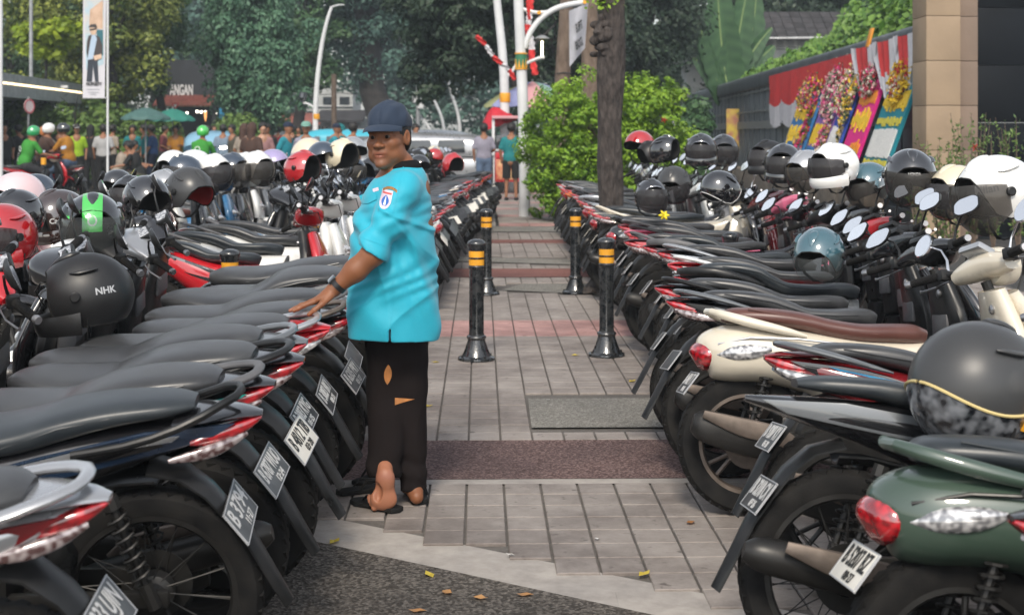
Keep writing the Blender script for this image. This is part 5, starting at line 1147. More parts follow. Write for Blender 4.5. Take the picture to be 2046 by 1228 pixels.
# ================================================================== the parked rows
import itertools
LG, RG, BG = 'motorcycles parked in the left row', 'motorcycles parked in the right row', 'motorcycles parked in the outer left row'
PN = {'paint_black': 'black', 'paint_grey': 'grey', 'paint_white': 'white', 'paint_cream': 'cream', 'paint_red': 'red', 'paint_dark_red': 'dark red', 'paint_silver': 'silver', 'paint_green': 'dull green', 'paint_blue': 'blue', 'paint_teal': 'teal', 'paint_pink': 'pink', 'paint_maroon': 'maroon', 'paint_navy': 'navy'}
def leftX(d): return -.87 if d < 13 else -.87+(d-13)*.017
def rightX(d): return .93 if d < 7 else (1.09+.04*math.sin(d*1.7) if d < 12 else 1.00-(d-12)*.012)
near_left = [
 (2.97, 'scooter', dict(PAINT='paint_silver', PAINT2='paint_dark_red', RAIL='paint_silver', PLATE='plate_grey', INDIC='lens_smoke'), ('B 3333 UJN', '10·26'), 'silver tailed scooter at the bottom left corner with a worn grey plate', -.12, 2),
 (3.80, 'underbone', dict(PAINT='paint_black', PAINT2='paint_navy', RAIL='plastic', SEAT='seat_blue', INDIC='lens_smoke', PLATE='plate_grey'), ('B 3794', '11·27'), 'black motorcycle with long dark seat and navy side panel, second from the left front', -.01, 5),
 (4.28, 'scooter', dict(PAINT='paint_black', PAINT2='paint_teal', STRIPE='paint_teal', PLATE='plate_grey', INDIC='lens_smoke'), ('B 6787 WUO', '12·24'), 'black scooter with teal side panel and a blue sticker by its plate', .00, 0),
 (4.68, 'scooter', dict(PAINT='paint_black', RAIL='plastic', PLATE='plate_white'), ('B 4812 TIB', '03·28'), 'black scooter with thick dark grab rail and white plate in the left row', .03, -2),
 (5.05, 'scooter', dict(PAINT='paint_grey', RAIL='paint_grey', SEAT='seat_black', PLATE='plate_black'), ('B 3083 KYG', '06·25'), 'grey scooter right before the red tailed one in the left row', -.02, 0),
 (5.50, 'scooter', dict(PAINT='paint_red', PAINT2='paint_red', RAIL='paint_silver', PLATE='plate_black', INDIC='lens_clear'), ('B 3083 BKY', '08·25'), 'black seated scooter with a bright red tail beside the man', .00, 3),
 (5.98, 'scooter', dict(PAINT='paint_black', RAIL='steel_brown', PLATE='plate_black'), ('B 6205 PRY', '05·27'), 'black scooter whose seat the man rests his hand on', .06, -3),
 (6.45, 'scooter', dict(PAINT='paint_white', PAINT2='plastic', RAIL='plastic_grey'), None, 'white sided scooter just past the one the man touches', 0, 2),
 (6.92, 'maxi', dict(PAINT='paint_black'), None, 'big black maxi scooter behind the man\'s wrist', .03, 0),
 (7.42, 'scooter', dict(PAINT='paint_silver', PAINT2='plastic_grey'), None, 'silver scooter by the sunken yellow banded bollard', 0, 3),
 (8.0, 'retro', dict(PAINT='paint_black', PAINT2='chrome'), None, 'rounded black scooter beyond the sunken bollard', 0, -2)]
near_right = [
 (2.62, 'scooter', dict(PAINT='paint_black', PAINT2='paint_dark_red', RAIL='plastic', STRIPE='paint_silver'), None, 'dark red and black scooter cut by the bottom right corner', .27, 0),
 (3.22, 'retro', dict(PAINT='paint_green', PAINT2='plastic', SEAT='seat_blue', PLATE='plate_white', RIM='alloy_dark', INDIC='lens_clear'), ('B 5207 BZ', '08·27'), 'dull green rounded scooter with red tail lenses at the lower right', .09, 0),
 (3.86, 'underbone', dict(PAINT='paint_black', PAINT2='paint_grey', RAIL='plastic', PLATE='plate_black', SEAT='seat_blue', SKIP=('tail_light', 'indicator', 'tail_cover', 'stripe', 'grab_rail')), ('B 3218 CX', '07·26'), 'black motorcycle with a crooked plate ending in CX', -.02, 0),
 (4.62, 'scooter', dict(PAINT='paint_dark_red', PAINT2='paint_black', STRIPE='sticker_blue', RAIL='paint_grey', PLATE='plate_grey', INDIC='lens_clear', HEAT='steel_brown'), ('B 9207 KY', '05·28'), 'dark red and black scooter carrying the grey helmet with gold trim', .15, 0),
 (5.60, 'retro', dict(PAINT='paint_cream', PAINT2='paint_silver', SEAT='seat_brown', RIM='steel_brown', PLATE='plate_black', INDIC='lens_smoke', HCOVER='paint_cream', INNER='paint_cream', DASH='paint_silver', MIRH='chrome'), ('B 4021 TT', '10·25'), 'cream rounded scooter with a long brown seat', 0, 0),
 (6.22, 'scooter', dict(PAINT='paint_black', RAIL='paint_grey'), None, 'black scooter with a quilted seat behind the cream one', 0, 2),
 (6.80, 'scooter', dict(PAINT='paint_black', STRIPE='paint_white', RAIL='plastic'), None, 'black scooter with white stripe, third past the cream one', 0, -2),
 (7.35, 'maxi', dict(PAINT='paint_grey', SEAT='seat_blue', RAIL='plastic'), None, 'grey maxi scooter with a wide dark blue seat in the right row', 0, 2),
 (7.95, 'scooter', dict(PAINT='paint_red', PAINT2='paint_white', INDIC='lens_clear', RAIL='paint_white'), None, 'red and white tailed scooter beyond the front right bollard', 0, 0),
 (8.55, 'scooter', dict(PAINT='paint_black', PAINT2='paint_silver', RAIL='paint_silver'), None, 'black scooter with silver grab rail level with the front right bollard', 0, -3),
 (9.15, 'maxi', dict(PAINT='paint_black', PAINT2='paint_dark_red', SEAT='seat_blue'), None, 'black and dark red maxi scooter with broad seat by the half sunk bollard', 0, 0),
 (9.75, 'underbone', dict(PAINT='paint_black', PAINT2='paint_red'), None, 'black underbone motorcycle with red side stripe in the right row', 0, 2),
 (10.35, 'scooter', dict(PAINT='paint_pink', PAINT2='paint_pink', RAIL='plastic', INDIC='lens_red'), None, 'bright pink tailed scooter between bollard and tree trunk', .02, 0),
 (10.95, 'scooter', dict(PAINT='paint_maroon', INDIC='lens_clear'), None, 'maroon scooter just behind the pink one', .0, 0)]
mk_black = ['paint_black']*7
def bike_label(col, st, side, n): return '%s %s, %s from the camera in the %s' % (col, {'scooter': 'scooter', 'retro': 'rounded scooter', 'maxi': 'maxi scooter', 'underbone': 'underbone motorcycle'}[st], ORD[n], side)
ROWPOS = {'L': [], 'R': [], 'B': []}
rb = random.Random(11)
for i, (d, st, cfg, pl, lab, dy, yw) in enumerate(near_left):
    place_bike(st, leftX(d)+dy-.07, d, PI+R(yw), 8, cfg, lab, LG, plate=pl); ROWPOS['L'].append((leftX(d)+dy, d, -1))
for i, (d, st, cfg, pl, lab, dy, yw) in enumerate(near_right):
    place_bike(st, rightX(d)+dy, d, R(yw), 8, cfg, lab, RG, plate=pl); ROWPOS['R'].append((rightX(d)+dy, d, 1))
# three that face the other way beyond the near group
turned = [(9.35, 'scooter', dict(PAINT='paint_red', PAINT2='paint_black', STRIPE='paint_silver', SEAT='seat_blue'), 'black scooter with red and silver flank facing right, left of the man'),
          (9.95, 'scooter', dict(PAINT='paint_white', PAINT2='paint_silver', SEAT='seat_blue', INNER='paint_white'), 'white scooter facing right near the sunken bollard head'),
          (10.6, 'scooter', dict(PAINT='paint_white', INNER='paint_silver'), 'white fronted scooter under the red speckled helmet'),
          (11.3, 'underbone', dict(PAINT='paint_silver', PAINT2='paint_blue'), 'silver and blue motorcycle facing right beside the white scooters')]
for i, (d, st, cfg, lab) in enumerate(turned): place_bike(st, -2.35+.04*i, d, R(-4), 8, cfg, lab, 'motorcycles turned the other way in the left row')
pal = ['paint_black', 'paint_black', 'paint_black', 'paint_red', 'paint_white', 'paint_silver', 'paint_black', 'paint_dark_red', 'paint_grey', 'paint_black', 'paint_blue', 'paint_cream', 'paint_maroon', 'paint_black']
sty = ['scooter', 'scooter', 'maxi', 'scooter', 'underbone', 'retro', 'scooter']
def fill_row(code, side, d0, d1, step, xf, yaw, group, n0):
    d = d0; n = n0
    while d < d1:
        st = rb.choice(sty); c = rb.choice(pal); c2 = rb.choice(['plastic', c, 'paint_black', 'paint_silver', 'paint_white', 'paint_red', 'paint_dark_red'])
        cfg = dict(PAINT=c, PAINT2=c2, RAIL=rb.choice(['plastic', 'plastic_grey', 'paint_silver', c]), SEAT=rb.choice(['seat_black', 'seat_blue', 'seat_black', 'seat_brown' if rb.random() < .3 else 'seat_blue']), INDIC=rb.choice(['lens_smoke', 'lens_clear', 'lens_amber']), STRIPE=rb.choice(['paint_silver', 'paint_red', 'paint_white', c]), PLATE=rb.choice(['plate_black', 'plate_grey', 'plate_black', 'plate_white']), INNER=rb.choice(['plastic', 'plastic', c]), MIRH=rb.choice(['plastic', 'plastic', 'chrome']))
        x = xf(d)+rb.uniform(-.05, .05)
        place_bike(st, x, d, yaw+R(rb.uniform(-4, 4)), rb.uniform(6, 10), cfg, bike_label(PN[c], st, side, min(n, len(ORD)-1)), group, far=d > 12.5)
        ROWPOS[code].append((x, d, 1 if abs(yaw) < 1 else -1)); d += step*rb.uniform(.92, 1.1)*(1+.008*d*0); n += 1
fill_row('L', 'left row', 12.0, 15.6, .44, leftX, PI, LG, 15)
fill_row('L', 'far slanted part of the left row', 15.8, 26.0, .38, lambda d: leftX(d)-.05+.02*(d-15), R(138), LG, 0)
fill_row('R', 'right row', 11.55, 21.5, .52, rightX, 0, RG, 14)
fill_row('B', 'outer left row', 8.2, 21.0, .62, lambda d: -4.15+.03*(d-8), 0, BG, 0)
# ------------------------------------------------------------------ helmets on mirrors, hooks and seats
def H(kind, x, y, d, rot, cfg, label, side, sc=1.0, text=None, far=False):
    p = pd(x, y, d); place_helmet(kind, p, tuple(R(a) for a in rot), cfg, label, 'helmets left on the %s motorcycles' % side, far, sc, text)
def sh(k, **kw): d = dict(SHELL='helmet_'+k); d.update(kw); return d
# right side, near to far
mat('helmet_band', (.008, .009, .012), .25, coat=1, col2=(.20, .21, .23), vscale=42, detail=1)
H('open', 1955, 775, 3.75, (0, 6, 25), sh('matte_grey', SKIRT='helmet_band', NOVISOR=1), 'matte grey open helmet with gold edge trim and patterned lower band', 'right', 1.24)
H('open', 1992, 388, 6.4, (4, 12, 192), sh('white', VISOR='visor_smoke', SCREW='plastic'), 'glossy white open helmet with dark visor at the right edge', 'right', 1.25, text=[('Milan', .040, R(52), .035, 'ink_grey')])
H('open', 1912, 385, 7.6, (0, 5, 200), sh('cream', VISOR='visor_dark'), 'cream helmet with red badge half behind the white one', 'right', 1.05, text=[('o', .10, R(-70), -.03, 'patch_red2')])
H('open', 1819, 352, 7.75, (0, 16, 262), sh('gloss_black', VISOR='visor_smoke'), 'large glossy black helmet with clear visor left of the stone pillar', 'right', 1.06, text=[('HONDA', .02, 0, .055, 'ink_white')])
H('open', 1737, 370, 8.7, (6, 18, 225), sh('teal_grey', VISOR='visor_smoke'), 'glossy grey teal helmet tipped forward beside the large black one', 'right', 1.0)
H('full', 1668, 332, 8.6, (0, 8, 205), sh('white', VISOR='visor_dark'), 'white full face helmet with black eyebrow decal by the mirrors', 'right', 1.0, text=[('KYT', .030, R(65), -.05, 'ink_black')])
H('open', 1612, 340, 9.4, (0, 15, 215), sh('silver', VISOR='visor_smoke', LINER='liner_tan'), 'greyish helmet with smoked visor left of the white full face one', 'right', .95)
H('full', 1567, 328, 9.6, (0, 6, 250), sh('gloss_black', VISOR='visor_dark'), 'black helmet with mirror dark visor below the first flower board', 'right', .98)
H('full', 1536, 318, 10.6, (0, 0, 215), sh('matte_black', VISOR='visor_dark'), 'matte black helmet left of the mirror visored one', 'right', 1.0)
H('open', 1446, 300, 12.6, (0, 10, 265), sh('gloss_black', VISOR='visor_dark'), 'small black helmet behind a raised mirror near the grey fence', 'right', 1.0, far=True)
H('full', 1401, 300, 12.0, (0, 8, 260), sh('gloss_black', VISOR='visor_dark', TRIM='chrome'), 'black helmet with pale swirls right of the round bush', 'right', 1.0)
H('open', 1330, 302, 13.0, (0, -14, 330), sh('gloss_black', NOVISOR=1), 'black open helmet tilted up in front of the bush', 'right', 1.0)
H('open', 1301, 309, 13.6, (0, 10, 200), sh('matte_black', NOVISOR=1), 'matte black helmet wedged beside the red one', 'right', .95)
H('half', 1278, 292, 14.0, (0, 5, 230), sh('red', NOVISOR=1), 'bright red helmet with a net cover before the bush', 'right', 1.1)
H('open', 1346, 368, 11.2, (0, 26, 250), sh('matte_grey', VISOR='visor_dark'), 'dark grey helmet hanging low behind twin mirrors', 'right', 1.0)
H('open', 1301, 392, 10.9, (0, 0, 280), sh('gloss_black', VISOR='visor_dark', TRIM='chrome'), 'black helmet with silver flame swirls lying low by the tree trunk', 'right', .95)
H('open', 1440, 380, 10.1, (0, 30, 20), sh('gloss_black', TRIM='ink_white', NOVISOR=1), 'glossy black helmet with a white edge hanging on a hook', 'right', .98)
H('open', 1637, 508, 7.1, (0, 26, 240), sh('teal_grey', VISOR='visor_clear'), 'grey blue helmet on a scooter floor behind the handlebars', 'right', .95)
# left side
H('full', 172, 590, 5.45, (0, 6, 192), sh('matte_black', VISOR='visor_dark', NOVISOR=1), 'big matte black helmet with small side fins, front left', 'left', 1.16, text=[('NHK', .030, R(118), .02, 'ink_grey')])
H('open', 186, 452, 6.7, (0, 6, 285), sh('gloss_black', VISOR='visor_clear', BAND='helmet_bright_green'), 'black helmet with a green centre stripe and clear visor', 'left', 1.12, text=[('O', .060, 0, .045, 'ink_white')])
H('full', 118, 435, 7.9, (0, 6, 225), sh('dark_brown', VISOR='visor_dark', NOVISOR=1), 'large glossy dark brown helmet behind the green striped one', 'left', 1.12, text=[('Cars', .035, R(62), .0, 'ink_white')])
H('full', 2, 475, 6.4, (0, 6, 240), sh('red', VISOR='visor_dark'), 'glossy red helmet cut off by the left edge', 'left', 1.1)
H('open', 33, 432, 7.4, (0, 4, 245), sh('gloss_black', NOVISOR=1), 'black visor helmet under the pink one at the left edge', 'left', 1.0)
H('half', 35, 397, 8.6, (0, 0, 230), sh('pink'), 'pale pink rounded helmet near the left edge', 'left', 1.15)
H('half', 72, 385, 10.5, (0, 0, 230), sh('navy'), 'dark blue helmet peeking out behind the pink one', 'left', 1.0)
H('open', 293, 400, 8.2, (0, 14, 312), sh('gloss_black', NOVISOR=1), 'glossy black helmet tipped back showing its dark opening', 'left', 1.02)
H('open', 262, 392, 9.2, (0, 0, 250), sh('gloss_black', VISOR='visor_dark'), 'black helmet half hidden behind the tipped back one', 'left', .95)
H('half', 234, 372, 11.8, (0, 5, 250), sh('gloss_black'), 'small round black helmet left of the tipped back one', 'left', 1.0)
H('open', 327, 378, 10.2, (0, 0, 320), sh('silver', VISOR='visor_clear'), 'silver and dark helmet with shiny visor behind the tipped back one', 'left', 1.0)
H('open', 379, 382, 9.3, (0, 22, 322), sh('matte_grey', LINER='liner_red', NOVISOR=1), 'matte dark grey helmet tipped back with a red lining', 'left', 1.12)
H('half', 346, 333, 12.6, (0, 0, 250), sh('white'), 'plain white helmet, leftmost of the white group', 'left', 1.05, far=True)
H('open', 367, 345, 11.8, (0, 0, 200), sh('navy', VISOR='visor_dark'), 'dark blue helmet in front of the white group', 'left', 1.05, far=True)
H('half', 388, 338, 12.2, (0, 0, 240), sh('white'), 'glossy white helmet, second of the white group', 'left', 1.2, far=True)
H('open', 425, 345, 12.0, (0, 0, 330), sh('white', VISOR='visor_dark'), 'white helmet with a dark decal, rightmost of the white group', 'left', 1.12, far=True)
H('open', 462, 342, 12.3, (0, 0, 330), sh('navy', VISOR='visor_smoke'), 'navy helmet right of the white group', 'left', 1.12, far=True)
H('open', 487, 340, 12.6, (0, 0, 330), sh('white', VISOR='visor_clear'), 'white helmet between the navy and the beige patterned one', 'left', 1.1, far=True)
H('open', 512, 338, 12.4, (0, 0, 320), sh('silver', VISOR='visor_smoke', SHELL='helmet_white'), 'beige and brown patterned helmet beside the lilac one', 'left', 1.12, far=True)
H('half', 546, 330, 13.4, (0, 0, 330), sh('lilac'), 'lilac purple helmet left of the red speckled one', 'left', 1.08, far=True)
H('open', 605, 338, 11.4, (0, -10, 330), sh('red', VISOR='visor_smoke', NOVISOR=1), 'red speckled helmet on the white scooter', 'left', 1.05)
H('half', 617, 313, 13.2, (0, 0, 300), sh('cream'), 'cream yellow helmet behind the red speckled one', 'left', 1.25, far=True)
H('half', 645, 318, 12.8, (0, 0, 300), sh('navy'), 'slate blue helmet right of the cream yellow one', 'left', 1.15, far=True)
H('open', 684, 312, 12.8, (0, -10, 320), sh('cream', NOVISOR=1), 'cream open helmet with a black opening just left of the man', 'left', 1.1)
H('half', 705, 303, 14.5, (0, 0, 300), sh('silver'), 'brownish grey helmet beyond the cream open one', 'left', 1.1, far=True)
H('open', 905, 328, 19.0, (0, 0, 300), sh('red', VISOR='visor_smoke', NOVISOR=1), 'red and white helmet on the far left row right of the man', 'left', 1.1, far=True)
H('half', 838, 332, 17.0, (0, 0, 300), sh('gloss_black'), 'small black helmet just right of the man\'s neck', 'left', 1.0, far=True)
for i in range(16):
    d = 15.5+i*.62; x_ = -1.62+.035*(d-15)+rb.uniform(-.12, .12); k = rb.choice(['gloss_black', 'gloss_black', 'navy', 'white', 'silver', 'red', 'matte_black', 'cream'])
    place_helmet(rb.choice(['open', 'half']), (x_, d, 1.10+rb.uniform(-.04, .06)), (0, 0, rb.uniform(3, 6)), sh(k, NOVISOR=rb.random() < .5), '%s helmet, %s of the small helmets along the far left row' % (k.replace('_', ' '), ORD[i]), 'helmets left on the left motorcycles', True, 1.0)
# ================================================================== people in the background
POSES = {}
def pose_meshes(kind, child=False):
    if kind in POSES: return POSES[kind]
    hz = .88; sit = kind in ('sit', 'ride', 'pillion')
    zoff = {'sit': -.42, 'ride': -.08, 'pillion': -.02}.get(kind, 0)
    P = {}
    hip = np.array((0, 0, hz+zoff)); ln = {'ride': .16, 'sit': .25, 'pillion': .10}.get(kind, .02)
    sh = hip+np.array((ln, 0, .48)); nk = sh+np.array((.02, 0, .08)); hd = nk+np.array((.03, 0, .15))
    S_, T_, L_, Hh, Sh = (Field((-.5, -.45, -.02+min(0, zoff)*0), (.85, .45, 1.8), .021) for _ in range(5))
    if kind == 'walk': legs = [((0, .09), (.10, .10, .48), (-.04, .10, .10)), ((0, -.09), (.06, -.10, .48), (.24, -.10, .08))]
    elif kind == 'sit': legs = [((0, .09), (.42, .13, .48), (.36, .14, .08)), ((0, -.09), (.42, -.11, .46), (.46, -.13, .08))]
    elif kind in ('ride', 'pillion'): legs = [((0, .12), (.40, .22, .66), (.22, .20, .28)), ((0, -.12), (.40, -.22, .66), (.22, -.20, .28))]
    else: legs = [((0, .09), (.02, .10, .47), (0, .11, .08)), ((0, -.09), (.03, -.10, .47), (.02, -.11, .08))]
    for (hx, hy), kn, an in legs:
        a = hip+np.array((hx, hy, 0)); S_.cap(a, kn, .075, .05); S_.cap(kn, an, .048, .034); L_.cap(a, kn, .10, .075, .04); L_.cap(kn, np.array(an)+np.array((0, 0, .03)), .075, .058, .03)
        Sh.cap(np.array(an)+np.array((-.02, 0, -.04)), np.array(an)+np.array((.15, 0, -.045)), .045, .035)
    L_.ell(hip+np.array((0, 0, .02)), (.13, .17, .13), k=.05)
    S_.cap(hip, sh, .12, .12); T_.ell(hip+np.array((.0, 0, .08)), (.135, .185, .17), k=.05); T_.ell((hip+sh)/2+np.array((0, 0, .09)), (.135, .19, .25), k=.06); T_.cap(sh+np.array((0, -.13, -.01)), sh+np.array((0, .13, -.01)), .062, .062, .05)
    arms = {'walk': [((.05, .24, 1.12), (.14, .22, .92)), ((-.05, -.24, 1.12), (-.02, -.22, .88))], 'stand': [((-.02, .24, 1.12), (.04, .22, .87)), ((.0, -.24, 1.12), (.18, -.14, 1.02))], 'phone': [((.02, .24, 1.12), (.22, .12, 1.15)), ((.0, -.24, 1.12), (.22, -.12, 1.12))]}.get(kind)
    if sit: arms = [(sh+np.array((.14, .22, -.22)), sh+np.array((.40, .24, -.26))), (sh+np.array((.14, -.22, -.22)), sh+np.array((.40, -.24, -.26)))]
    for i, sg in enumerate((1, -1)):
        a = sh+np.array((0, sg*.17, -.01)); e, w = arms[i]; S_.cap(a, e, .045, .036); S_.cap(e, w, .036, .024); S_.ell(np.array(w)+np.array((.03, 0, -.02)), (.05, .025, .04)); T_.cap(a, np.array(a)+(np.array(e)-a)*.8, .062, .055, .03)
    S_.cap(nk-np.array((0, 0, .05)), hd, .048, .05); S_.ell(hd+np.array((0, 0, .02)), (.092, .074, .105)); S_.cap(hd+np.array((.085, 0, .02)), hd+np.array((.10, 0, -.02)), .012, .015, .01); S_.ell(hd+np.array((.03, 0, -.06)), (.05, .045, .04))
    for sg in (1, -1): S_.ell(hd+np.array((-.005, sg*.075, 0)), (.018, .010, .028), k=.005)
    Hh.ell(hd+np.array((-.015, 0, .045)), (.122, .102, .112), k=.01); sl, Q = Hh._box(Hh.lo, Hh.lo+Hh.h*Hh.n); Hh.f = np.maximum(Hh.f, (np.minimum(.9, (Q[..., 0]-hd[0])*1.0-(Q[..., 2]-hd[2])*1.0-.025)).astype(np.float32))
    lh = Field((-.5, -.45, .5), (.85, .45, 1.8), .021); lh.ell(hd+np.array((-.02, 0, .03)), (.115, .10, .12), k=.01); lh.cap(hd+np.array((-.06, 0, 0)), hd+np.array((-.09, 0, -.28)), .095, .085, .05); sl, Q = lh._box(lh.lo, lh.lo+lh.h*lh.n); lh.f = np.maximum(lh.f, ((Q[..., 0]-hd[0]-.055)).astype(np.float32))
    POSES[kind] = dict(body=S_.mesh('body'), top=T_.mesh('top'), trousers=L_.mesh('trousers'), hair=Hh.mesh('hair'), veil=lh.mesh('veil'), shoes=Sh.mesh('shoes'), head=hd); return POSES[kind]
CL = dict(black=(.012, .012, .013), white=(.62, .62, .63), teal=(.01, .28, .30), cyan=(.02, .36, .46), green=(.06, .42, .05), lime=(.45, .72, .02), orange=(.60, .26, .02), navy=(.02, .035, .08), blue=(.04, .11, .30), grey=(.22, .23, .25), beige=(.50, .42, .34), skyblue=(.28, .38, .50), olive=(.09, .08, .055), brown=(.10, .05, .035), red=(.45, .03, .04), pink=(.55, .30, .30), jeans=(.16, .24, .38), dark=(.03, .03, .035), lilac=(.42, .40, .50), mint=(.30, .60, .50), darkred=(.18, .03, .04))
for k, c in CL.items(): c = tuple(q*.55 for q in c); mat('cloth_'+k, c, .85, var=.12, vscale=9, bump=.3, bscale=18)
mat('skin_tan', (.26, .12, .065), .55, sub=.1); mat('skin_light', (.42, .23, .15), .5, sub=.1)
def person(kind, x, yfeet_or_d, face, top, bot, label, hair='hair', hairm='hair_black', skin='skin_tan', sc=1.0, hat=None, group='people in the crowded street', isd=False, z=0.0, shoe='cloth_dark'):
    d = yfeet_or_d; p = Vector(((x-1023)*d/F, d, z)); M = pose_meshes(kind)
    r = empty('person', p, (0, 0, R(face)), label, 'person', group); r.scale = (sc,)*3
    link('body', M['body'], skin, r); link('top', M['top'], 'cloth_'+top, r); 
    if bot: link('trousers', M['trousers'], 'cloth_'+bot, r)
    link('shoes', M['shoes'], shoe, r)
    if hair: link(hair, M[hair], hairm, r)
    if hat:
        hk, hm = hat; hd = Vector(M['head'])
        if hk == 'cap':
            c = MB().lathe([(.098, 0), (.10, .02), (.088, .065), (.05, .095), (0, .10)], c=hd+Vector((-.01, 0, .045)), seg=18, cap=False); c.loft([(hd.x+.06, 0, hd.z+.055, .07, .006, .006, 2.2), (hd.x+.12, 0, hd.z+.050, .07, .006, .006, 2.2), (hd.x+.17, 0, hd.z+.042, .035, .004, .004, 2.2)], 12, 3); obj('cap', c, hm, r)
        else:
            for n, me, mk, par in helmet_parts('half' if hk == 'half' else 'open'):
                if n not in ('shell', 'visor'): continue
                if n == 'visor' and hk != 'visor': continue
                o = link('helmet', me, hm if n == 'shell' else 'visor_clear', r); o.location = hd+Vector((0, 0, .025)); o.scale = (.95,)*3
    return r
# faces: 0 = +X (right), 90 = away from the camera, -90 = towards it, 180 = left
person('stand', 8, 37, -60, 'black', 'black', 'person in black with black veil at the far left edge', 'veil', 'cloth_black')
person('stand', 40, 38, 150, 'black', 'dark', 'dark haired man in black looking away by the sign pole')
person('stand', 64, 37, -80, 'black', 'dark', 'man in black jacket facing the street near the left hedge')
person('stand', 120, 40, -90, 'dark', 'dark', 'dark haired man standing behind the two riders')
person('stand', 153, 36, -70, 'lime', 'black', 'traffic officer in lime yellow vest and white cap', hat=('cap', 'cloth_white'))
person('stand', 180, 38, 90, 'black', 'black', 'person in black dress and long black veil seen from behind', 'veil', 'cloth_black')
person('stand', 206, 36.5, 100, 'white', 'black', 'person in white t-shirt with yellow print seen from behind')
person('stand', 222, 38.5, 60, 'beige', 'black', 'person in beige jacket with a shoulder bag beside the white t-shirt')
person('sit', 232, 35, 20, 'beige', 'black', 'person in beige seated on a green stool', z=0)
person('sit', 245, 36.5, 0, 'black', 'dark', 'person in black bent forward on a stool by the umbrella')
person('sit', 282, 35, 190, 'black', 'olive', 'person in black cap and black shirt seated on the right green stool', hat=('cap', 'cloth_black'))
person('stand', 265, 40, -80, 'teal', 'dark', 'vendor in teal shirt standing under the left green umbrella')
person('stand', 292, 39, 200, 'teal', 'dark', 'person in dark teal top stooping beside the vendor')
person('walk', 306, 39, 180, 'blue', 'navy', 'person in blue shirt and jeans by the umbrella pole')
for i, (x, d, f, t, b, lb, hr) in enumerate([
  (326, 44, 0, 'darkred', 'dark', 'person in dark red top beyond the umbrella pole', 'hair'), (342, 46, 90, 'dark', 'dark', 'dark clad person under the second green umbrella', 'hair'), (352, 42, -90, 'orange', 'brown', 'small person in yellow orange shirt left of the green rider', 'hair'),
  (362, 50, -90, 'navy', 'dark', 'person in navy cap left of the green rider', 'hair'), (418, 42, 180, 'black', 'dark', 'person in black right behind the green rider', 'hair'), (426, 45, -60, 'dark', 'dark', 'person in dark top with pink headwear', 'veil'),
  (445, 38, 90, 'skyblue', 'grey', 'person in pale blue shirt walking away', 'hair'), (466, 38, -120, 'olive', 'dark', 'person in olive brown shirt among the crowd', 'hair'), (480, 46, 0, 'grey', 'dark', 'person in grey near the palm', 'hair'),
  (486, 33, 60, 'beige', 'brown', 'person with auburn hair seen from behind', 'veil'), (502, 30, 80, 'brown', 'dark', 'person in long brown veil in front of the girl', 'veil'), (524, 31, -70, 'pink', 'dark', 'young woman in pale top facing the street', 'hair'),
  (535, 35, -95, 'black', 'navy', 'tall man in black with bushy hair', 'hair'), (570, 29, -20, 'cyan', 'navy', 'attendant in cyan shirt and navy cap among the crowd', None), (583, 41, 90, 'black', 'dark', 'person in black sports shirt beyond the cyan attendant', 'hair'),
  (597, 44, -90, 'darkred', 'dark', 'dark red clad person beyond the mint capped man', 'hair'), (612, 27.5, -85, 'lilac', 'grey', 'man in white t-shirt with a mint green cap', None), (667, 33, 10, 'cyan', 'navy', 'attendant in cyan shirt near the blue minibus', None),
  (684, 36, 180, 'teal', 'dark', 'rider in teal helmet near the blue minibus', None), (703, 30, 60, 'grey', 'dark', 'person in grey t-shirt just left of the cap wearing man', 'hair'), (828, 36, -60, 'dark', 'dark', 'person in dark top right of the man\'s head', 'hair'),
  (646, 48, 0, 'dark', 'dark', 'distant person beside the curved lamp post', 'hair'), (555, 50, 90, 'red', 'dark', 'distant person in red behind the crowd', 'hair'), (510, 50, 90, 'dark', 'dark', 'distant dark clad person behind the crowd', 'hair'), (395, 52, 0, 'navy', 'dark', 'distant person in navy by the shop front', 'hair'), (436, 55, 0, 'black', 'dark', 'distant person in black before the shop front', 'hair'), (457, 56, 0, 'dark', 'dark', 'distant dark person right of the shop door', 'hair')]):
    hat = None
    if hr is None: hat = ('cap', 'cloth_mint') if 'mint' in lb else (('half', 'cloth_teal') if 'helmet' in lb else ('cap', 'cloth_navy'))
    person(['stand', 'walk', 'phone'][i % 3], x, d, f, t, b, lb, hr, 'cloth_brown' if hr == 'veil' else 'hair_black', skin='skin_light' if 'woman' in lb else 'skin_tan', hat=hat)
person('stand', 967, 33, 95, 'lilac', 'jeans', 'person in white shirt and jeans standing at the red cart')
person('stand', 1021, 31.6, 80, 'teal', None, 'man in teal t-shirt and black shorts standing by the white lamp post')
for o in [c for c in bpy.data.objects if c.parent and c.parent.get('label', '').startswith('man in teal t-shirt')]:
    if o.name.startswith('body'):
        sh_ = MB()
        for sg in (1, -1): sh_.loft([(.0, sg*.09, .90, .10, .11, .11, 2.2), (.01, sg*.10, .70, .095, .10, .10, 2.2), (.015, sg*.105, .50, .095, .095, .095, 2.2)], 14, 3, right=(0, 1, 0))
        obj('shorts', sh_, 'cloth_black', o.parent)
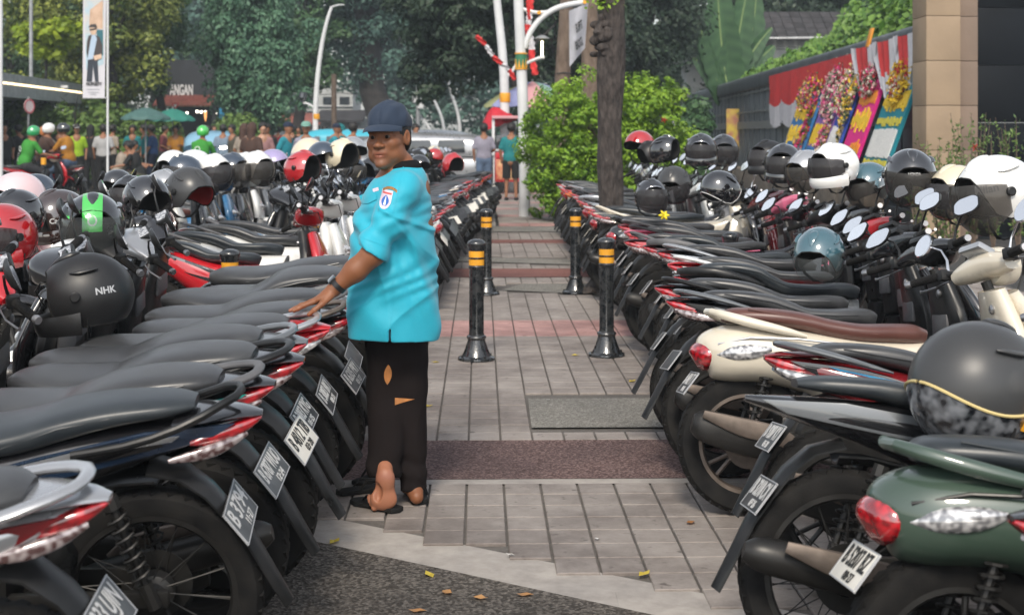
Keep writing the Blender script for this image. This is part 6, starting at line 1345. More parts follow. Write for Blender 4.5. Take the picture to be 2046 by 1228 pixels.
# riders: each motorcycle is a thing, each rider another
SG = 'motorcycles ridden in the street'
def rider_bike(x, d, yaw, cfg, label): p = Vector(((x-1023)*d/F, d, 0)); place_bike('scooter', p.x, p.y, R(yaw), 0, cfg, label, SG, far=True)
def on_bike(kind, x, d, yaw, off, **k):
    bx = (x-1023)*d/F; p = (bx+off*math.cos(R(yaw)), d+off*math.sin(R(yaw))); xx = 1023+p[0]*F/p[1]; return person(kind, xx, p[1], yaw, **k)
rider_bike(20, 30, 40, dict(PAINT='paint_red', PAINT2='paint_red'), 'red scooter ridden by the green jacketed rider at the left edge')
on_bike('ride', 20, 30, 40, .30, top='green', bot='dark', label='rider in bright green jacket and green helmet at the left edge', hair=None, hat=('open', 'helmet_green'))
on_bike('pillion', 34, 30.6, 40, .55, top='brown', bot='dark', label='person in brown with a white helmet in front of the green jacket', hair=None, hat=('open', 'helmet_white'))
rider_bike(148, 31, 165, dict(PAINT='paint_black', PAINT2='paint_red'), 'black and red scooter carrying two people beside the officer')
on_bike('ride', 148, 31, 165, .50, top='beige', bot='beige', label='rider in beige with a brown helmet', hair=None, hat=('open', 'helmet_brown'))
on_bike('pillion', 148, 31, 165, .12, top='orange', bot='jeans', label='passenger in orange top and jeans with a black helmet', hair=None, hat=('open', 'helmet_gloss_black'))
rider_bike(386, 29, 80, dict(PAINT='paint_black'), 'black scooter under the green jacketed rider in the middle')
on_bike('ride', 386, 29, 80, .30, top='green', bot='dark', label='rider in bright green jacket and green helmet seen from behind in mid street', hair=None, hat=('open', 'helmet_bright_green'))
# printed discs on the green jackets and the yellow vest bands
mat('print_white', (.7, .75, .7), .7)
for lab in ('rider in bright green jacket and green helmet at the left edge', 'rider in bright green jacket and green helmet seen from behind in mid street'):
    r = next(o for o in bpy.data.objects if o.get('label') == lab); q = MB().lathe([(.045, 0), (.06, 0), (.06, .004), (.045, .004), (.045, 0)], seg=20, M=Matrix.Rotation(PI/2, 3, 'Y'), cap=False, c=(-.085, 0, 1.17)); obj('jacket_print', q, 'print_white', r)
    for k in range(4): b = MB().box((-.118+.012*k*0, 0, 1.07-.05*k), (.004, .06, .012)); b.xf(lambda v, k=k: v+Vector((-.012*k*.6, 0, 0))); obj('jacket_print', b, 'print_white', r)
# ================================================================== trees, plants, street furniture and buildings
def bark(name, c1, c2, sc=18):
    m, t, b = new_mat(name); tc = t.nodes.new('ShaderNodeTexCoord'); mp = t.nodes.new('ShaderNodeMapping'); mp.inputs['Scale'].default_value = (1, 1, .35)
    n = t.nodes.new('ShaderNodeTexNoise'); n.inputs['Scale'].default_value = sc; n.inputs['Detail'].default_value = 8; n.inputs['Roughness'].default_value = .7
    v = t.nodes.new('ShaderNodeTexVoronoi'); v.inputs['Scale'].default_value = sc*.8
    t.links.new(tc.outputs['Object'], mp.inputs[0]); t.links.new(mp.outputs[0], n.inputs['Vector']); t.links.new(mp.outputs[0], v.inputs['Vector'])
    r = t.nodes.new('ShaderNodeValToRGB'); r.color_ramp.elements[0].position = .35; r.color_ramp.elements[1].position = .7; r.color_ramp.elements[0].color = (*c1, 1); r.color_ramp.elements[1].color = (*c2, 1); t.links.new(n.outputs['Fac'], r.inputs[0]); t.links.new(r.outputs[0], b.inputs['Base Color']); b.inputs['Roughness'].default_value = .9
    ad = t.nodes.new('ShaderNodeMath'); ad.operation = 'ADD'; t.links.new(n.outputs['Fac'], ad.inputs[0]); t.links.new(v.outputs['Distance'], ad.inputs[1])
    bp = t.nodes.new('ShaderNodeBump'); bp.inputs['Strength'].default_value = .9; bp.inputs['Distance'].default_value = .03; t.links.new(ad.outputs[0], bp.inputs['Height']); t.links.new(bp.outputs[0], b.inputs['Normal']); return m
bark('bark_dark', (.018, .014, .013), (.095, .078, .070), 26); bark('bark_brown', (.10, .07, .05), (.20, .15, .115), 10); bark('bark_far', (.025, .022, .022), (.05, .045, .042), 6)
leafmat('leaf_dark', (0.022, 0.057, 0.022), (0.099, 0.177, 0.078)); leafmat('leaf_black', (0.013, 0.030, 0.016), (0.055, 0.089, 0.052)); leafmat('leaf_variegated', (0.029, 0.081, 0.020), (0.325, 0.357, 0.073))
leafmat('leaf_weeping', (0.052, 0.132, 0.083), (0.172, 0.322, 0.196)); leafmat('leaf_mid', (0.034, 0.094, 0.037), (0.112, 0.206, 0.085)); leafmat('leaf_bright', (.065, .17, .014), (.30, .47, .045), .42); leafmat('leaf_vine', (.06, .15, .025), (.20, .34, .07), .42)
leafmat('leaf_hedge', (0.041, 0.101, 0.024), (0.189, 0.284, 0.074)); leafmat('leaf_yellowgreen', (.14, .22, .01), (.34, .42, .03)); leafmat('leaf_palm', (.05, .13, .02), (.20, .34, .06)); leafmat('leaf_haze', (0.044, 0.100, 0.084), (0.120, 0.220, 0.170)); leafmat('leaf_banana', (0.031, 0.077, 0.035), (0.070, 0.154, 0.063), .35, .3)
def branchy(m, base, top, r0, r1, rng, nb=5, spread=1.5, rise=1.2):
    base = Vector(base); top = Vector(top); pts = []; n = 7
    for i in range(n): t = i/(n-1); pts.append(base.lerp(top, t)+Vector((rng.uniform(-1, 1), rng.uniform(-1, 1), 0))*r0*.5*(0 < i < n-1))
    m.tube(pts, [r0*(1.25 if i == 0 else 1)*(1-t_)+r1*t_ for i, t_ in enumerate([k/(n-1) for k in range(n)])], 12)
    for k in range(nb):
        a = rng.uniform(0, 2*PI); s = pts[-1-(k % 3)]; e = s+Vector((math.cos(a)*spread, math.sin(a)*spread*.6, rise*rng.uniform(.6, 1.2))); mid = s.lerp(e, .5)+Vector((0, 0, rise*.15)); m.tube([s, mid, e], [r1*.8, r1*.5, r1*.2], 8)
def tree(label, x, d, zc, rad, nclump, per, clump_r, leaf, lm, trunk_r=.2, bk='bark_far', hang=0, seed=1, group='trees lining the street', lower=-1, tx=None, up=.6, bend=.25, yoff=0, nm='tree'):
    X = (x-1023)*d/F; r = empty(nm, (X, d, 0), label=label, cat='tree', group=group); g = np.random.default_rng(seed)
    P, N, sh = crown_pts((0, 0, zc), rad, nclump, per, clump_r, hang, up, g, lower); U = g.normal(size=P.shape); 
    if hang: U[:, 2] -= 2.0
    s = leaf*g.uniform(.6, 1.3, len(P)); me = quads_mesh('crown', P, N, U, s*.55, s, sh, bend); link('crown', me, lm, r)
    m = MB(); tx0 = 0 if tx is None else (tx-1023)*d/F-X; branchy(m, (tx0, 0, -.1), (tx0*.5, 0, max(zc-rad[2]*.3, 2.0)), trunk_r, trunk_r*.55, random.Random(seed), 6, rad[0]*.6, rad[2]*.6); obj('trunk', m, bk, r, 60); return r
# --- background crowns (leaf cards; each tree its own trunk)
tree('tall tree with yellow variegated leaves at the upper left', 170, 46, 6.4, (3.1, 2.2, 4.0), 200, 230, .62, .085, 'leaf_variegated', seed=2, tx=250)
tree('dark green tree behind the grey shop canopy at the far left', -10, 54, 6.2, (4.0, 2.6, 4.6), 170, 180, .9, .10, 'leaf_dark', seed=3, tx=40)
tree('dark tree with small leaves right of the hanging banner', 282, 50, 5.6, (1.45, 1.6, 2.9), 110, 200, .5, .08, 'leaf_mid', seed=4, tx=330)
tree('weeping pale green tree with drooping foliage', 505, 50, 5.0, (1.62, 1.5, 3.5), 190, 240, .42, .085, 'leaf_weeping', hang=.9, seed=5, tx=505)
tree('tall dark tree between the weeping tree and the curved lamp post', 612, 62, 7.2, (1.7, 2.0, 4.4), 110, 190, .7, .10, 'leaf_mid', trunk_r=.3, seed=6, tx=600)
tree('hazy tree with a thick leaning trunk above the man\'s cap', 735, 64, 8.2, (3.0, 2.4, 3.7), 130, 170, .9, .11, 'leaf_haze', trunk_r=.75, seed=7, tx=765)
tree('big dark spreading tree above the street, left of the white lamp posts', 925, 38, 5.2, (1.95, 1.7, 2.5), 190, 200, .5, .085, 'leaf_black', seed=8, tx=1075, group='trees lining the street')
tree('dark tree behind the white banner', 1110, 44, 6.0, (2.6, 2.0, 4.2), 160, 190, .7, .095, 'leaf_black', seed=9, tx=1120)
tree('very dark tree right of the near trunk', 1262, 48, 5.2, (1.9, 2.2, 4.4), 160, 190, .8, .10, 'leaf_black', seed=10, tx=1290)
tree('dark tree behind the banana plant', 1520, 60, 7.2, (4.0, 2.4, 5.2), 130, 170, 1.0, .12, 'leaf_black', seed=11, tx=1450)
tree('distant dark tree above the old roof', 1760, 62, 8.2, (4.5, 2.4, 4.6), 130, 100, 1.0, .2, 'leaf_mid', seed=12, tx=1760)
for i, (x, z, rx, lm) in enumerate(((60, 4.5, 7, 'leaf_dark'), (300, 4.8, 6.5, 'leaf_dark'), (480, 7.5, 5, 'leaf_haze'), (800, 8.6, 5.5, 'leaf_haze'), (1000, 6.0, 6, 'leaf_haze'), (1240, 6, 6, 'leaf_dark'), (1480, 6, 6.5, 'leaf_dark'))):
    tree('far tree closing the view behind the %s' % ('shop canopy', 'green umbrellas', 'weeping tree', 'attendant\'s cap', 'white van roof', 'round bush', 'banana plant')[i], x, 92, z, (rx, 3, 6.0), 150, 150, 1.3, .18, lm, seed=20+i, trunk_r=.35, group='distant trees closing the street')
yb = tree('small yellow green bush by the thin pole', 92, 42, 4.35, (.85, .6, .6), 30, 90, .28, .13, 'leaf_yellowgreen', seed=31, trunk_r=.06, group='shrubs behind the crowd', nm='shrub')
for i, (x, d, zc, rx, rz) in enumerate(((15, 41, 1.3, 1.4, 1.15), (90, 42, 1.3, 1.2, 1.1), (150, 41, 1.2, 1.0, 1.0), (215, 43, 1.3, 1.0, 1.0), (290, 46, 1.2, 1.1, .9), (352, 50, .7, .6, .55), (480, 46, 1.3, .75, 1.0), (535, 56, 1.2, 1.2, 1.1), (1388, 40, 1.2, .25, 1.2))):
    tree('leafy green shrub behind the crowd, %s from the left' % ORD[i].replace('nearest', 'first') if i < 8 else 'thin dark shrub between the round bush and the grey fence', x, d, zc, (rx, .6, rz), 60, 90, .32, .10, 'leaf_hedge' if i < 8 else 'leaf_mid', seed=40+i, trunk_r=.04, group='shrubs behind the crowd', nm='shrub')
def frond(me_l, base, direc, length, droop, leaflets=26, w=.028, ll=.5):
    base = Vector(base); d = Vector(direc).normalized(); side = d.cross(Vector((0, 0, 1))).normalized(); C = []
    for i in range(leaflets):
        t = (i+1)/leaflets; p = base+d*length*t+Vector((0, 0, -droop*t*t)); L_ = ll*math.sin(PI*min(1, t*.9+.08))**.6
        for sg in (-1, 1): q = side*sg+d*.7+Vector((0, 0, -.25)); q.normalize(); C.append((p+q*L_*.5, q, L_*.5))
    me_l.extend(C)
def palm(label, x, d, z0, n, length, seed, lm='leaf_palm'):
    X = (x-1023)*d/F; r = empty('palm', (X, d, 0), label=label, cat='palm', group='palms behind the crowd'); rg = random.Random(seed); L_ = []
    st = MB(); st.tube([(0, 0, 0), (.03, 0, z0*.6), (0, 0, z0)], [.09, .07, .05], 8); obj('trunk', st, 'bark_brown', r)
    for k in range(n):
        a = 2*PI*k/n+rg.uniform(-.3, .3); e = rg.uniform(.5, 1.5); L2 = []; frond(L2, (0, 0, z0), (math.cos(a), math.sin(a), e), length*rg.uniform(.8, 1.1), length*.55); 
        C = np.array([tuple(c) for c, q, s_ in L2]); U = np.array([tuple(q) for c, q, s_ in L2]); s_ = np.array([s_ for c, q, s_ in L2]); N = np.tile(np.array((0, -.3, 1.)), (len(C), 1))+np.random.default_rng(seed+k).normal(size=C.shape)*.2
        link('frond', quads_mesh('frond', C, N, U, .028, s_, np.random.default_rng(k).uniform(.2, 1, len(C))), lm, r)
palm('areca palm with bright fronds left of the green umbrellas', 190, 39, .9, 16, 1.15, 1); palm('areca palm behind the white t-shirt', 235, 41, .9, 12, 1.0, 2); palm('small palm left of the lime vest officer', 118, 42, .6, 12, .95, 3, 'leaf_hedge'); palm('feathery palm before the shop door', 482, 45, 1.0, 14, 1.1, 4, 'leaf_hedge')
# --- near trunk with its burl
X0 = (1218-1023)*13.5/F; tr = empty('tree', (X0, 13.5, 0), label='dark bare tree trunk with a knobbly burl standing in the walkway', cat='tree'); m = MB()
rg = random.Random(5); n = 26; pts = []; rs = []
for i in range(n):
    t = i/(n-1); z = -.05+5.2*t; pts.append((.012*math.sin(3*z)+.015*(z/3), 0, z)); rs.append(.118+.10*math.exp(-z/.10)+.012*math.exp(-((z-2.2)/.3)**2)+.006*math.sin(z*7))
m.tube(pts, rs, 28); tm = m.mesh('trunk', 70)
for v in tm.vertices:
    a = math.atan2(v.co.y, v.co.x); v.co.x *= 1+.05*math.sin(3*a+v.co.z*1.3)+.03*math.sin(7*a+v.co.z*4); v.co.y *= 1+.05*math.sin(3*a+v.co.z*1.3)
link('trunk', tm, 'bark_dark', tr)
Bf = Field((-.32, -.30, 2.1), (.30, .25, 2.85), .012)
for k in range(46):
    a = rg.uniform(0, 2*PI); z = rg.gauss(2.46, .12); q = rg.uniform(.06, .12); Bf.ell((-.03+q*math.cos(a), -.02+q*math.sin(a)*.9, z), (rg.uniform(.03, .06), rg.uniform(.03, .055), rg.uniform(.025, .055)), k=.014)
link('burl', Bf.mesh('burl'), 'bark_dark', tr)
g = np.random.default_rng(3); P = g.normal(size=(60, 3))*np.array((.06, .05, .04))+np.array((-.06, -.10, 2.72)); link('sprout', quads_mesh('sprout', P, g.normal(size=P.shape)+np.array((0, 0, .8)), g.normal(size=P.shape), .014, .026, g.uniform(.3, 1, 60)), 'leaf_bright', tr)
b2 = MB(); b2.tube([(.03, 0, 2.75), (.16, .02, 3.0), (.26, .03, 3.4)], [.07, .055, .045], 12); obj('limb', b2, 'bark_dark', tr, 60)
for k in range(5):
    rk = MB(); rk.tube([(-.12-.05*k, -.12+.03*k, .0), (-.20-.06*k, -.2+.06*k, .03), (-.30-.05*k, -.22+.09*k, .0)], [.05, .06, .02], 9, flat=.6) if k < 3 else rk.tube([(.1, -.1, 0), (.25, -.15*k*.3, .02), (.38, -.2, 0)], [.05, .05, .02], 9, flat=.6)
    obj('root', rk, 'bark_dark', tr, 60)
for nm_, a, b, d, r0, lb in (('tree', 1133, 1112, 30, .155, 'brown banded tree trunk behind the white banner'), ('tree', 1178, 1182, 28.5, .175, 'greyish tree trunk rising behind the round bush')):
    X = (b-1023)*d/F; r = empty('tree', (X, d, 0), label=lb, cat='tree', group='trees lining the street'); m = MB(); dx = (a-b)*d/F; m.tube([(0, 0, -.1), (dx*.3, 0, 1.6), (dx, 0, 4.4), (dx*1.2, 0, 6)], [r0*1.5, r0*1.15, r0*.9, r0*.85], 16); obj('trunk', m, 'bark_brown', r, 60)
    for k, z in enumerate((1.9, 2.75)): q = MB().tube([(dx*.5*z/2-r0*1.1, -r0, z), (dx*.5*z/2, -r0*1.15, z+.02), (dx*.5*z/2+r0*1.1, -r0, z)], .012, 6); obj('tie', q, 'plastic', r)
# --- the round bush
bx = (1213-1023)*24.3/F; br = empty('bush', (bx, 24.3, 0), label='large round bright green bush behind the dark trunk', cat='bush'); g = np.random.default_rng(77)
allP = []; allN = []; allS = []
for cx, cz, rx, rz, n in ((-.62, 1.40, .82, 1.05, 150), (.62, 1.48, .86, 1.08, 160), (0, 1.25, .95, 1.15, 120), (-.75, .75, .65, .75, 70), (.75, .75, .62, .7, 60)):
    P, N, s_ = crown_pts((cx, 0, cz), (rx, .85, rz), n, 88, .17, 0, .7, g); allP.append(P); allN.append(N); allS.append(s_)
P = np.concatenate(allP); N = np.concatenate(allN); s_ = np.concatenate(allS); P[:, 2] = np.abs(P[:, 2]); P += np.array([.05, .05, .05])*np.sin(P[:, [1, 2, 0]]*9)
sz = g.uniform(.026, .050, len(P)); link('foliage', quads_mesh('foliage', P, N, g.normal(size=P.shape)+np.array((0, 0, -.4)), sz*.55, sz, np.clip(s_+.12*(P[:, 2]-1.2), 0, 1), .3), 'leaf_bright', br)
m = MB(); branchy(m, (0, 0, 0), (0, 0, 1.2), .06, .03, random.Random(9), 8, .6, .5); obj('stem', m, 'bark_brown', br)
fl = MB()
for k in range(5): a = 2*PI*k/5; fl.loft([(0, 0, 0, .01, .004, .004, 2), (.03*math.cos(a), -.01, .03*math.sin(a), .018, .006, .006, 2), (.055*math.cos(a), -.02, .055*math.sin(a), .006, .003, .003, 2)], 8, 2)
fl.xf(lambda v: v+Vector((.88, -.86, 1.72))); obj('flower', fl, mat('petal_red', (.55, .01, .01), .5), br)
# --- left side: canopy building, banner, poles
mat('wall_grey', (.26, .27, .27), .8, var=.12, vscale=1.5, bump=.1, bscale=20); mat('wall_pale', (.42, .43, .42), .8, var=.15, vscale=1.2); mat('wall_black', (.018, .021, .026), .6, var=.2, vscale=2); mat('glass_dark', (.03, .035, .04), .08, coat=.5); mat('metal_pale', (.36, .37, .38), .5, .3, var=.15, vscale=4)
mat('light_strip', (.9, .7, .4), .4, emit=(1.0, .78, .45), estr=2.2); mat('bulb', (1, .95, .85), .4, emit=(1.0, .92, .78), estr=5.0); mat('lamp_glow', (1, .9, .6), .4, emit=(1, .85, .5), estr=4.0); mat('roof_red', (.32, .10, .075), .7, var=.25, vscale=3); mat('white_paint', (.60, .61, .62), .45, var=.06, vscale=2, rvar=.1); mat('steel_grey', (.30, .31, .32), .5, .4, var=.15)
cb = empty('shop_building', pd(80, 266, 40), label='low shop with a pale grey canopy and warm light strip, far left', cat='building'); cb.location.z = 0
A = Vector(((-60-1023)*33/F, 33, 0)); B_ = Vector(((172-1023)*45/F, 45, 0)); dirv = (B_-A).normalized(); nrm = Vector((dirv.y, -dirv.x, 0)); Lc = (B_-A).length; ang = math.atan2(dirv.y, dirv.x)
def along(s, off, z): p = A+dirv*s+nrm*off; return Vector((p.x-cb.location.x, p.y-cb.location.y, z))
def bxa(name, s0, s1, o0, o1, z0, z1, m, par=cb): q = MB().box((0, 0, 0), (s1-s0, abs(o1-o0), z1-z0), Matrix.Rotation(ang, 3, 'Z')); c = along((s0+s1)/2, (o0+o1)/2, (z0+z1)/2); q.xf(lambda v: v+c); return obj(name, q, m, par)
for k in range(8): bxa('fascia_panel', Lc/8*k+.012, Lc/8*(k+1)-.012, 0, -.08, 2.42, 3.02, 'metal_pale')
bxa('canopy_slab', 0, Lc, -.09, -4, 2.44, 2.98, 'wall_pale'); bxa('light_strip', .3, Lc-.4, .012, 0, 2.74, 2.79, 'light_strip'); bxa('wall', 0, Lc-.5, -1.5, -1.7, 0, 2.43, 'wall_grey')
for k in range(5): bxa('window', 1+Lc/5.6*k, 1+Lc/5.6*k+1.5, -1.44, -1.49, .5, 2.2, 'glass_dark')
cm = MB().box((0, 0, 0), (.22, .10, .09), bev=.02); c = along(Lc*.72, .12, 3.0-.15); cm.xf(lambda v: v+c); obj('security_camera', cm, 'white_paint', cb)
def pole(label, pts, rs, m='white_paint', cat='pole', group=None, nm='pole', seg=12):
    base = Vector((pts[0][0], pts[0][1], 0)); r = empty(nm, base, label=label, cat=cat, group=group); q = MB().tube([Vector(p)-base for p in pts], rs, seg); obj('post', q, m, r, 60); return r, base
r, b0 = pole('thin pale flag pole rising behind the canopy at the left', [((62-1023)*41/F, 41, 0), ((62-1023)*41/F, 41, 5.6)], .055, 'steel_grey')
r, b0 = pole('white patterned pole cut by the left edge', [((2-1023)*28/F, 28, 0), ((1-1023)*28/F, 28, 4.6)], .04)
r, b0 = pole('small round traffic sign on a thin post at the left', [((55-1023)*37/F, 37, 0), ((57-1023)*37/F, 37, 2.45)], .03, 'steel_grey', 'sign', nm='road_sign')
q = MB().lathe([(0, 0), (.19, 0), (.19, .012), (0, .012)], seg=24, M=Matrix.Rotation(PI/2, 3, 'X'), cap=False, c=(0, -.05, 2.2)); o = obj('sign_plate', q, mat('sign_white', (.6, .5, .5), .5), r); o.rotation_euler = (0, 0, 1.15)
q = MB().lathe([(.15, 0), (.19, 0), (.19, .006), (.15, .006), (.15, 0)], seg=24, M=Matrix.Rotation(PI/2, 3, 'X'), cap=False, c=(0, -.064, 2.2)); o = obj('sign_ring', q, mat('sign_rose', (.5, .12, .14), .5), r); o.rotation_euler = (0, 0, 1.15)
# hanging banner printed with a figure in a dark jacket
bd = 27.0; c0 = pd(187, 95, bd); bn = empty('banner', (c0.x, bd, 0), label='tall hanging banner showing a man in a dark jacket and cap', cat='banner')
def bq(name, pts, m, off, par=bn, th=.004):
    P = [pd(x, y, bd) for x, y in pts]; n = len(P); V = [(p.x-c0.x, -off, p.z) for p in P]+[(p.x-c0.x, -off+th, p.z) for p in P]; Fc = [tuple(range(n)), tuple(reversed(range(n, 2*n)))]+[(k, n+k, n+(k+1) % n, (k+1) % n) for k in range(n)]; return link(name, mesh_from(name, V, Fc, False), m, par)
mat('print_sky', (.36, .50, .58), .5, col2=(.6, .5, .42), vscale=3); mat('print_tan', (.42, .27, .18), .5, col2=(.62, .44, .32), vscale=5); mat('print_jacket', (.045, .035, .035), .5); mat('print_trousers', (.018, .025, .04), .5); mat('print_shirt', (.38, .48, .60), .5); mat('print_base', (.55, .54, .58), .5); mat('print_teal', (.02, .12, .15), .5)
bq('cloth', [(166, -8), (212, -8), (209, 197), (165, 195)], 'print_base', 0); bq('upper_print', [(168, -8), (208, -8), (207, 60), (170, 60)], 'print_sky', .006); bq('tan_trousers_print', [(180, 20), (206, 0), (205, 58), (178, 58)], 'print_tan', .010); bq('side_print', [(170, 60), (207, 60), (207, 128), (172, 140)], 'print_sky', .005); bq('side_print', [(193, 60), (206, 60), (206, 110), (198, 115)], 'print_teal', .008)
bq('figure_trousers', [(176, 118), (195, 118), (197, 163), (190, 163), (186, 130), (184, 163), (173, 163)], 'print_trousers', .012); bq('figure_jacket', [(177, 72), (186, 68), (199, 74), (205, 92), (204, 110), (196, 122), (176, 120), (173, 104), (174, 84)], 'print_jacket', .014); bq('figure_shirt', [(184, 70), (191, 70), (194, 78), (186, 118), (175, 120), (181, 84)], 'print_shirt', .018); bq('figure_face', [(181, 55), (192, 53), (194, 62), (190, 70), (184, 70), (180, 63)], 'print_tan', .020); bq('figure_cap', [(177, 55), (182, 49), (192, 48), (195, 56), (184, 55)], 'print_jacket', .024); bq('figure_glasses', [(180, 59), (193, 56), (193, 59), (180, 62)], 'ink_black', .026); bq('figure_hand', [(187, 112), (203, 108), (204, 117), (190, 121)], 'print_tan', .022)
t0 = pd(188, 168, bd); place_text('lettering', 'NOFGETY', .085, frame(t0-Vector((c0.x, bd, 0))+Vector((0, -.02, 0)), (1, 0, 0), (0, 0, 1)), 'ink_black', bn, bold=.004, fit=.30)
for k, (yy, w_) in enumerate(((178, .24), (184, .20), (188, .12))): t0 = pd(186, yy, bd); q = MB().box((t0.x-c0.x, -.012, t0.z), (w_, .004, .010)); obj('small_print_line', q, 'ink_grey', bn)
mp = MB(); a = pd(211, 0, bd); mp.tube([(a.x-c0.x+.03, .03, 0), (a.x-c0.x+.03, .03, 4.6)], .022, 10); obj('post', mp, 'white_paint', bn); hb = MB(); a = pd(165, 196, bd); hb.tube([(a.x-c0.x, 0, a.z), (a.x-c0.x+.46, 0, a.z)], .012, 8); obj('rod', hb, 'steel_grey', bn)
# --- restaurant
rd = 60.0; rc = pd(370, 266, rd); rs_ = empty('restaurant_building', (rc.x, rd, 0), label='black fronted eatery with a red tiled awning and white lettering', cat='building')
def rbx(name, x0, x1, y0, y1, dep, m, off=0, par=rs_): a = pd(x0, y0, rd); b = pd(x1, y1, rd); q = MB().box(((a.x+b.x)/2-rc.x, off+dep/2, (a.z+b.z)/2), (b.x-a.x, dep, a.z-b.z)); return obj(name, q, m, par)
rbx('upper_wall', 300, 455, 120, 200, 3, 'wall_black', 0); rbx('lower_wall', 318, 440, 212, 320, .2, 'wall_black', 1.6); rbx('pillar', 430, 436, 196, 320, .3, 'wall_black', -.6); rbx('side_wall', 437, 470, 230, 262, .1, 'print_tan', 1.2)
place_text('lettering', 'ANGAN', .62, frame(pd(363, 181, rd)-Vector((rc.x, rd, 0))+Vector((0, -.03, 0)), (1, 0, 0), (0, 0, 1)), 'ink_white', rs_, ext=.02, bold=.02, fit=.98)
a = pd(316, 196, rd); b = pd(434, 213, rd); nt_ = 26; ww = (b.x-a.x)/nt_; tmsh = None
for row in range(3):
    for k in range(nt_):
        if tmsh is None: q = MB().tube([(0, 0, 0), (0, .36, .17)], ww*.48, 8, flat=.6); tmsh = q.mesh('roof_tile', 50)
        o = link('roof_tile', tmsh, 'roof_red', rs_); o.location = (a.x-rc.x+ww*(k+.5), -1.0+.30*row, b.z+.02+.135*row)
for k, (x, y) in enumerate(((377, 226), (397, 223), (405, 224), (413, 224), (434, 227), (447, 230))): q = MB().lathe([(0, -.05), (.045, -.03), (.055, 0), (.04, .04), (0, .05)], seg=12, cap=False, c=pd(x, y, rd)-Vector((rc.x, rd, 0))+Vector((0, -.3, 0))); obj('bulb', q, 'bulb', rs_)
q = MB().loft([(0, 0, .42, .06, .06, .06, 2), (0, 0, .2, .05, .05, .05, 2), (0, 0, 0, .01, .01, .01, 2)], 10, 3); c = pd(414, 243, rd)-Vector((rc.x, rd, 0)); q.xf(lambda v: v+c+Vector((0, -.35, 0))); obj('hanging_lamp', q, mat('lamp_orange', (.6, .25, .1), .5, emit=(1, .45, .15), estr=1.0), rs_)
r, b0 = pole('tall blue vertical shop sign right of the eatery', [((444-1023)*58/F, 58, 0), ((444-1023)*58/F, 58, 2.7)], .04, 'steel_grey', 'sign', nm='shop_sign'); q = MB().box((.0, -.1, 2.35), (.20, .06, .62), bev=.01); obj('board', q, 'sticker_blue', r)
r, b0 = pole('red triangular give way sign in front of the tiled awning', [((351-1023)*50/F, 50, 0), ((351-1023)*50/F, 50, 2.5)], .03, 'steel_grey', 'sign', nm='road_sign'); q = MB().prism([(-.13, .12), (.13, .12), (0, -.11)], -.01, .01, .002); q.xf(lambda v: v+Vector((0, -.05, 2.43))); obj('sign_plate', q, 'petal_red', r); q = MB().prism([(-.07, .085), (.07, .085), (0, -.045)], -.004, .004, 0); q.xf(lambda v: v+Vector((0, -.066, 2.43))); obj('sign_field', q, 'print_white', r)
# --- umbrellas
def umbrella(label, x, ytop, d, rad, cols, hgt=.42, tilt=0, scallop=.08, finial=True):
    c = pd(x, ytop, d); r = empty('umbrella', (c.x, d, 0), label=label, cat='umbrella', group='street vendors\' umbrellas'); zt = c.z; n = 10
    T = Matrix.Translation((0, 0, zt)) @ Matrix.Rotation(tilt, 4, 'Y')
    for k in range(n):
        V = []; Fc = []; a0, a1 = 2*PI*k/n, 2*PI*(k+1)/n; m_ = 8
        for lay in (0, .008):
            for i in range(m_+1):
                t = i/m_
                for j in range(5):
                    a = a0+(a1-a0)*j/4; sag = .05*math.sin(PI*j/4)*t; rr_ = rad*t*(1-.02*math.sin(PI*j/4)); z = -hgt*(t**1.6)-sag*.5-lay; V.append((rr_*math.cos(a), rr_*math.sin(a), z))
            for j in range(5): a = a0+(a1-a0)*j/4; V.append((rad*1.003*math.cos(a), rad*1.003*math.sin(a), -hgt-scallop*(.6+.4*math.sin(PI*j/4))-lay))
        K = (m_+2)*5
        for i in range(m_+1):
            for j in range(4): q = i*5+j; Fc += [(q, q+1, q+6, q+5), (K+q, K+q+5, K+q+6, K+q+1)]
        me = mesh_from('canopy_panel', [T @ Vector(v) for v in V], Fc, True, 60); link('canopy_panel', me, cols[k % len(cols)], r)
        rb_ = MB().tube([T @ Vector((.05*math.cos(a0), .05*math.sin(a0), -.03)), T @ Vector((rad*.5*math.cos(a0), rad*.5*math.sin(a0), -hgt*.34-.02)), T @ Vector((rad*math.cos(a0), rad*math.sin(a0), -hgt-.012))], .006, 5); obj('rib', rb_, 'steel_grey', r)
    p_ = MB().tube([T @ Vector((0, 0, .06)), (0, 0, 0)], .02, 8); obj('pole', p_, 'steel_grey', r); return r
mat('canvas_green', (.02, .17, .13), .7, var=.12); mat('canvas_dark_green', (.05, .12, .11), .7, var=.12); mat('canvas_red', (.45, .015, .03), .6, var=.1); mat('canvas_yellow', (.38, .40, .20), .7); mat('canvas_lilac', (.28, .30, .52), .7); mat('canvas_pink', (.55, .28, .30), .7); mat('canvas_pale_green', (.20, .33, .27), .7)
umbrella('dark green market umbrella, left of the pair', 291, 215, 38, .66, ['canvas_dark_green'], .26); umbrella('brighter green market umbrella, right of the pair', 345, 217, 42, .66, ['canvas_green'], .30)
umbrella('red parasol at the snack cart right of the man', 985, 214, 36, .46, ['canvas_red'], .42, tilt=R(-18)); umbrella('large multicoloured parasol behind the white lamp post', 1064, 163, 38, 1.30, ['canvas_yellow', 'canvas_lilac', 'canvas_pink', 'canvas_pale_green', 'canvas_lilac'], .62)
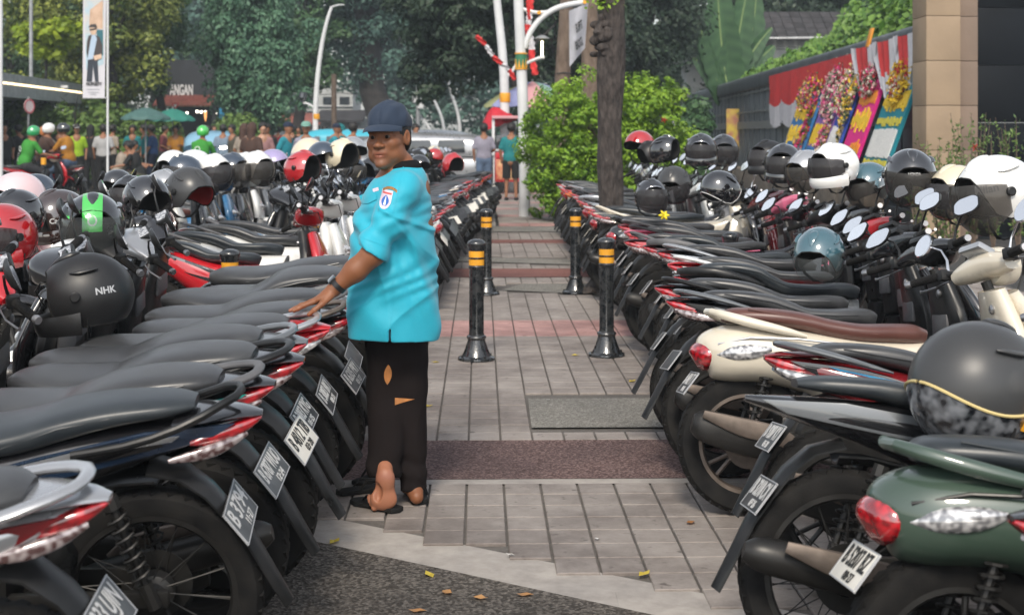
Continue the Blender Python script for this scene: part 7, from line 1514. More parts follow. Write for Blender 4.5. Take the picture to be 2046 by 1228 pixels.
# snack cart
cc = pd(1012, 266, 35.5); ct = empty('snack_cart', (cc.x, 35.5, 0), label='red and white snack cart with food pictures under the parasols', cat='cart')
def cbx(name, x0, x1, z0, z1, dep, m, off=0, bev=.01): q = MB().box(((x0+x1)/2, off, (z0+z1)/2), (x1-x0, dep, z1-z0), bev=bev); return obj(name, q, m, ct)
cbx('cabinet', -.28, .42, .30, 1.05, .7, 'paint_red'); cbx('picture_panel', -.26, .18, .35, .85, .02, 'print_food' if 'print_food' in MATS else mat('print_food', (.42, .05, .03), .5, col2=(.62, .40, .20), vscale=7), -.365); cbx('name_panel', -.26, .18, .88, 1.03, .02, mat('cart_red', (.5, .02, .03), .4), -.365); cbx('counter', -.32, .46, 1.06, 1.10, .8, 'white_paint'); cbx('glass_case', -.26, .40, 1.11, 1.45, .5, 'glass_dark'); cbx('roof', -.36, .50, 1.86, 1.93, .95, 'canvas_pink')
for x_ in (-.31, .45):
    for y_ in (-.33, .33): q = MB().tube([(x_, y_, .1), (x_, y_, 1.88)], .02, 8); obj('upright', q, 'white_paint', ct)
cbx('side_board', -.36, -.29, .95, 1.86, .06, 'white_paint', -.36)
for x_ in (-.2, .32): q = MB().lathe([(.0, -.02), (.14, -.02), (.15, 0), (.14, .02), (0, .02)], seg=20, M=Matrix.Rotation(PI/2, 3, 'X'), cap=False, c=(x_, -.36, .15)); obj('wheel', q, 'rubber', ct)
place_text('lettering', 'DI', .13, frame((-.04, -.378, .955), (1, 0, 0), (0, 0, 1)), 'ink_white', ct, bold=.004)
# stools
def stool(x, d, lab):
    p = ((x-1023)*d/F, d); r = empty('stool', (*p, 0), (0, 0, random.uniform(0, 1)), lab, 'stool', 'green plastic stools by the umbrellas'); m_ = mat('plastic_green', (.02, .42, .10), .35)
    obj('seat', MB().box((0, 0, .44), (.34, .34, .03), bev=.012), m_, r)
    for sx in (-1, 1):
        for sy in (-1, 1): obj('leg', MB().loft([(sx*.14, sy*.14, .44, .035, .03, .03, 4), (sx*.18, sy*.18, .0, .03, .025, .025, 4)], 8, 2, right=(1, 0, 0)), m_, r)
    for a in range(4): q = MB().box((.165, 0, .36), (.012, .26, .13)); q.xf(lambda v, a=a: Matrix.Rotation(a*PI/2, 3, 'Z') @ v); obj('apron', q, m_, r)
stool(232, 35, 'green plastic stool under the person in beige'); stool(276, 34.6, 'green plastic stool, rightmost under the man in black'); stool(246, 36.5, 'dark green stool in the middle of the seated group'); stool(284, 35.2, 'green plastic stool half behind the rightmost one')
# --- lamp posts
def arcpts(P, n=14):
    A_ = np.array([tuple(p) for p in P]); out = []
    for i in range(len(A_)-1):
        p0 = A_[max(i-1, 0)]; p1 = A_[i]; p2 = A_[i+1]; p3 = A_[min(i+2, len(A_)-1)]
        for j in range(n): t = j/n; out.append(Vector(.5*((2*p1)+(-p0+p2)*t+(2*p0-5*p1+4*p2-p3)*t*t+(-p0+3*p1-3*p2+p3)*t**3)))
    out.append(Vector(A_[-1])); return out
def lamp(label, P, r0, r1, head=True, group='white curved street lamps'):
    P = arcpts(P, 6); base = Vector((P[0].x, P[0].y, 0)); r = empty('street_lamp', base, label=label, cat='street lamp', group=group); n = len(P)
    obj('post', MB().tube([p-base for p in P], [r0+(r1-r0)*i/(n-1) for i in range(n)], 12), 'white_paint', r, 60)
    return r, base
d = 46; r, b0 = lamp('tall white street lamp curving right above the crowd', [Vector((pd(632, 300, d).x, d, 0)), pd(630, 240, d), pd(634, 160, d), pd(643, 90, d), pd(654, 40, d), pd(663, 14, d)], .10, .05)
q = MB().loft([tuple(pd(661, 15, d)-b0)+(.05, .03, .03, 2.5), tuple(pd(675, 11, d)-b0)+(.09, .03, .03, 2.5), tuple(pd(688, 10, d)-b0)+(.05, .02, .02, 2.5)], 12, 3, right=(0, 1, 0)); obj('lamp_head', q, 'white_paint', r)
q = MB().tube([p-b0 for p in arcpts([pd(630, 235, d), pd(626, 215, d), pd(614, 207, d), pd(606, 206, d)])], .035, 8); obj('arm', q, 'white_paint', r); q = MB().lathe([(0, .18), (.12, .16), (.15, .0), (.08, -.12), (0, -.2)], seg=14, cap=False, c=pd(605, 195, d)-b0); obj('lantern', q, 'glass_dark', r)
q = MB().lathe([(.105, 0), (.11, .02), (.11, .15), (.105, .17)], seg=16, cap=False, c=(0, 0, pd(0, 238, d).z)); obj('gold_band', q, 'bollard_yellow', r)
d = 36; r, b0 = lamp('white street lamp behind the nearest one, leaning left at the top', [Vector((pd(1009, 300, d).x, d, 0)), pd(1008, 190, d), pd(1004, 110, d), pd(997, 40, d), pd(990, -20, d), pd(980, -60, d)], .125, .09)
q = MB().lathe([(.128, 0), (.135, .02), (.135, .22), (.128, .24)], seg=16, cap=False, c=(0, 0, 2.28)); obj('gold_band', q, 'bollard_yellow', r); q = MB().tube([p-b0 for p in arcpts([pd(1010, 160, d), pd(1016, 150, d), pd(1025, 140, d), pd(1032, 128, d)])], .04, 8); obj('arm', q, 'white_paint', r)
d = 25.5; r, b0 = lamp('thick white street lamp post with green and gold band beside the bush', [Vector((pd(1048, 300, d).x, d, -.02)), Vector((pd(1048, 300, d).x, d, 1.0)), Vector((pd(1044, 300, d).x, d, 2.2)), Vector((pd(1040, 300, d).x, d, 3.0)), Vector((pd(1034, 300, d).x, d, 4.3))], .105, .088)
bxx = pd(1041, 120, d).x-b0.x; mat('band_green', (.03, .16, .08), .5)
q = MB().lathe([(.096, 2.66), (.104, 2.665), (.104, 2.92), (.096, 2.925)], seg=28, cap=False, c=(bxx, 0, 0)); obj('green_band', q, 'band_green', r)
for z_ in (2.65, 2.925): q = MB().lathe([(.09, -.012), (.115, -.012), (.115, .012), (.09, .012)], seg=28, cap=False, c=(bxx, 0, z_)); obj('ring', q, 'bollard_yellow', r)
for k in range(10):
    a = 2*PI*k/10; q = MB().prism([(-.028, 0), (.028, 0), (.012, .07), (0, .16), (-.012, .07)], -.003, .003, 0); q.xf(lambda v, a=a: Matrix.Rotation(a+PI/2, 3, 'Z') @ Vector((v.x, v.y-.106, v.z))+Vector((bxx, 0, 2.67))); obj('gold_ornament', q, 'bollard_yellow', r)
q = MB().tube([p-b0 for p in arcpts([pd(1048, 96, d), pd(1058, 68, d), pd(1078, 40, d), pd(1105, 20, d), pd(1135, 10, d), pd(1165, 5, d)])], .052, 12); obj('arm', q, 'white_paint', r)
q = MB().tube([p-b0 for p in arcpts([pd(1043, 18, d), pd(1070, 25, d), pd(1098, 24, d)])], .034, 8); obj('brace', q, 'white_paint', r)
for (x, y) in ((1056, 23), (1077, 26), (1168, 5)): q = MB().lathe([(0, -.03), (.035, -.03), (.035, .03), (0, .03)], seg=12, M=Matrix.Rotation(PI/2, 3, 'X'), cap=False, c=pd(x, y, d)-b0+Vector((0, -.05, 0))); obj('bracket_bolt', q, 'bollard_yellow', r)
q = MB().tube([p-b0 for p in arcpts([pd(1050, 128, d), pd(1062, 122, d), pd(1078, 116, d), pd(1088, 115, d)])], .03, 8); obj('lantern_arm', q, 'white_paint', r)
q = MB().tube([pd(1083, 114, d)-b0, pd(1083, 82, d)-b0], .02, 8); obj('lantern_stem', q, 'lamp_glow', r); q = MB().lathe([(0, .05), (.06, .04), (.13, .0), (.135, -.01), (.0, -.005)], seg=20, cap=False, c=pd(1083, 76, d)-b0); obj('lantern_cap', q, 'steel_grey', r)
for i, (a, b, c_, e, dd) in enumerate(((868, 200, 888, 268, 75), (903, 190, 919, 268, 68), (842, 235, 860, 268, 90))):
    r, b0 = lamp('distant slim white street lamp, %s of three right of the man\'s cap' % ('middle', 'rightmost', 'leftmost and lowest')[i], [Vector((pd(e and c_, e, dd).x, dd, 0)), pd(c_, e, dd), pd((a+c_)/2+4, (b+e)/2, dd), pd(a, b, dd), pd(a-8, b-30, dd)], .10, .06)
r, b0 = pole('grey utility pole with wires left of the man', [((668-1023)*58/F, 58, 0), ((667-1023)*58/F, 58, 3.9)], .11, 'bark_brown', 'pole', nm='utility_pole')
for k, (x0, y0, x1, y1) in enumerate(((667, 155, 800, 160), (667, 188, 560, 186), (667, 170, 560, 200), (667, 185, 950, 200))): a = pd(x0, y0, 58)-b0; b = pd(x1, y1, 62)-b0; q = MB().tube([a, a.lerp(b, .5)-Vector((0, 0, .08)), b], .012, 5); obj('wire', q, 'plastic', r)
r, b0 = pole('pale pole carrying two boxes right of the cap', [((835-1023)*60/F, 60, 0), ((835-1023)*60/F, 60, 3.7)], .09, 'steel_grey', 'pole', nm='utility_pole'); 
for (dx, z_) in ((-.1, 3.0), (.12, 2.75)): obj('equipment_box', MB().box((dx, -.12, z_), (.24, .15, .42), bev=.01), 'white_paint', r)
# flags
mat('flag_red', (.60, .035, .035), .7, var=.08, vscale=12); mat('flag_white', (.58, .57, .60), .7, var=.08, vscale=12)
def ribbon(label, pts, d, w, nseg, cols):
    P = arcpts([pd(x, y, d) for x, y in pts], 8); b0 = Vector((P[0].x, d, 0)); r = empty('flag', b0, label=label, cat='flag', group='red and white bunting on the lamp posts'); n = len(P); per = max(2, n//len(cols))
    for c_i, cm_ in enumerate(cols):
        seg = list(range(c_i*per, min(n, (c_i+1)*per+1))) if c_i < len(cols)-1 else list(range(c_i*per, n)); V = []; Fc = []
        if len(seg) < 2: continue
        for i in seg:
            t = (P[min(i+1, n-1)]-P[max(i-1, 0)]).normalized(); s_ = Vector((t.z, 0, -t.x)); ww = w*(.55+.45*abs(math.sin(i*1.1+.5)))*(1 if 0 < i else .2)
            for k in range(5): u = (k/4-.5); V.append(P[i]-b0+s_*u*ww*2+Vector((0, .05*math.sin(k*1.9+i*.8), 0)))
        for a in range(len(seg)-1):
            for k in range(4): q = a*5+k; Fc.append((q, q+1, q+6, q+5))
        o_ = len(V); V += [v+Vector((0, .004, 0)) for v in V]; Fc += [tuple(reversed([i+o_ for i in f])) for f in Fc]
        link('cloth', mesh_from('cloth', V, Fc, True, 180), cm_, r)
ribbon('red and white bunting slanting down from the upper left to the lamp post', [(951, 71), (970, 90), (985, 112), (1003, 128), (1017, 140), (1029, 160)], 27, .05, 6, ['flag_red', 'flag_white', 'flag_red', 'flag_white', 'flag_red'])
ribbon('red and white flag hanging straight down behind the lamp post', [(1060, -10), (1059, 20), (1056, 45), (1055, 60), (1062, 85), (1063, 115), (1070, 150)], 29, .075, 6, ['flag_red', 'flag_white', 'flag_red', 'flag_white', 'flag_red'])
ribbon('small flag end at the upper left of the lamp post', [(1054, 0), (1056, 25), (1058, 40)], 24.5, .03, 3, ['flag_red'])
# white banner on the arm
bd = 25.0; P4 = [pd(1137, 22, bd), pd(1175, 6, bd+.6), pd(1169, 96, bd+.6), pd(1138, 134, bd)]; b0 = Vector((P4[0].x, bd, 0)); bn2 = empty('banner', b0, label='white hanging banner with faded black letters beside the lamp arm', cat='banner')
V = []; n_ = 14
for lay in (0, 1):
    for i in range(n_+1):
        for j in range(n_+1):
            u, v_ = i/n_, j/n_; p = P4[0].lerp(P4[1], u).lerp(P4[3].lerp(P4[2], u), v_); p = p-b0+Vector((0, .03*math.sin(u*6+v_*3)+.004*lay, 0)); V.append(p)
K = (n_+1)**2; Fc = []
for i in range(n_):
    for j in range(n_): q = i*(n_+1)+j; Fc += [(q, q+1, q+n_+2, q+n_+1), (K+q, K+q+n_+1, K+q+n_+2, K+q+1)]
link('cloth', mesh_from('cloth', V, Fc, True, 180), mat('banner_white', (.55, .55, .60), .6, var=.08, vscale=9), bn2)
ux = (P4[1]-P4[0]).normalized()
for s_, py_ in (('SUPIT', 58), ('BROGS', 92)): c_ = pd(1157, py_-4, bd+.3)-b0+Vector((0, -.06, 0)); place_text('lettering', s_, .22, frame(c_, (ux.x, ux.y, ux.z+.16), (0, 0, 1)), 'ink_black', bn2, bold=.006, fit=.27)
# --- right side: the grey fence
mat('fence_grey', (.17, .19, .205), .55, .1, var=.18, vscale=2.2, bump=.1, bscale=30); mat('fence_cap', (.085, .10, .112), .5, .1, var=.2, vscale=1.6); mat('fence_rail', (.24, .25, .25), .5, .2, var=.1)
fd_ = Vector((.0345, 1, 0)).normalized(); F0 = Vector((6.4-.0345*.6, 21.3, 0)); fang = math.atan2(fd_.y, fd_.x); fn_ = Vector((-fd_.y, fd_.x, 0))  # toward the street (-X)
fr = empty('fence', F0, label='long dark grey panel fence with a smooth steel cap along the right side', cat='fence'); L_F = 40.0
RT = Matrix.Rotation(fang, 3, 'Z')
def fbx(name, s0, s1, o0, o1, z0, z1, m, par=fr, bev=0): q = MB().box((0, 0, 0), (s1-s0, abs(o1-o0), z1-z0), RT, bev=bev); c_ = fd_*((s0+s1)/2)+fn_*((o0+o1)/2)+Vector((0, 0, (z0+z1)/2)); q.xf(lambda v: v+c_); return obj(name, q, m, par)
k = 0; s_ = 0.
while s_ < L_F: w_ = 1.05; fbx('panel', s_+.012, s_+w_-.012, 0, .03, .25, 2.78, 'fence_grey'); fbx('batten', s_-.03, s_+.03, .03, .055, .25, 2.78, 'fence_cap'); s_ += w_
for z_ in (1.62,): fbx('rail', 0, L_F, .056, .08, z_, z_+.22, 'fence_rail')
for z_ in (2.10, 2.66): fbx('rail', 0, L_F, .056, .085, z_, z_+.045, 'fence_rail')
q = MB(); q.loft([(0, 0, 2.98, .12, .22, .22, 3.5), (0, L_F, 2.98, .12, .22, .22, 3.5)], 20, 8, right=(1, 0, 0)); q.xf(lambda v: Matrix.Rotation(fang-PI/2, 3, 'Z') @ v+fn_*.02); obj('cap_beam', q, 'fence_cap', fr)
fbx('plinth', 0, L_F, -.02, .14, 0, .27, 'wall_grey')
pw = empty('planter', F0, label='low brick edged planter strip at the foot of the grey fence', cat='planter')
for s0 in range(0, 40, 2):
    q = MB().box((0, 0, .30), (1.96, .30, .60), RT, bev=.01); c_ = fd_*(s0+1)+fn_*.95; q.xf(lambda v: v+c_); obj('block', q, mat('planter_stone', (.17, .14, .11), .85, var=.3, vscale=9, bump=.4, bscale=30), pw)
# cloth on the fence
def fcloth(label, s0, s1, top, mid, bot, sc=2.2):
    r = empty('bunting', F0+fd_*s0+fn_*.20, label=label, cat='bunting', group='red and white cloth on the grey fence'); ns = 90
    for nm_, (za, zb), mt in (('red_cloth', (top, mid), 'flag_red'), ('white_cloth', (mid, bot), 'flag_white')):
        V = []; Fc = []; mz = 12
        for i in range(ns+1):
            s = (s1-s0)*i/ns; scal = abs(math.sin(PI*s/sc))**.7
            for j in range(mz+1):
                t = j/mz; lo = zb+.0-(.18*scal if zb != top else 0); hi = za-(.18*scal if za != top else 0); z = hi+(lo-hi)*t; ph = (top-z)
                V.append(fd_*s+fn_*(.03+.035*math.sin(s*21+ph*3+2*math.sin(s*2.3))*min(1, ph*2+.2)+.012*math.sin(s*47))+Vector((0, 0, z)))
        for i in range(ns):
            for j in range(mz): q = i*(mz+1)+j; Fc.append((q, q+1, q+mz+2, q+mz+1))
        link(nm_, mesh_from(nm_, V, Fc, True, 180), mt, r)
sA = lambda px_: (lambda d: (d-F0.y)/fd_.y)(((F0.x-.0345*F0.y))/(((px_-1023)/F)-.0345))
fcloth('long red over white cloth draped along the grey fence', sA(1738), sA(1556), 2.98, 2.34, 1.82)
for i, (x0, x1) in enumerate(((1733, 1785), (1778, 1830), (1822, 1868))):
    s0, s1 = sA(x1), sA(x0); r = empty('swag', F0+fd_*s0+fn_*.24, label='white and red gathered cloth swag on the fence, %s of three' % ('leftmost', 'middle', 'rightmost')[i], cat='bunting', group='gathered swags on the grey fence'); w_ = s1-s0
    V = []; Fc = []; nu, nv = 22, 16; V2 = []; 
    for i2 in range(nu+1):
        u = i2/nu
        for j in range(nv+1):
            t = j/nv; wd = (1-.55*t**1.5); s = w_*(.5+(u-.5)*wd)-w_*.15*t; z = 3.06-.04*math.sin(PI*u)-1.05*t*(1-.25*abs(u-.5)*2); V.append(fd_*s+fn_*(.05+.05*math.sin(u*26+t*2)*(.3+t*.5))+Vector((0, 0, z)))
    for i2 in range(nu):
        for j in range(nv): q = i2*(nv+1)+j; Fc.append((q, q+1, q+nv+2, q+nv+1))
    inner = [f for k_, f in enumerate(Fc) if .28 < (k_//nv)/nu < .74 and (k_ % nv)/nv < .52+.08*math.sin(k_//nv)]; outer = [f for f in Fc if f not in inner]
    for nm_, ff_, mt in (('white_cloth', outer, 'flag_white'), ('red_cloth', inner, 'flag_red')): link(nm_, mesh_from(nm_, V, ff_, True, 180), mt, r)
q = MB().box((0, 0, 0), (.22, .04, .34), RT, bev=.01); o = obj('ribbon', q, mat('ribbon_orange', (.65, .26, .02), .6)); o.location = F0+fd_*sA(1768)+fn_*.26+Vector((0, 0, 3.16)); o.rotation_euler = (0, .25, 0); tag(o, 'orange ribbon tied over the steel cap of the fence', 'ribbon')
# notice on the fence
nb = empty('notice_banner', F0+fd_*sA(1478)+fn_*.12, label='yellow edged pink and gold scribbled banner hung low on the fence', cat='banner'); q = MB().box((0, 0, 1.62), (.62, .02, 1.30), Matrix.Rotation(-.5, 3, 'Z')); obj('cloth', q, mat('notice_print', (.55, .42, .06), .6, col2=(.35, .10, .12), vscale=4), nb)
# --- flower boards
for n_, c_ in dict(fb_blue=(.02, .14, .36), fb_yellow=(.72, .48, .02), fb_white=(.66, .66, .64), fb_purple=(.25, .12, .42), fb_royal=(.02, .06, .38), fb_magenta=(.68, .01, .22), fb_teal=(.0, .20, .26), fb_gold=(.55, .48, .05), fb_orange=(.70, .25, .02), fb_green=(.0, .22, .14), pf_pink=(.60, .06, .22), pf_white=(.66, .60, .52), pf_yellow=(.66, .45, .02), pf_red=(.45, .01, .03), pf_cream=(.60, .48, .25), pf_green=(.04, .10, .03), pf_rose=(.62, .28, .32)).items(): mat(n_, c_, .75, var=.12, vscale=30, bump=.5, bscale=50)
def flower_board(i, xb, wid, base_col, rows, flw, label, top=2.42, side=None):
    """leans back on the fence. xb: picture x of the near bottom corner"""
    s = sA(xb); r = empty('flower_board', F0+fd_*s+fn_*1.05, label=label, cat='flower board', group='congratulation flower boards leaning on the fence')
    e1 = fd_; up = (Vector((0, 0, top))-fn_*.85); Lh = up.length; up.normalize(); nn = up.cross(e1); nn = nn if nn.dot(fn_) > 0 else -nn; M = Matrix.Identity(4); M.col[0][:3] = e1; M.col[1][:3] = up; M.col[2][:3] = nn
    rg = random.Random(100+i)
    q = MB().box((wid/2, Lh/2, 0), (wid, Lh, .05)); q.xf(lambda v: (M @ v.to_4d()).to_3d() if False else (M @ Vector((v.x, v.y, v.z)))); obj('backing', q, base_col, r)
    for (y0, y1, m_, jag) in rows:
        V = []; Fc = []; n = 22; q = MB()
        for k in range(n):
            a, b = k/n, (k+1)/n; j0 = rg.uniform(-jag, jag); j1 = rg.uniform(-jag, jag); yy0, yy1 = (y0+j0)*Lh, (y1+j1)*Lh
            if yy1-yy0 < .01: continue
            q.box((wid*(.05+.9*(a+b)/2), (yy0+yy1)/2, .032+.004*rg.random()), (wid*.9/n*.98, yy1-yy0, .02))
        q.xf(lambda v: M @ v); o = obj('foam_lettering' if jag > .02 else 'foam_strip', q, m_, r); o['kind'] = 'stuff'
    # flowers: clusters of small blooms
    for kk, (cu, cv, ru, rv, cols, cnt) in enumerate(flw):
        per = {}; g2 = np.random.default_rng(i*10+kk)
        for m_ in cols:
            nC = cnt//len(cols); a = g2.uniform(0, 2*PI, nC); rr_ = np.sqrt(g2.uniform(0, 1, nC)); u = cu+ru*rr_*np.cos(a); v = cv+rv*rr_*np.sin(a); h = .06+.10*(1-rr_)+g2.uniform(0, .04, nC)
            C = np.array([tuple(M @ Vector((u_*wid, v_*Lh, h_))) for u_, v_, h_ in zip(u, v, h)]); rep_ = 5; C = np.repeat(C, rep_, 0)+g2.normal(size=(nC*rep_, 3))*.018
            N_ = g2.normal(size=C.shape)*.7+np.array(tuple(nn)); me = quads_mesh('flowers', C, N_, g2.normal(size=C.shape), .026, .030, g2.uniform(0, 1, len(C))); o = link('flowers', me, m_, r); o['kind'] = 'stuff'
    for u_ in (.1, .9): q = MB().tube([M @ Vector((wid*u_, Lh*.95, -.04)), M @ Vector((wid*u_, 0, -.04))], .02, 6); obj('leg', q, 'bark_brown', r)
FP = ['pf_pink', 'pf_yellow', 'pf_red', 'pf_cream', 'pf_green']
flower_board(0, 1668, 2.6, 'fb_blue', [(.02, .09, 'fb_yellow', .02), (.16, .26, 'fb_white', .04), (.34, .46, 'fb_white', .04), (.56, .66, 'fb_yellow', .04), (.75, .86, 'fb_yellow', .03)], [(.5, 1.0, .50, .20, ['pf_yellow', 'pf_cream', 'pf_pink', 'pf_red', 'pf_green'], 420), (.05, .5, .06, .5, ['pf_pink', 'pf_red', 'pf_green'], 200)], 'blue flower board with white and yellow rows, farthest left')
flower_board(1, 1716, 1.9, 'fb_purple', [(.0, .22, 'fb_white', .03), (.30, .42, 'fb_purple', .01), (.36, .40, 'fb_white', .03), (.52, .68, 'fb_yellow', .02), (.45, .50, 'fb_blue', .01)], [(.5, 1.02, .55, .28, ['pf_pink', 'pf_rose', 'pf_white', 'pf_green'], 520), (.05, .5, .10, .5, ['pf_pink', 'pf_rose', 'pf_white', 'pf_green'], 300)], 'purple flower board edged with pink and white blooms')
flower_board(2, 1745, 1.15, 'fb_royal', [(.05, .20, 'fb_white', .05), (.50, .62, 'fb_white', .06), (.80, .95, 'fb_white', .03)], [(.5, 1.0, .75, .26, ['pf_white', 'pf_cream', 'pf_yellow', 'pf_pink', 'pf_green'], 520), (.0, .85, .15, .3, ['pf_cream', 'pf_yellow', 'pf_green'], 160)], 'royal blue flower board between purple and magenta ones')
flower_board(3, 1795, 1.45, 'fb_magenta', [(.02, .10, 'fb_magenta', .01), (.14, .28, 'fb_white', .05), (.38, .52, 'fb_orange', .06), (.42, .48, 'fb_yellow', .03), (.66, .76, 'fb_yellow', .04), (.82, .90, 'fb_orange', .02)], [(.55, 1.08, .6, .22, ['pf_pink', 'pf_white', 'pf_red', 'pf_rose', 'pf_green'], 460)], 'bright magenta flower board with orange and yellow shapes')
flower_board(4, 1868, 1.75, 'fb_teal', [(.04, .12, 'fb_green', .02), (.14, .18, 'fb_gold', .008), (.20, .38, 'fb_white', .006), (.40, .44, 'fb_gold', .008), (.46, .64, 'fb_white', .006), (.67, .71, 'fb_gold', .012), (.78, .86, 'fb_yellow', .03)], [(.5, 1.0, .42, .22, ['pf_yellow'], 240), (.5, .98, .30, .15, ['pf_red'], 150), (.5, .94, .2, .10, ['pf_white', 'pf_cream'], 140)], 'teal and white striped flower board next to the stone pillar')
# vines spilling over the fence
def vine(label, x0, x1, n, seed, zt):
    s0, s1 = sA(x1), sA(x0); r = empty('vine', F0+fd_*s0, label=label, cat='vine', group='green creeper over the fence'); g = np.random.default_rng(seed); s = g.uniform(0, s1-s0, n); t_ = s/(s1-s0); hgt = zt(t_); z = 3.12+np.abs(g.normal(size=n))*.0+g.uniform(0, 1, n)**.8*hgt*(1+.3*np.sin(s*1.9)+.2*np.sin(s*4.3)); off = -.05-g.uniform(0, .9, n)-(z-3.1)*.3
    P = np.array([tuple(fd_) for _ in range(n)])*s[:, None]+np.array(tuple(fn_))*off[:, None]; P[:, 2] = z; N_ = g.normal(size=P.shape)*.45+np.array((-.5, -.35, .8)); sz = g.uniform(.05, .11, n); link('foliage', quads_mesh('foliage', P, N_, g.normal(size=P.shape)+np.array((0, 0, -1.)), sz*.8, sz, g.uniform(0, 1, n), .2), 'leaf_vine', r)
    q = MB().tube([fd_*.2+fn_*-.3+Vector((0, 0, 2.9)), fd_*(s1-s0)*.5+fn_*-.3+Vector((0, 0, 3.15)), fd_*(s1-s0)+fn_*-.3+Vector((0, 0, 3.05))], .02, 6); obj('stem', q, 'bark_brown', r)
vine('thick light green creeper piled on the fence near the pillar', 1640, 1825, 5200, 5, lambda t: .75+.25*np.sin(t*3)); vine('low light green creeper along the farther half of the fence', 1470, 1660, 4600, 6, lambda t: .62-.42*t)
# banana plant
bp_ = pd(1458, 266, 50.4); bo = empty('banana_plant', (bp_.x, 50.4, 0), label='banana plant with huge upright leaves behind the fence', cat='plant')
q = MB().tube([(0, 0, 0), (.02, 0, 1.6), (0, 0, 2.6)], [.16, .13, .10], 12); obj('stem', q, 'leaf_banana2' if 'leaf_banana2' in MATS else mat('banana_stem', (.09, .10, .05), .7, var=.3), bo)
def bleaf(base, tip, w, bow, face):
    base = Vector(base); tip = Vector(tip); n = 22; V = []; Fc = []; fc = Vector(face).normalized()
    for i in range(n+1):
        t = i/n; c_ = base.lerp(tip, t)+Vector((bow[0], bow[1], bow[2]))*math.sin(PI*t*.9); d_ = (tip-base).normalized(); s_ = d_.cross(fc).normalized(); ww = w*(math.sin(PI*min(.985, t**.75*.93+.05))**.55)
        for k, u in enumerate((-1, -.66, -.33, 0, .33, .66, 1)): tear = (.80+.2*random.random() if abs(u) == 1 and i % 3 == 0 else 1); V.append(c_+s_*u*ww*tear-(tip-base).normalized()*abs(u)*ww*.35+fc*(.14*abs(u)*ww*1.2+.014*math.sin(t*70+k)*abs(u)-.03))
    for i in range(n):
        for k in range(6): q = i*7+k; Fc.append((q, q+1, q+8, q+7))
    me = mesh_from('leaf', V, Fc, True, 180); at = me.attributes.new('shade', 'FLOAT', 'POINT'); at.data.foreach_set('value', [(.25+.5*((j//7) % 2)+random.uniform(-.15, .2)) if (j % 7) != 3 else 1. for j in range(len(V))]); link('leaf', me, 'leaf_banana', bo)
    ms = MB().tube([base.lerp(tip, k/8)+Vector(bow)*math.sin(PI*k/8*.9)-fc*.03 for k in range(9)], [.035*(1-k/9)+.006 for k in range(9)], 6); obj('midrib', ms, 'leaf_midrib' if 'leaf_midrib' in MATS else mat('leaf_midrib', (.24, .32, .12), .5), bo)
for b_, t_, w_, bw in (((0, 0, 2.5), (-.35, -.2, 6.6), .62, (-.1, 0, 0)), ((.05, 0, 2.5), (.55, -.1, 6.3), .52, (-.1, 0, 0)), ((.05, 0, 2.6), (1.25, .1, 4.9), .30, (-.15, 0, .2)), ((.0, .1, 2.5), (.75, .3, 6.2), .50, (.25, 0, 0)), ((0, 0, 2.5), (-.75, .2, 4.7), .42, (-.15, 0, .2)), ((.1, .1, 2.5), (1.3, .2, 4.3), .40, (.0, 0, .3)), ((0, 0, 2.4), (-.8, -.2, 5.0), .26, (-.2, 0, .1)), ((0, 0, 2.5), (-1.0, .1, 3.9), .30, (-.1, 0, .35)), ((.1, 0, 2.5), (1.0, -.3, 3.2), .32, (.1, 0, .45)), ((.2, .2, 2.4), (1.5, .3, 3.7), .28, (0, 0, .2))): bleaf(b_, (t_[0]*1.25, t_[1], 2.5+(t_[2]-2.5)*1.12), w_*1.15, bw, (0, -1, .05))
# old house behind the fence
hp = pd(1610, 266, 52); ho = empty('house', (hp.x+.5, 54.5, 0), label='old grey house with a dark tiled roof beyond the creeper', cat='house')
obj('wall', MB().box((0, 2, 2.7), (4.6, 4, 5.4)), 'wall_pale', ho); tl_ = None
for row in range(5):
    for k in range(16):
        if tl_ is None: tl_ = MB().box((0, 0, 0), (.38, .55, .05), Matrix.Rotation(R(28), 3, 'X'), bev=.01).mesh('roof_tile')
        o = link('roof_tile', tl_, mat('roof_dark', (.035, .032, .034), .8, var=.4, vscale=2), ho); o.location = (-3.0+.4*k, -.6+.42*row, 5.15+.24*row)
obj('gutter', MB().tube([(-2.6, -.75, 5.05), (2.9, -.75, 5.12)], .06, 8), 'metal_pale', ho)
for k in range(2): obj('cable', MB().tube([(-2.6, -.8, 4.85-.12*k), (0, -.8, 4.72-.1*k), (2.9, -.8, 4.8-.1*k)], .012, 5), 'plastic', ho)
sr = empty('shed', (8.35, 64, 0), label='corrugated shed corner with a sloping pale roof left of the banana plant', cat='shed'); obj('wall', MB().box((.3, 1, 2.3), (1.6, 2, 4.6)), 'wall_pale', sr); q = MB().box((0, 0, 0), (2.2, 2.4, .06), Matrix.Rotation(R(-14), 3, 'Y')); q.xf(lambda v: v+Vector((-.2, .6, 4.85))); obj('roof', q, 'metal_pale', sr)
for k in range(9): obj('sheet_rib', MB().box((.62+.11*k, -.08, 4.4), (.05, .05, 2.2)), 'fence_cap', sr)
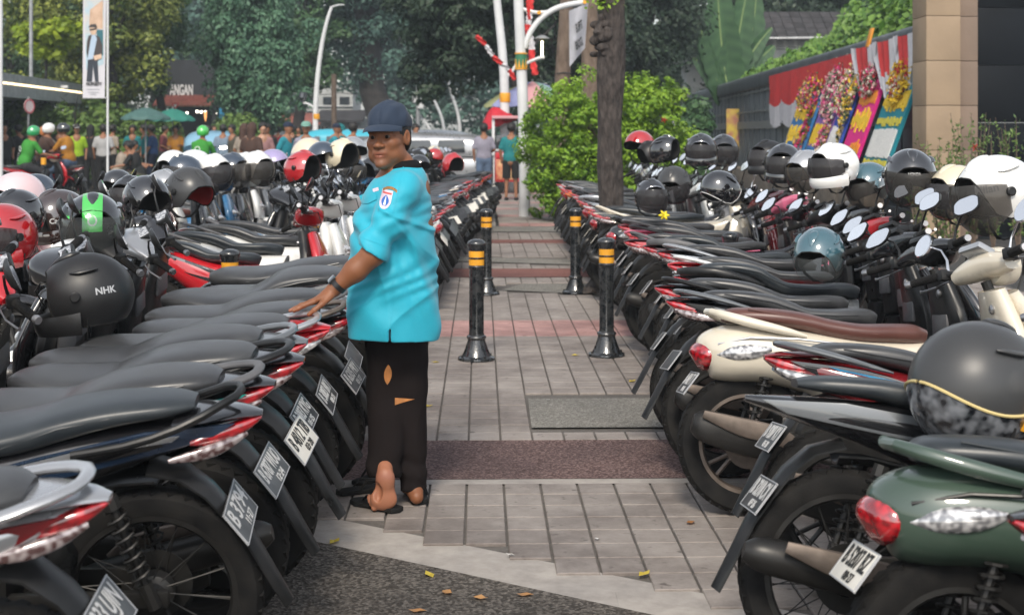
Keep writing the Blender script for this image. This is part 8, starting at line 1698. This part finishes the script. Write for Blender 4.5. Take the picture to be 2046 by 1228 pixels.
# pillar and black wall at the right edge
mat('stone_tan', (.30, .22, .145), .75, var=.14, vscale=1.4, bump=.25, bscale=18); mat('stone_brown', (.20, .145, .11), .75, var=.14, vscale=1.4, bump=.25, bscale=18); mat('marble_black', (.006, .0075, .010), .42, spec=.12, var=.3, vscale=1.2)
sx = lambda x, d=20.: (x-1023)*d/F
pl = empty('gate_pillar', (sx(1885), 20, 0), label='tan stone clad gate pillar at the right', cat='pillar')
for k in range(8):
    z0 = .0+.63*k; w0, w1 = sx(1851)-sx(1885), sx(1919)-sx(1885); jj = random.uniform(-.003, .003)
    obj('stone_slab', MB().box(((w0+w1)/2, .35+jj, z0+.315), (w1-w0, .7, .622), bev=.004), 'stone_tan', pl, 20); obj('stone_slab', MB().box(((w1+sx(1960)-sx(1885))/2+.002, .43+jj, z0+.315), (sx(1960)-sx(1919)-.006, .6, .622), bev=.004), 'stone_brown', pl, 20)
bw_ = empty('gate_wall', (sx(2040), 20, 0), label='polished black stone wall filling the right edge', cat='wall')
for k in range(6):
    for j in range(4): x0 = sx(1962)-sx(2040)+.75*j; obj('stone_slab', MB().box((x0+.372, .5+random.uniform(-.002, .002), .42+.82*k), (.742, .3, .812), bev=.003), 'marble_black', bw_, 20)
for i, (x, y, d, hh, fl_) in enumerate(((1838, 300, 19.2, .75, 0), (1880, 300, 17.5, .95, 0), (1900, 320, 17, .8, 0), (1945, 300, 17.6, 1.2, 1), (1985, 320, 17.8, 1.0, 0), (2035, 310, 17.4, 1.15, 0))):
    p = pd(x, 300, d); r = empty('shrub', (p.x, d, 0), label='upright leafy shrub %s' % ('left of the stone pillar', 'right in front of the stone pillar', 'low before the pillar corner', 'with a red flower before the black wall', 'thin and short by the black wall', 'at the very right edge')[i], cat='shrub', group='shrubs before the gate wall'); g = np.random.default_rng(300+i)
    for k in range(9):
        a = 2*PI*k/9; tip = Vector((.16*math.cos(a)*(1+k % 2), .16*math.sin(a), hh*(1.05+.06*(k % 3))+.35)); n_ = 46; t_ = g.uniform(.15, 1, n_); P = np.array([tuple(tip*q) for q in t_])+g.normal(size=(n_, 3))*.025; me = quads_mesh('sprig', P, g.normal(size=P.shape)+np.array((0, 0, .5)), g.normal(size=P.shape)+np.array((0, 0, 1.)), .013, .034, g.uniform(0, 1, n_)); link('sprig', me, 'leaf_hedge', r); obj('stem', MB().tube([(0, 0, 0), tip*.5, tip], [.008, .006, .003], 5), 'bark_brown', r)
    if fl_:
        q = MB()
        for k in range(6): a = 2*PI*k/6; q.loft([(0, 0, 0, .008, .004, .004, 2), (.035*math.cos(a), -.01, .035*math.sin(a), .016, .005, .005, 2), (.05*math.cos(a), -.02, .05*math.sin(a), .005, .003, .003, 2)], 8, 2)
        q.xf(lambda v: v+Vector((0, -.05, 1.32))); obj('flower', q, 'petal_red', r)
# buildings seen through the gaps
for i, (x0, x1, y0, d, m_, lab) in enumerate(((540, 705, 165, 110, 'wall_pale', 'pale multi storey building seen between the trees'), (640, 720, 235, 84, 'wall_grey', 'low grey shop house with a shutter behind the crowd'), (560, 640, 240, 90, 'wall_grey', 'low building with pale wall left of the curved lamp'))):
    c = pd((x0+x1)/2, 266, d); r = empty('building', (c.x, d, 0), label=lab, cat='building', group=None); w = (x1-x0)*d/F; h = pd(0, y0, d).z; obj('wall', MB().box((0, 3, h/2), (w, 6, h)), m_, r)
    n = max(2, int(w/1.2))
    if i == 0:
        for fl_ in range(int(h/1.1)):
            for k in range(n): obj('window', MB().box((-w/2+w*(k+.5)/n, -.02, .7+fl_*1.1), (w/n*.6, .06, .6)), 'glass_dark', r)
            obj('ledge', MB().box((0, -.08, .28+fl_*1.1), (w, .2, .06)), 'white_paint', r)
    else:
        for k in range(n):
            for b_ in range(7): obj('shutter_slat', MB().box((-w/2+w*(k+.5)/n, -.03, .3+.22*b_), (w/n*.8, .05, .2), bev=.01), 'metal_pale', r)
        obj('roof', MB().box((0, .6, h+.1), (w+.5, 3, .15), Matrix.Rotation(R(12), 3, 'X')), 'roof_red' if i == 2 else 'roof_dark', r)
# vehicles
def van(x, d, yaw, col, label, L=4.2, Hh=1.62, W_=1.66, cat='van', nm='parked_van', rack=False, z=0):
    p = Vector(((x-1023)*d/F, d, z)); r = empty(nm, p, (0, 0, R(yaw)), label, cat, 'vehicles standing in the street')
    k = Hh/1.62; b = MB(); b.loft([(-L/2, 0, .62, .72, .20, .28, 5), (-L/2+.12, 0, .66, .81, .26, .38, 5), (-L*.2, 0, .68, .83, .26, .42, 5), (L*.15, 0, .68, .83, .26, .42, 5), (L*.33, 0, .66, .81, .24, .38, 4.5), (L/2-.12, 0, .60, .76, .18, .30, 4), (L/2, 0, .56, .66, .12, .22, 3.5)], 32, 5); obj('body', b, col, r, 50)
    c = MB(); c.loft([(-L/2+.06, 0, .95, .74, .40*k, .1, 4), (-L/2+.25, 0, 1.0, .76, .56*k, .1, 4), (-L*.15, 0, 1.0, .76, .62*k, .1, 4), (L*.08, 0, 1.0, .75, .60*k, .1, 4), (L*.22, 0, .97, .73, .40*k, .1, 4), (L*.34, 0, .93, .70, .06, .06, 4)], 32, 5); obj('cabin', c, col, r, 50)
    for sg in (-1, 1):
        for (a0, a1) in ((-.42, -.24), (-.22, -.02), (.0, .14)):
            q = MB().prism([(L*a0+.03, 1.02), (L*a1-.03, 1.02), (L*a1-.06-(.22 if a1 > .1 else 0), 0.86+.56*k), (L*a0+.06, 0.86+.56*k)], -.006, .006, .003, fn=lambda v, sg=sg: Vector((v.x, sg*(.775-.05*(v.z-1.0)+v.y), v.z))); obj('window', q, 'glass_dark', r)
        for xx in (-L*.31, L*.31):
            t_, rm_ = wheel_parts(.30, .09, .20, 'cast', 0, False); t_.xf(lambda v: v+Vector((xx, sg*.74, 0))); rm_.xf(lambda v: v+Vector((xx, sg*.78, 0))); w_ = obj('wheel', t_, 'rubber', r); obj('rim', rm_, 'alloy', w_)
        q = MB().loft([(-L/2+.02, sg*.64, .90, .05, .16, .12, 3), (-L/2+.10, sg*.68, .90, .05, .16, .12, 3)], 10, 2); obj('tail_light', q, 'lens_red', r); q = MB().loft([(L/2-.10, sg*.56, .66, .12, .07, .07, 3), (L/2-.01, sg*.52, .64, .10, .05, .05, 3)], 10, 2); obj('headlight', q, 'lens_clear', r)
    q = MB().prism([(L*.20, 1.00), (L*.325, .98), (L*.21, 1.36*k), (L*.14, 1.42*k)], -.60, .60, .01); obj('windscreen', q, 'glass_dark', r); q = MB().box((-L/2+.10, 0, 1.22), (.06, 1.2, .42), Matrix.Rotation(R(10), 3, 'Y'), bev=.01); obj('rear_window', q, 'glass_dark', r)
    return r
van(802, 36, 174, 'paint_silver', 'silvery white people carrier parked beyond the left row, right of the man', Hh=1.36); van(800, 44, 174, 'paint_silver', 'silver van roof showing above the white people carrier', Hh=1.60, nm='parked_van')
van(655, 40, 175, mat('van_blue', (.05, .38, .50), .35), 'light blue minibus behind the curved lamp post', L=3.4, Hh=1.60, cat='minibus', nm='minibus'); van(705, 46, 178, 'paint_white', 'white van behind the minibus and the grey shirt', Hh=1.66); van(425, 43, 100, mat('van_skyblue', (.20, .38, .52), .3), 'pale blue car roof seen beyond the green rider', Hh=1.5, cat='car', nm='parked_car')
# yellow flag marker and small yellow bow on a seat
yb_ = MB()
for k in range(6): a = 2*PI*k/6; yb_.loft([(0, 0, 0, .012, .008, .008, 2), (.022*math.cos(a), .01*math.sin(a*2), .02*math.sin(a), .014, .010, .010, 2), (.036*math.cos(a), .01, .032*math.sin(a), .008, .004, .004, 2)], 8, 3)
o = obj('bow', yb_, mat('bow_yellow', (.78, .62, .02), .5)); o.location = pd(1327, 430, 9.8); tag(o, 'bright yellow bow tied on a tail in the right row', 'bow')
bd_ = empty('delineator_post', ((87-1023)*29/F, 29, 0), label='small black post with a yellow cap in front of the orange passenger', cat='post'); obj('post', MB().tube([(0, 0, 0), (0, 0, .86)], .045, 10), 'bollard_black', bd_); obj('cap', MB().tube([(0, 0, .86), (0, 0, 1.0)], .055, 12), 'bollard_yellow', bd_)
# warm haze of the street
hz = MB().box((0, 70, 14.5), (150, 160, 31)); hm, ht, hb_ = new_mat('haze_air'); ht.nodes.remove(hb_); pv = ht.nodes.new('ShaderNodeVolumePrincipled'); pv.inputs['Color'].default_value = (.78, .88, .96, 1); pv.inputs['Density'].default_value = HAZE; pv.inputs['Anisotropy'].default_value = .2
ht.links.new(pv.outputs[0], ht.nodes['Material Output'].inputs['Volume'])
if HAZE > 0: o = obj('haze', hz, hm); o['kind'] = 'stuff'
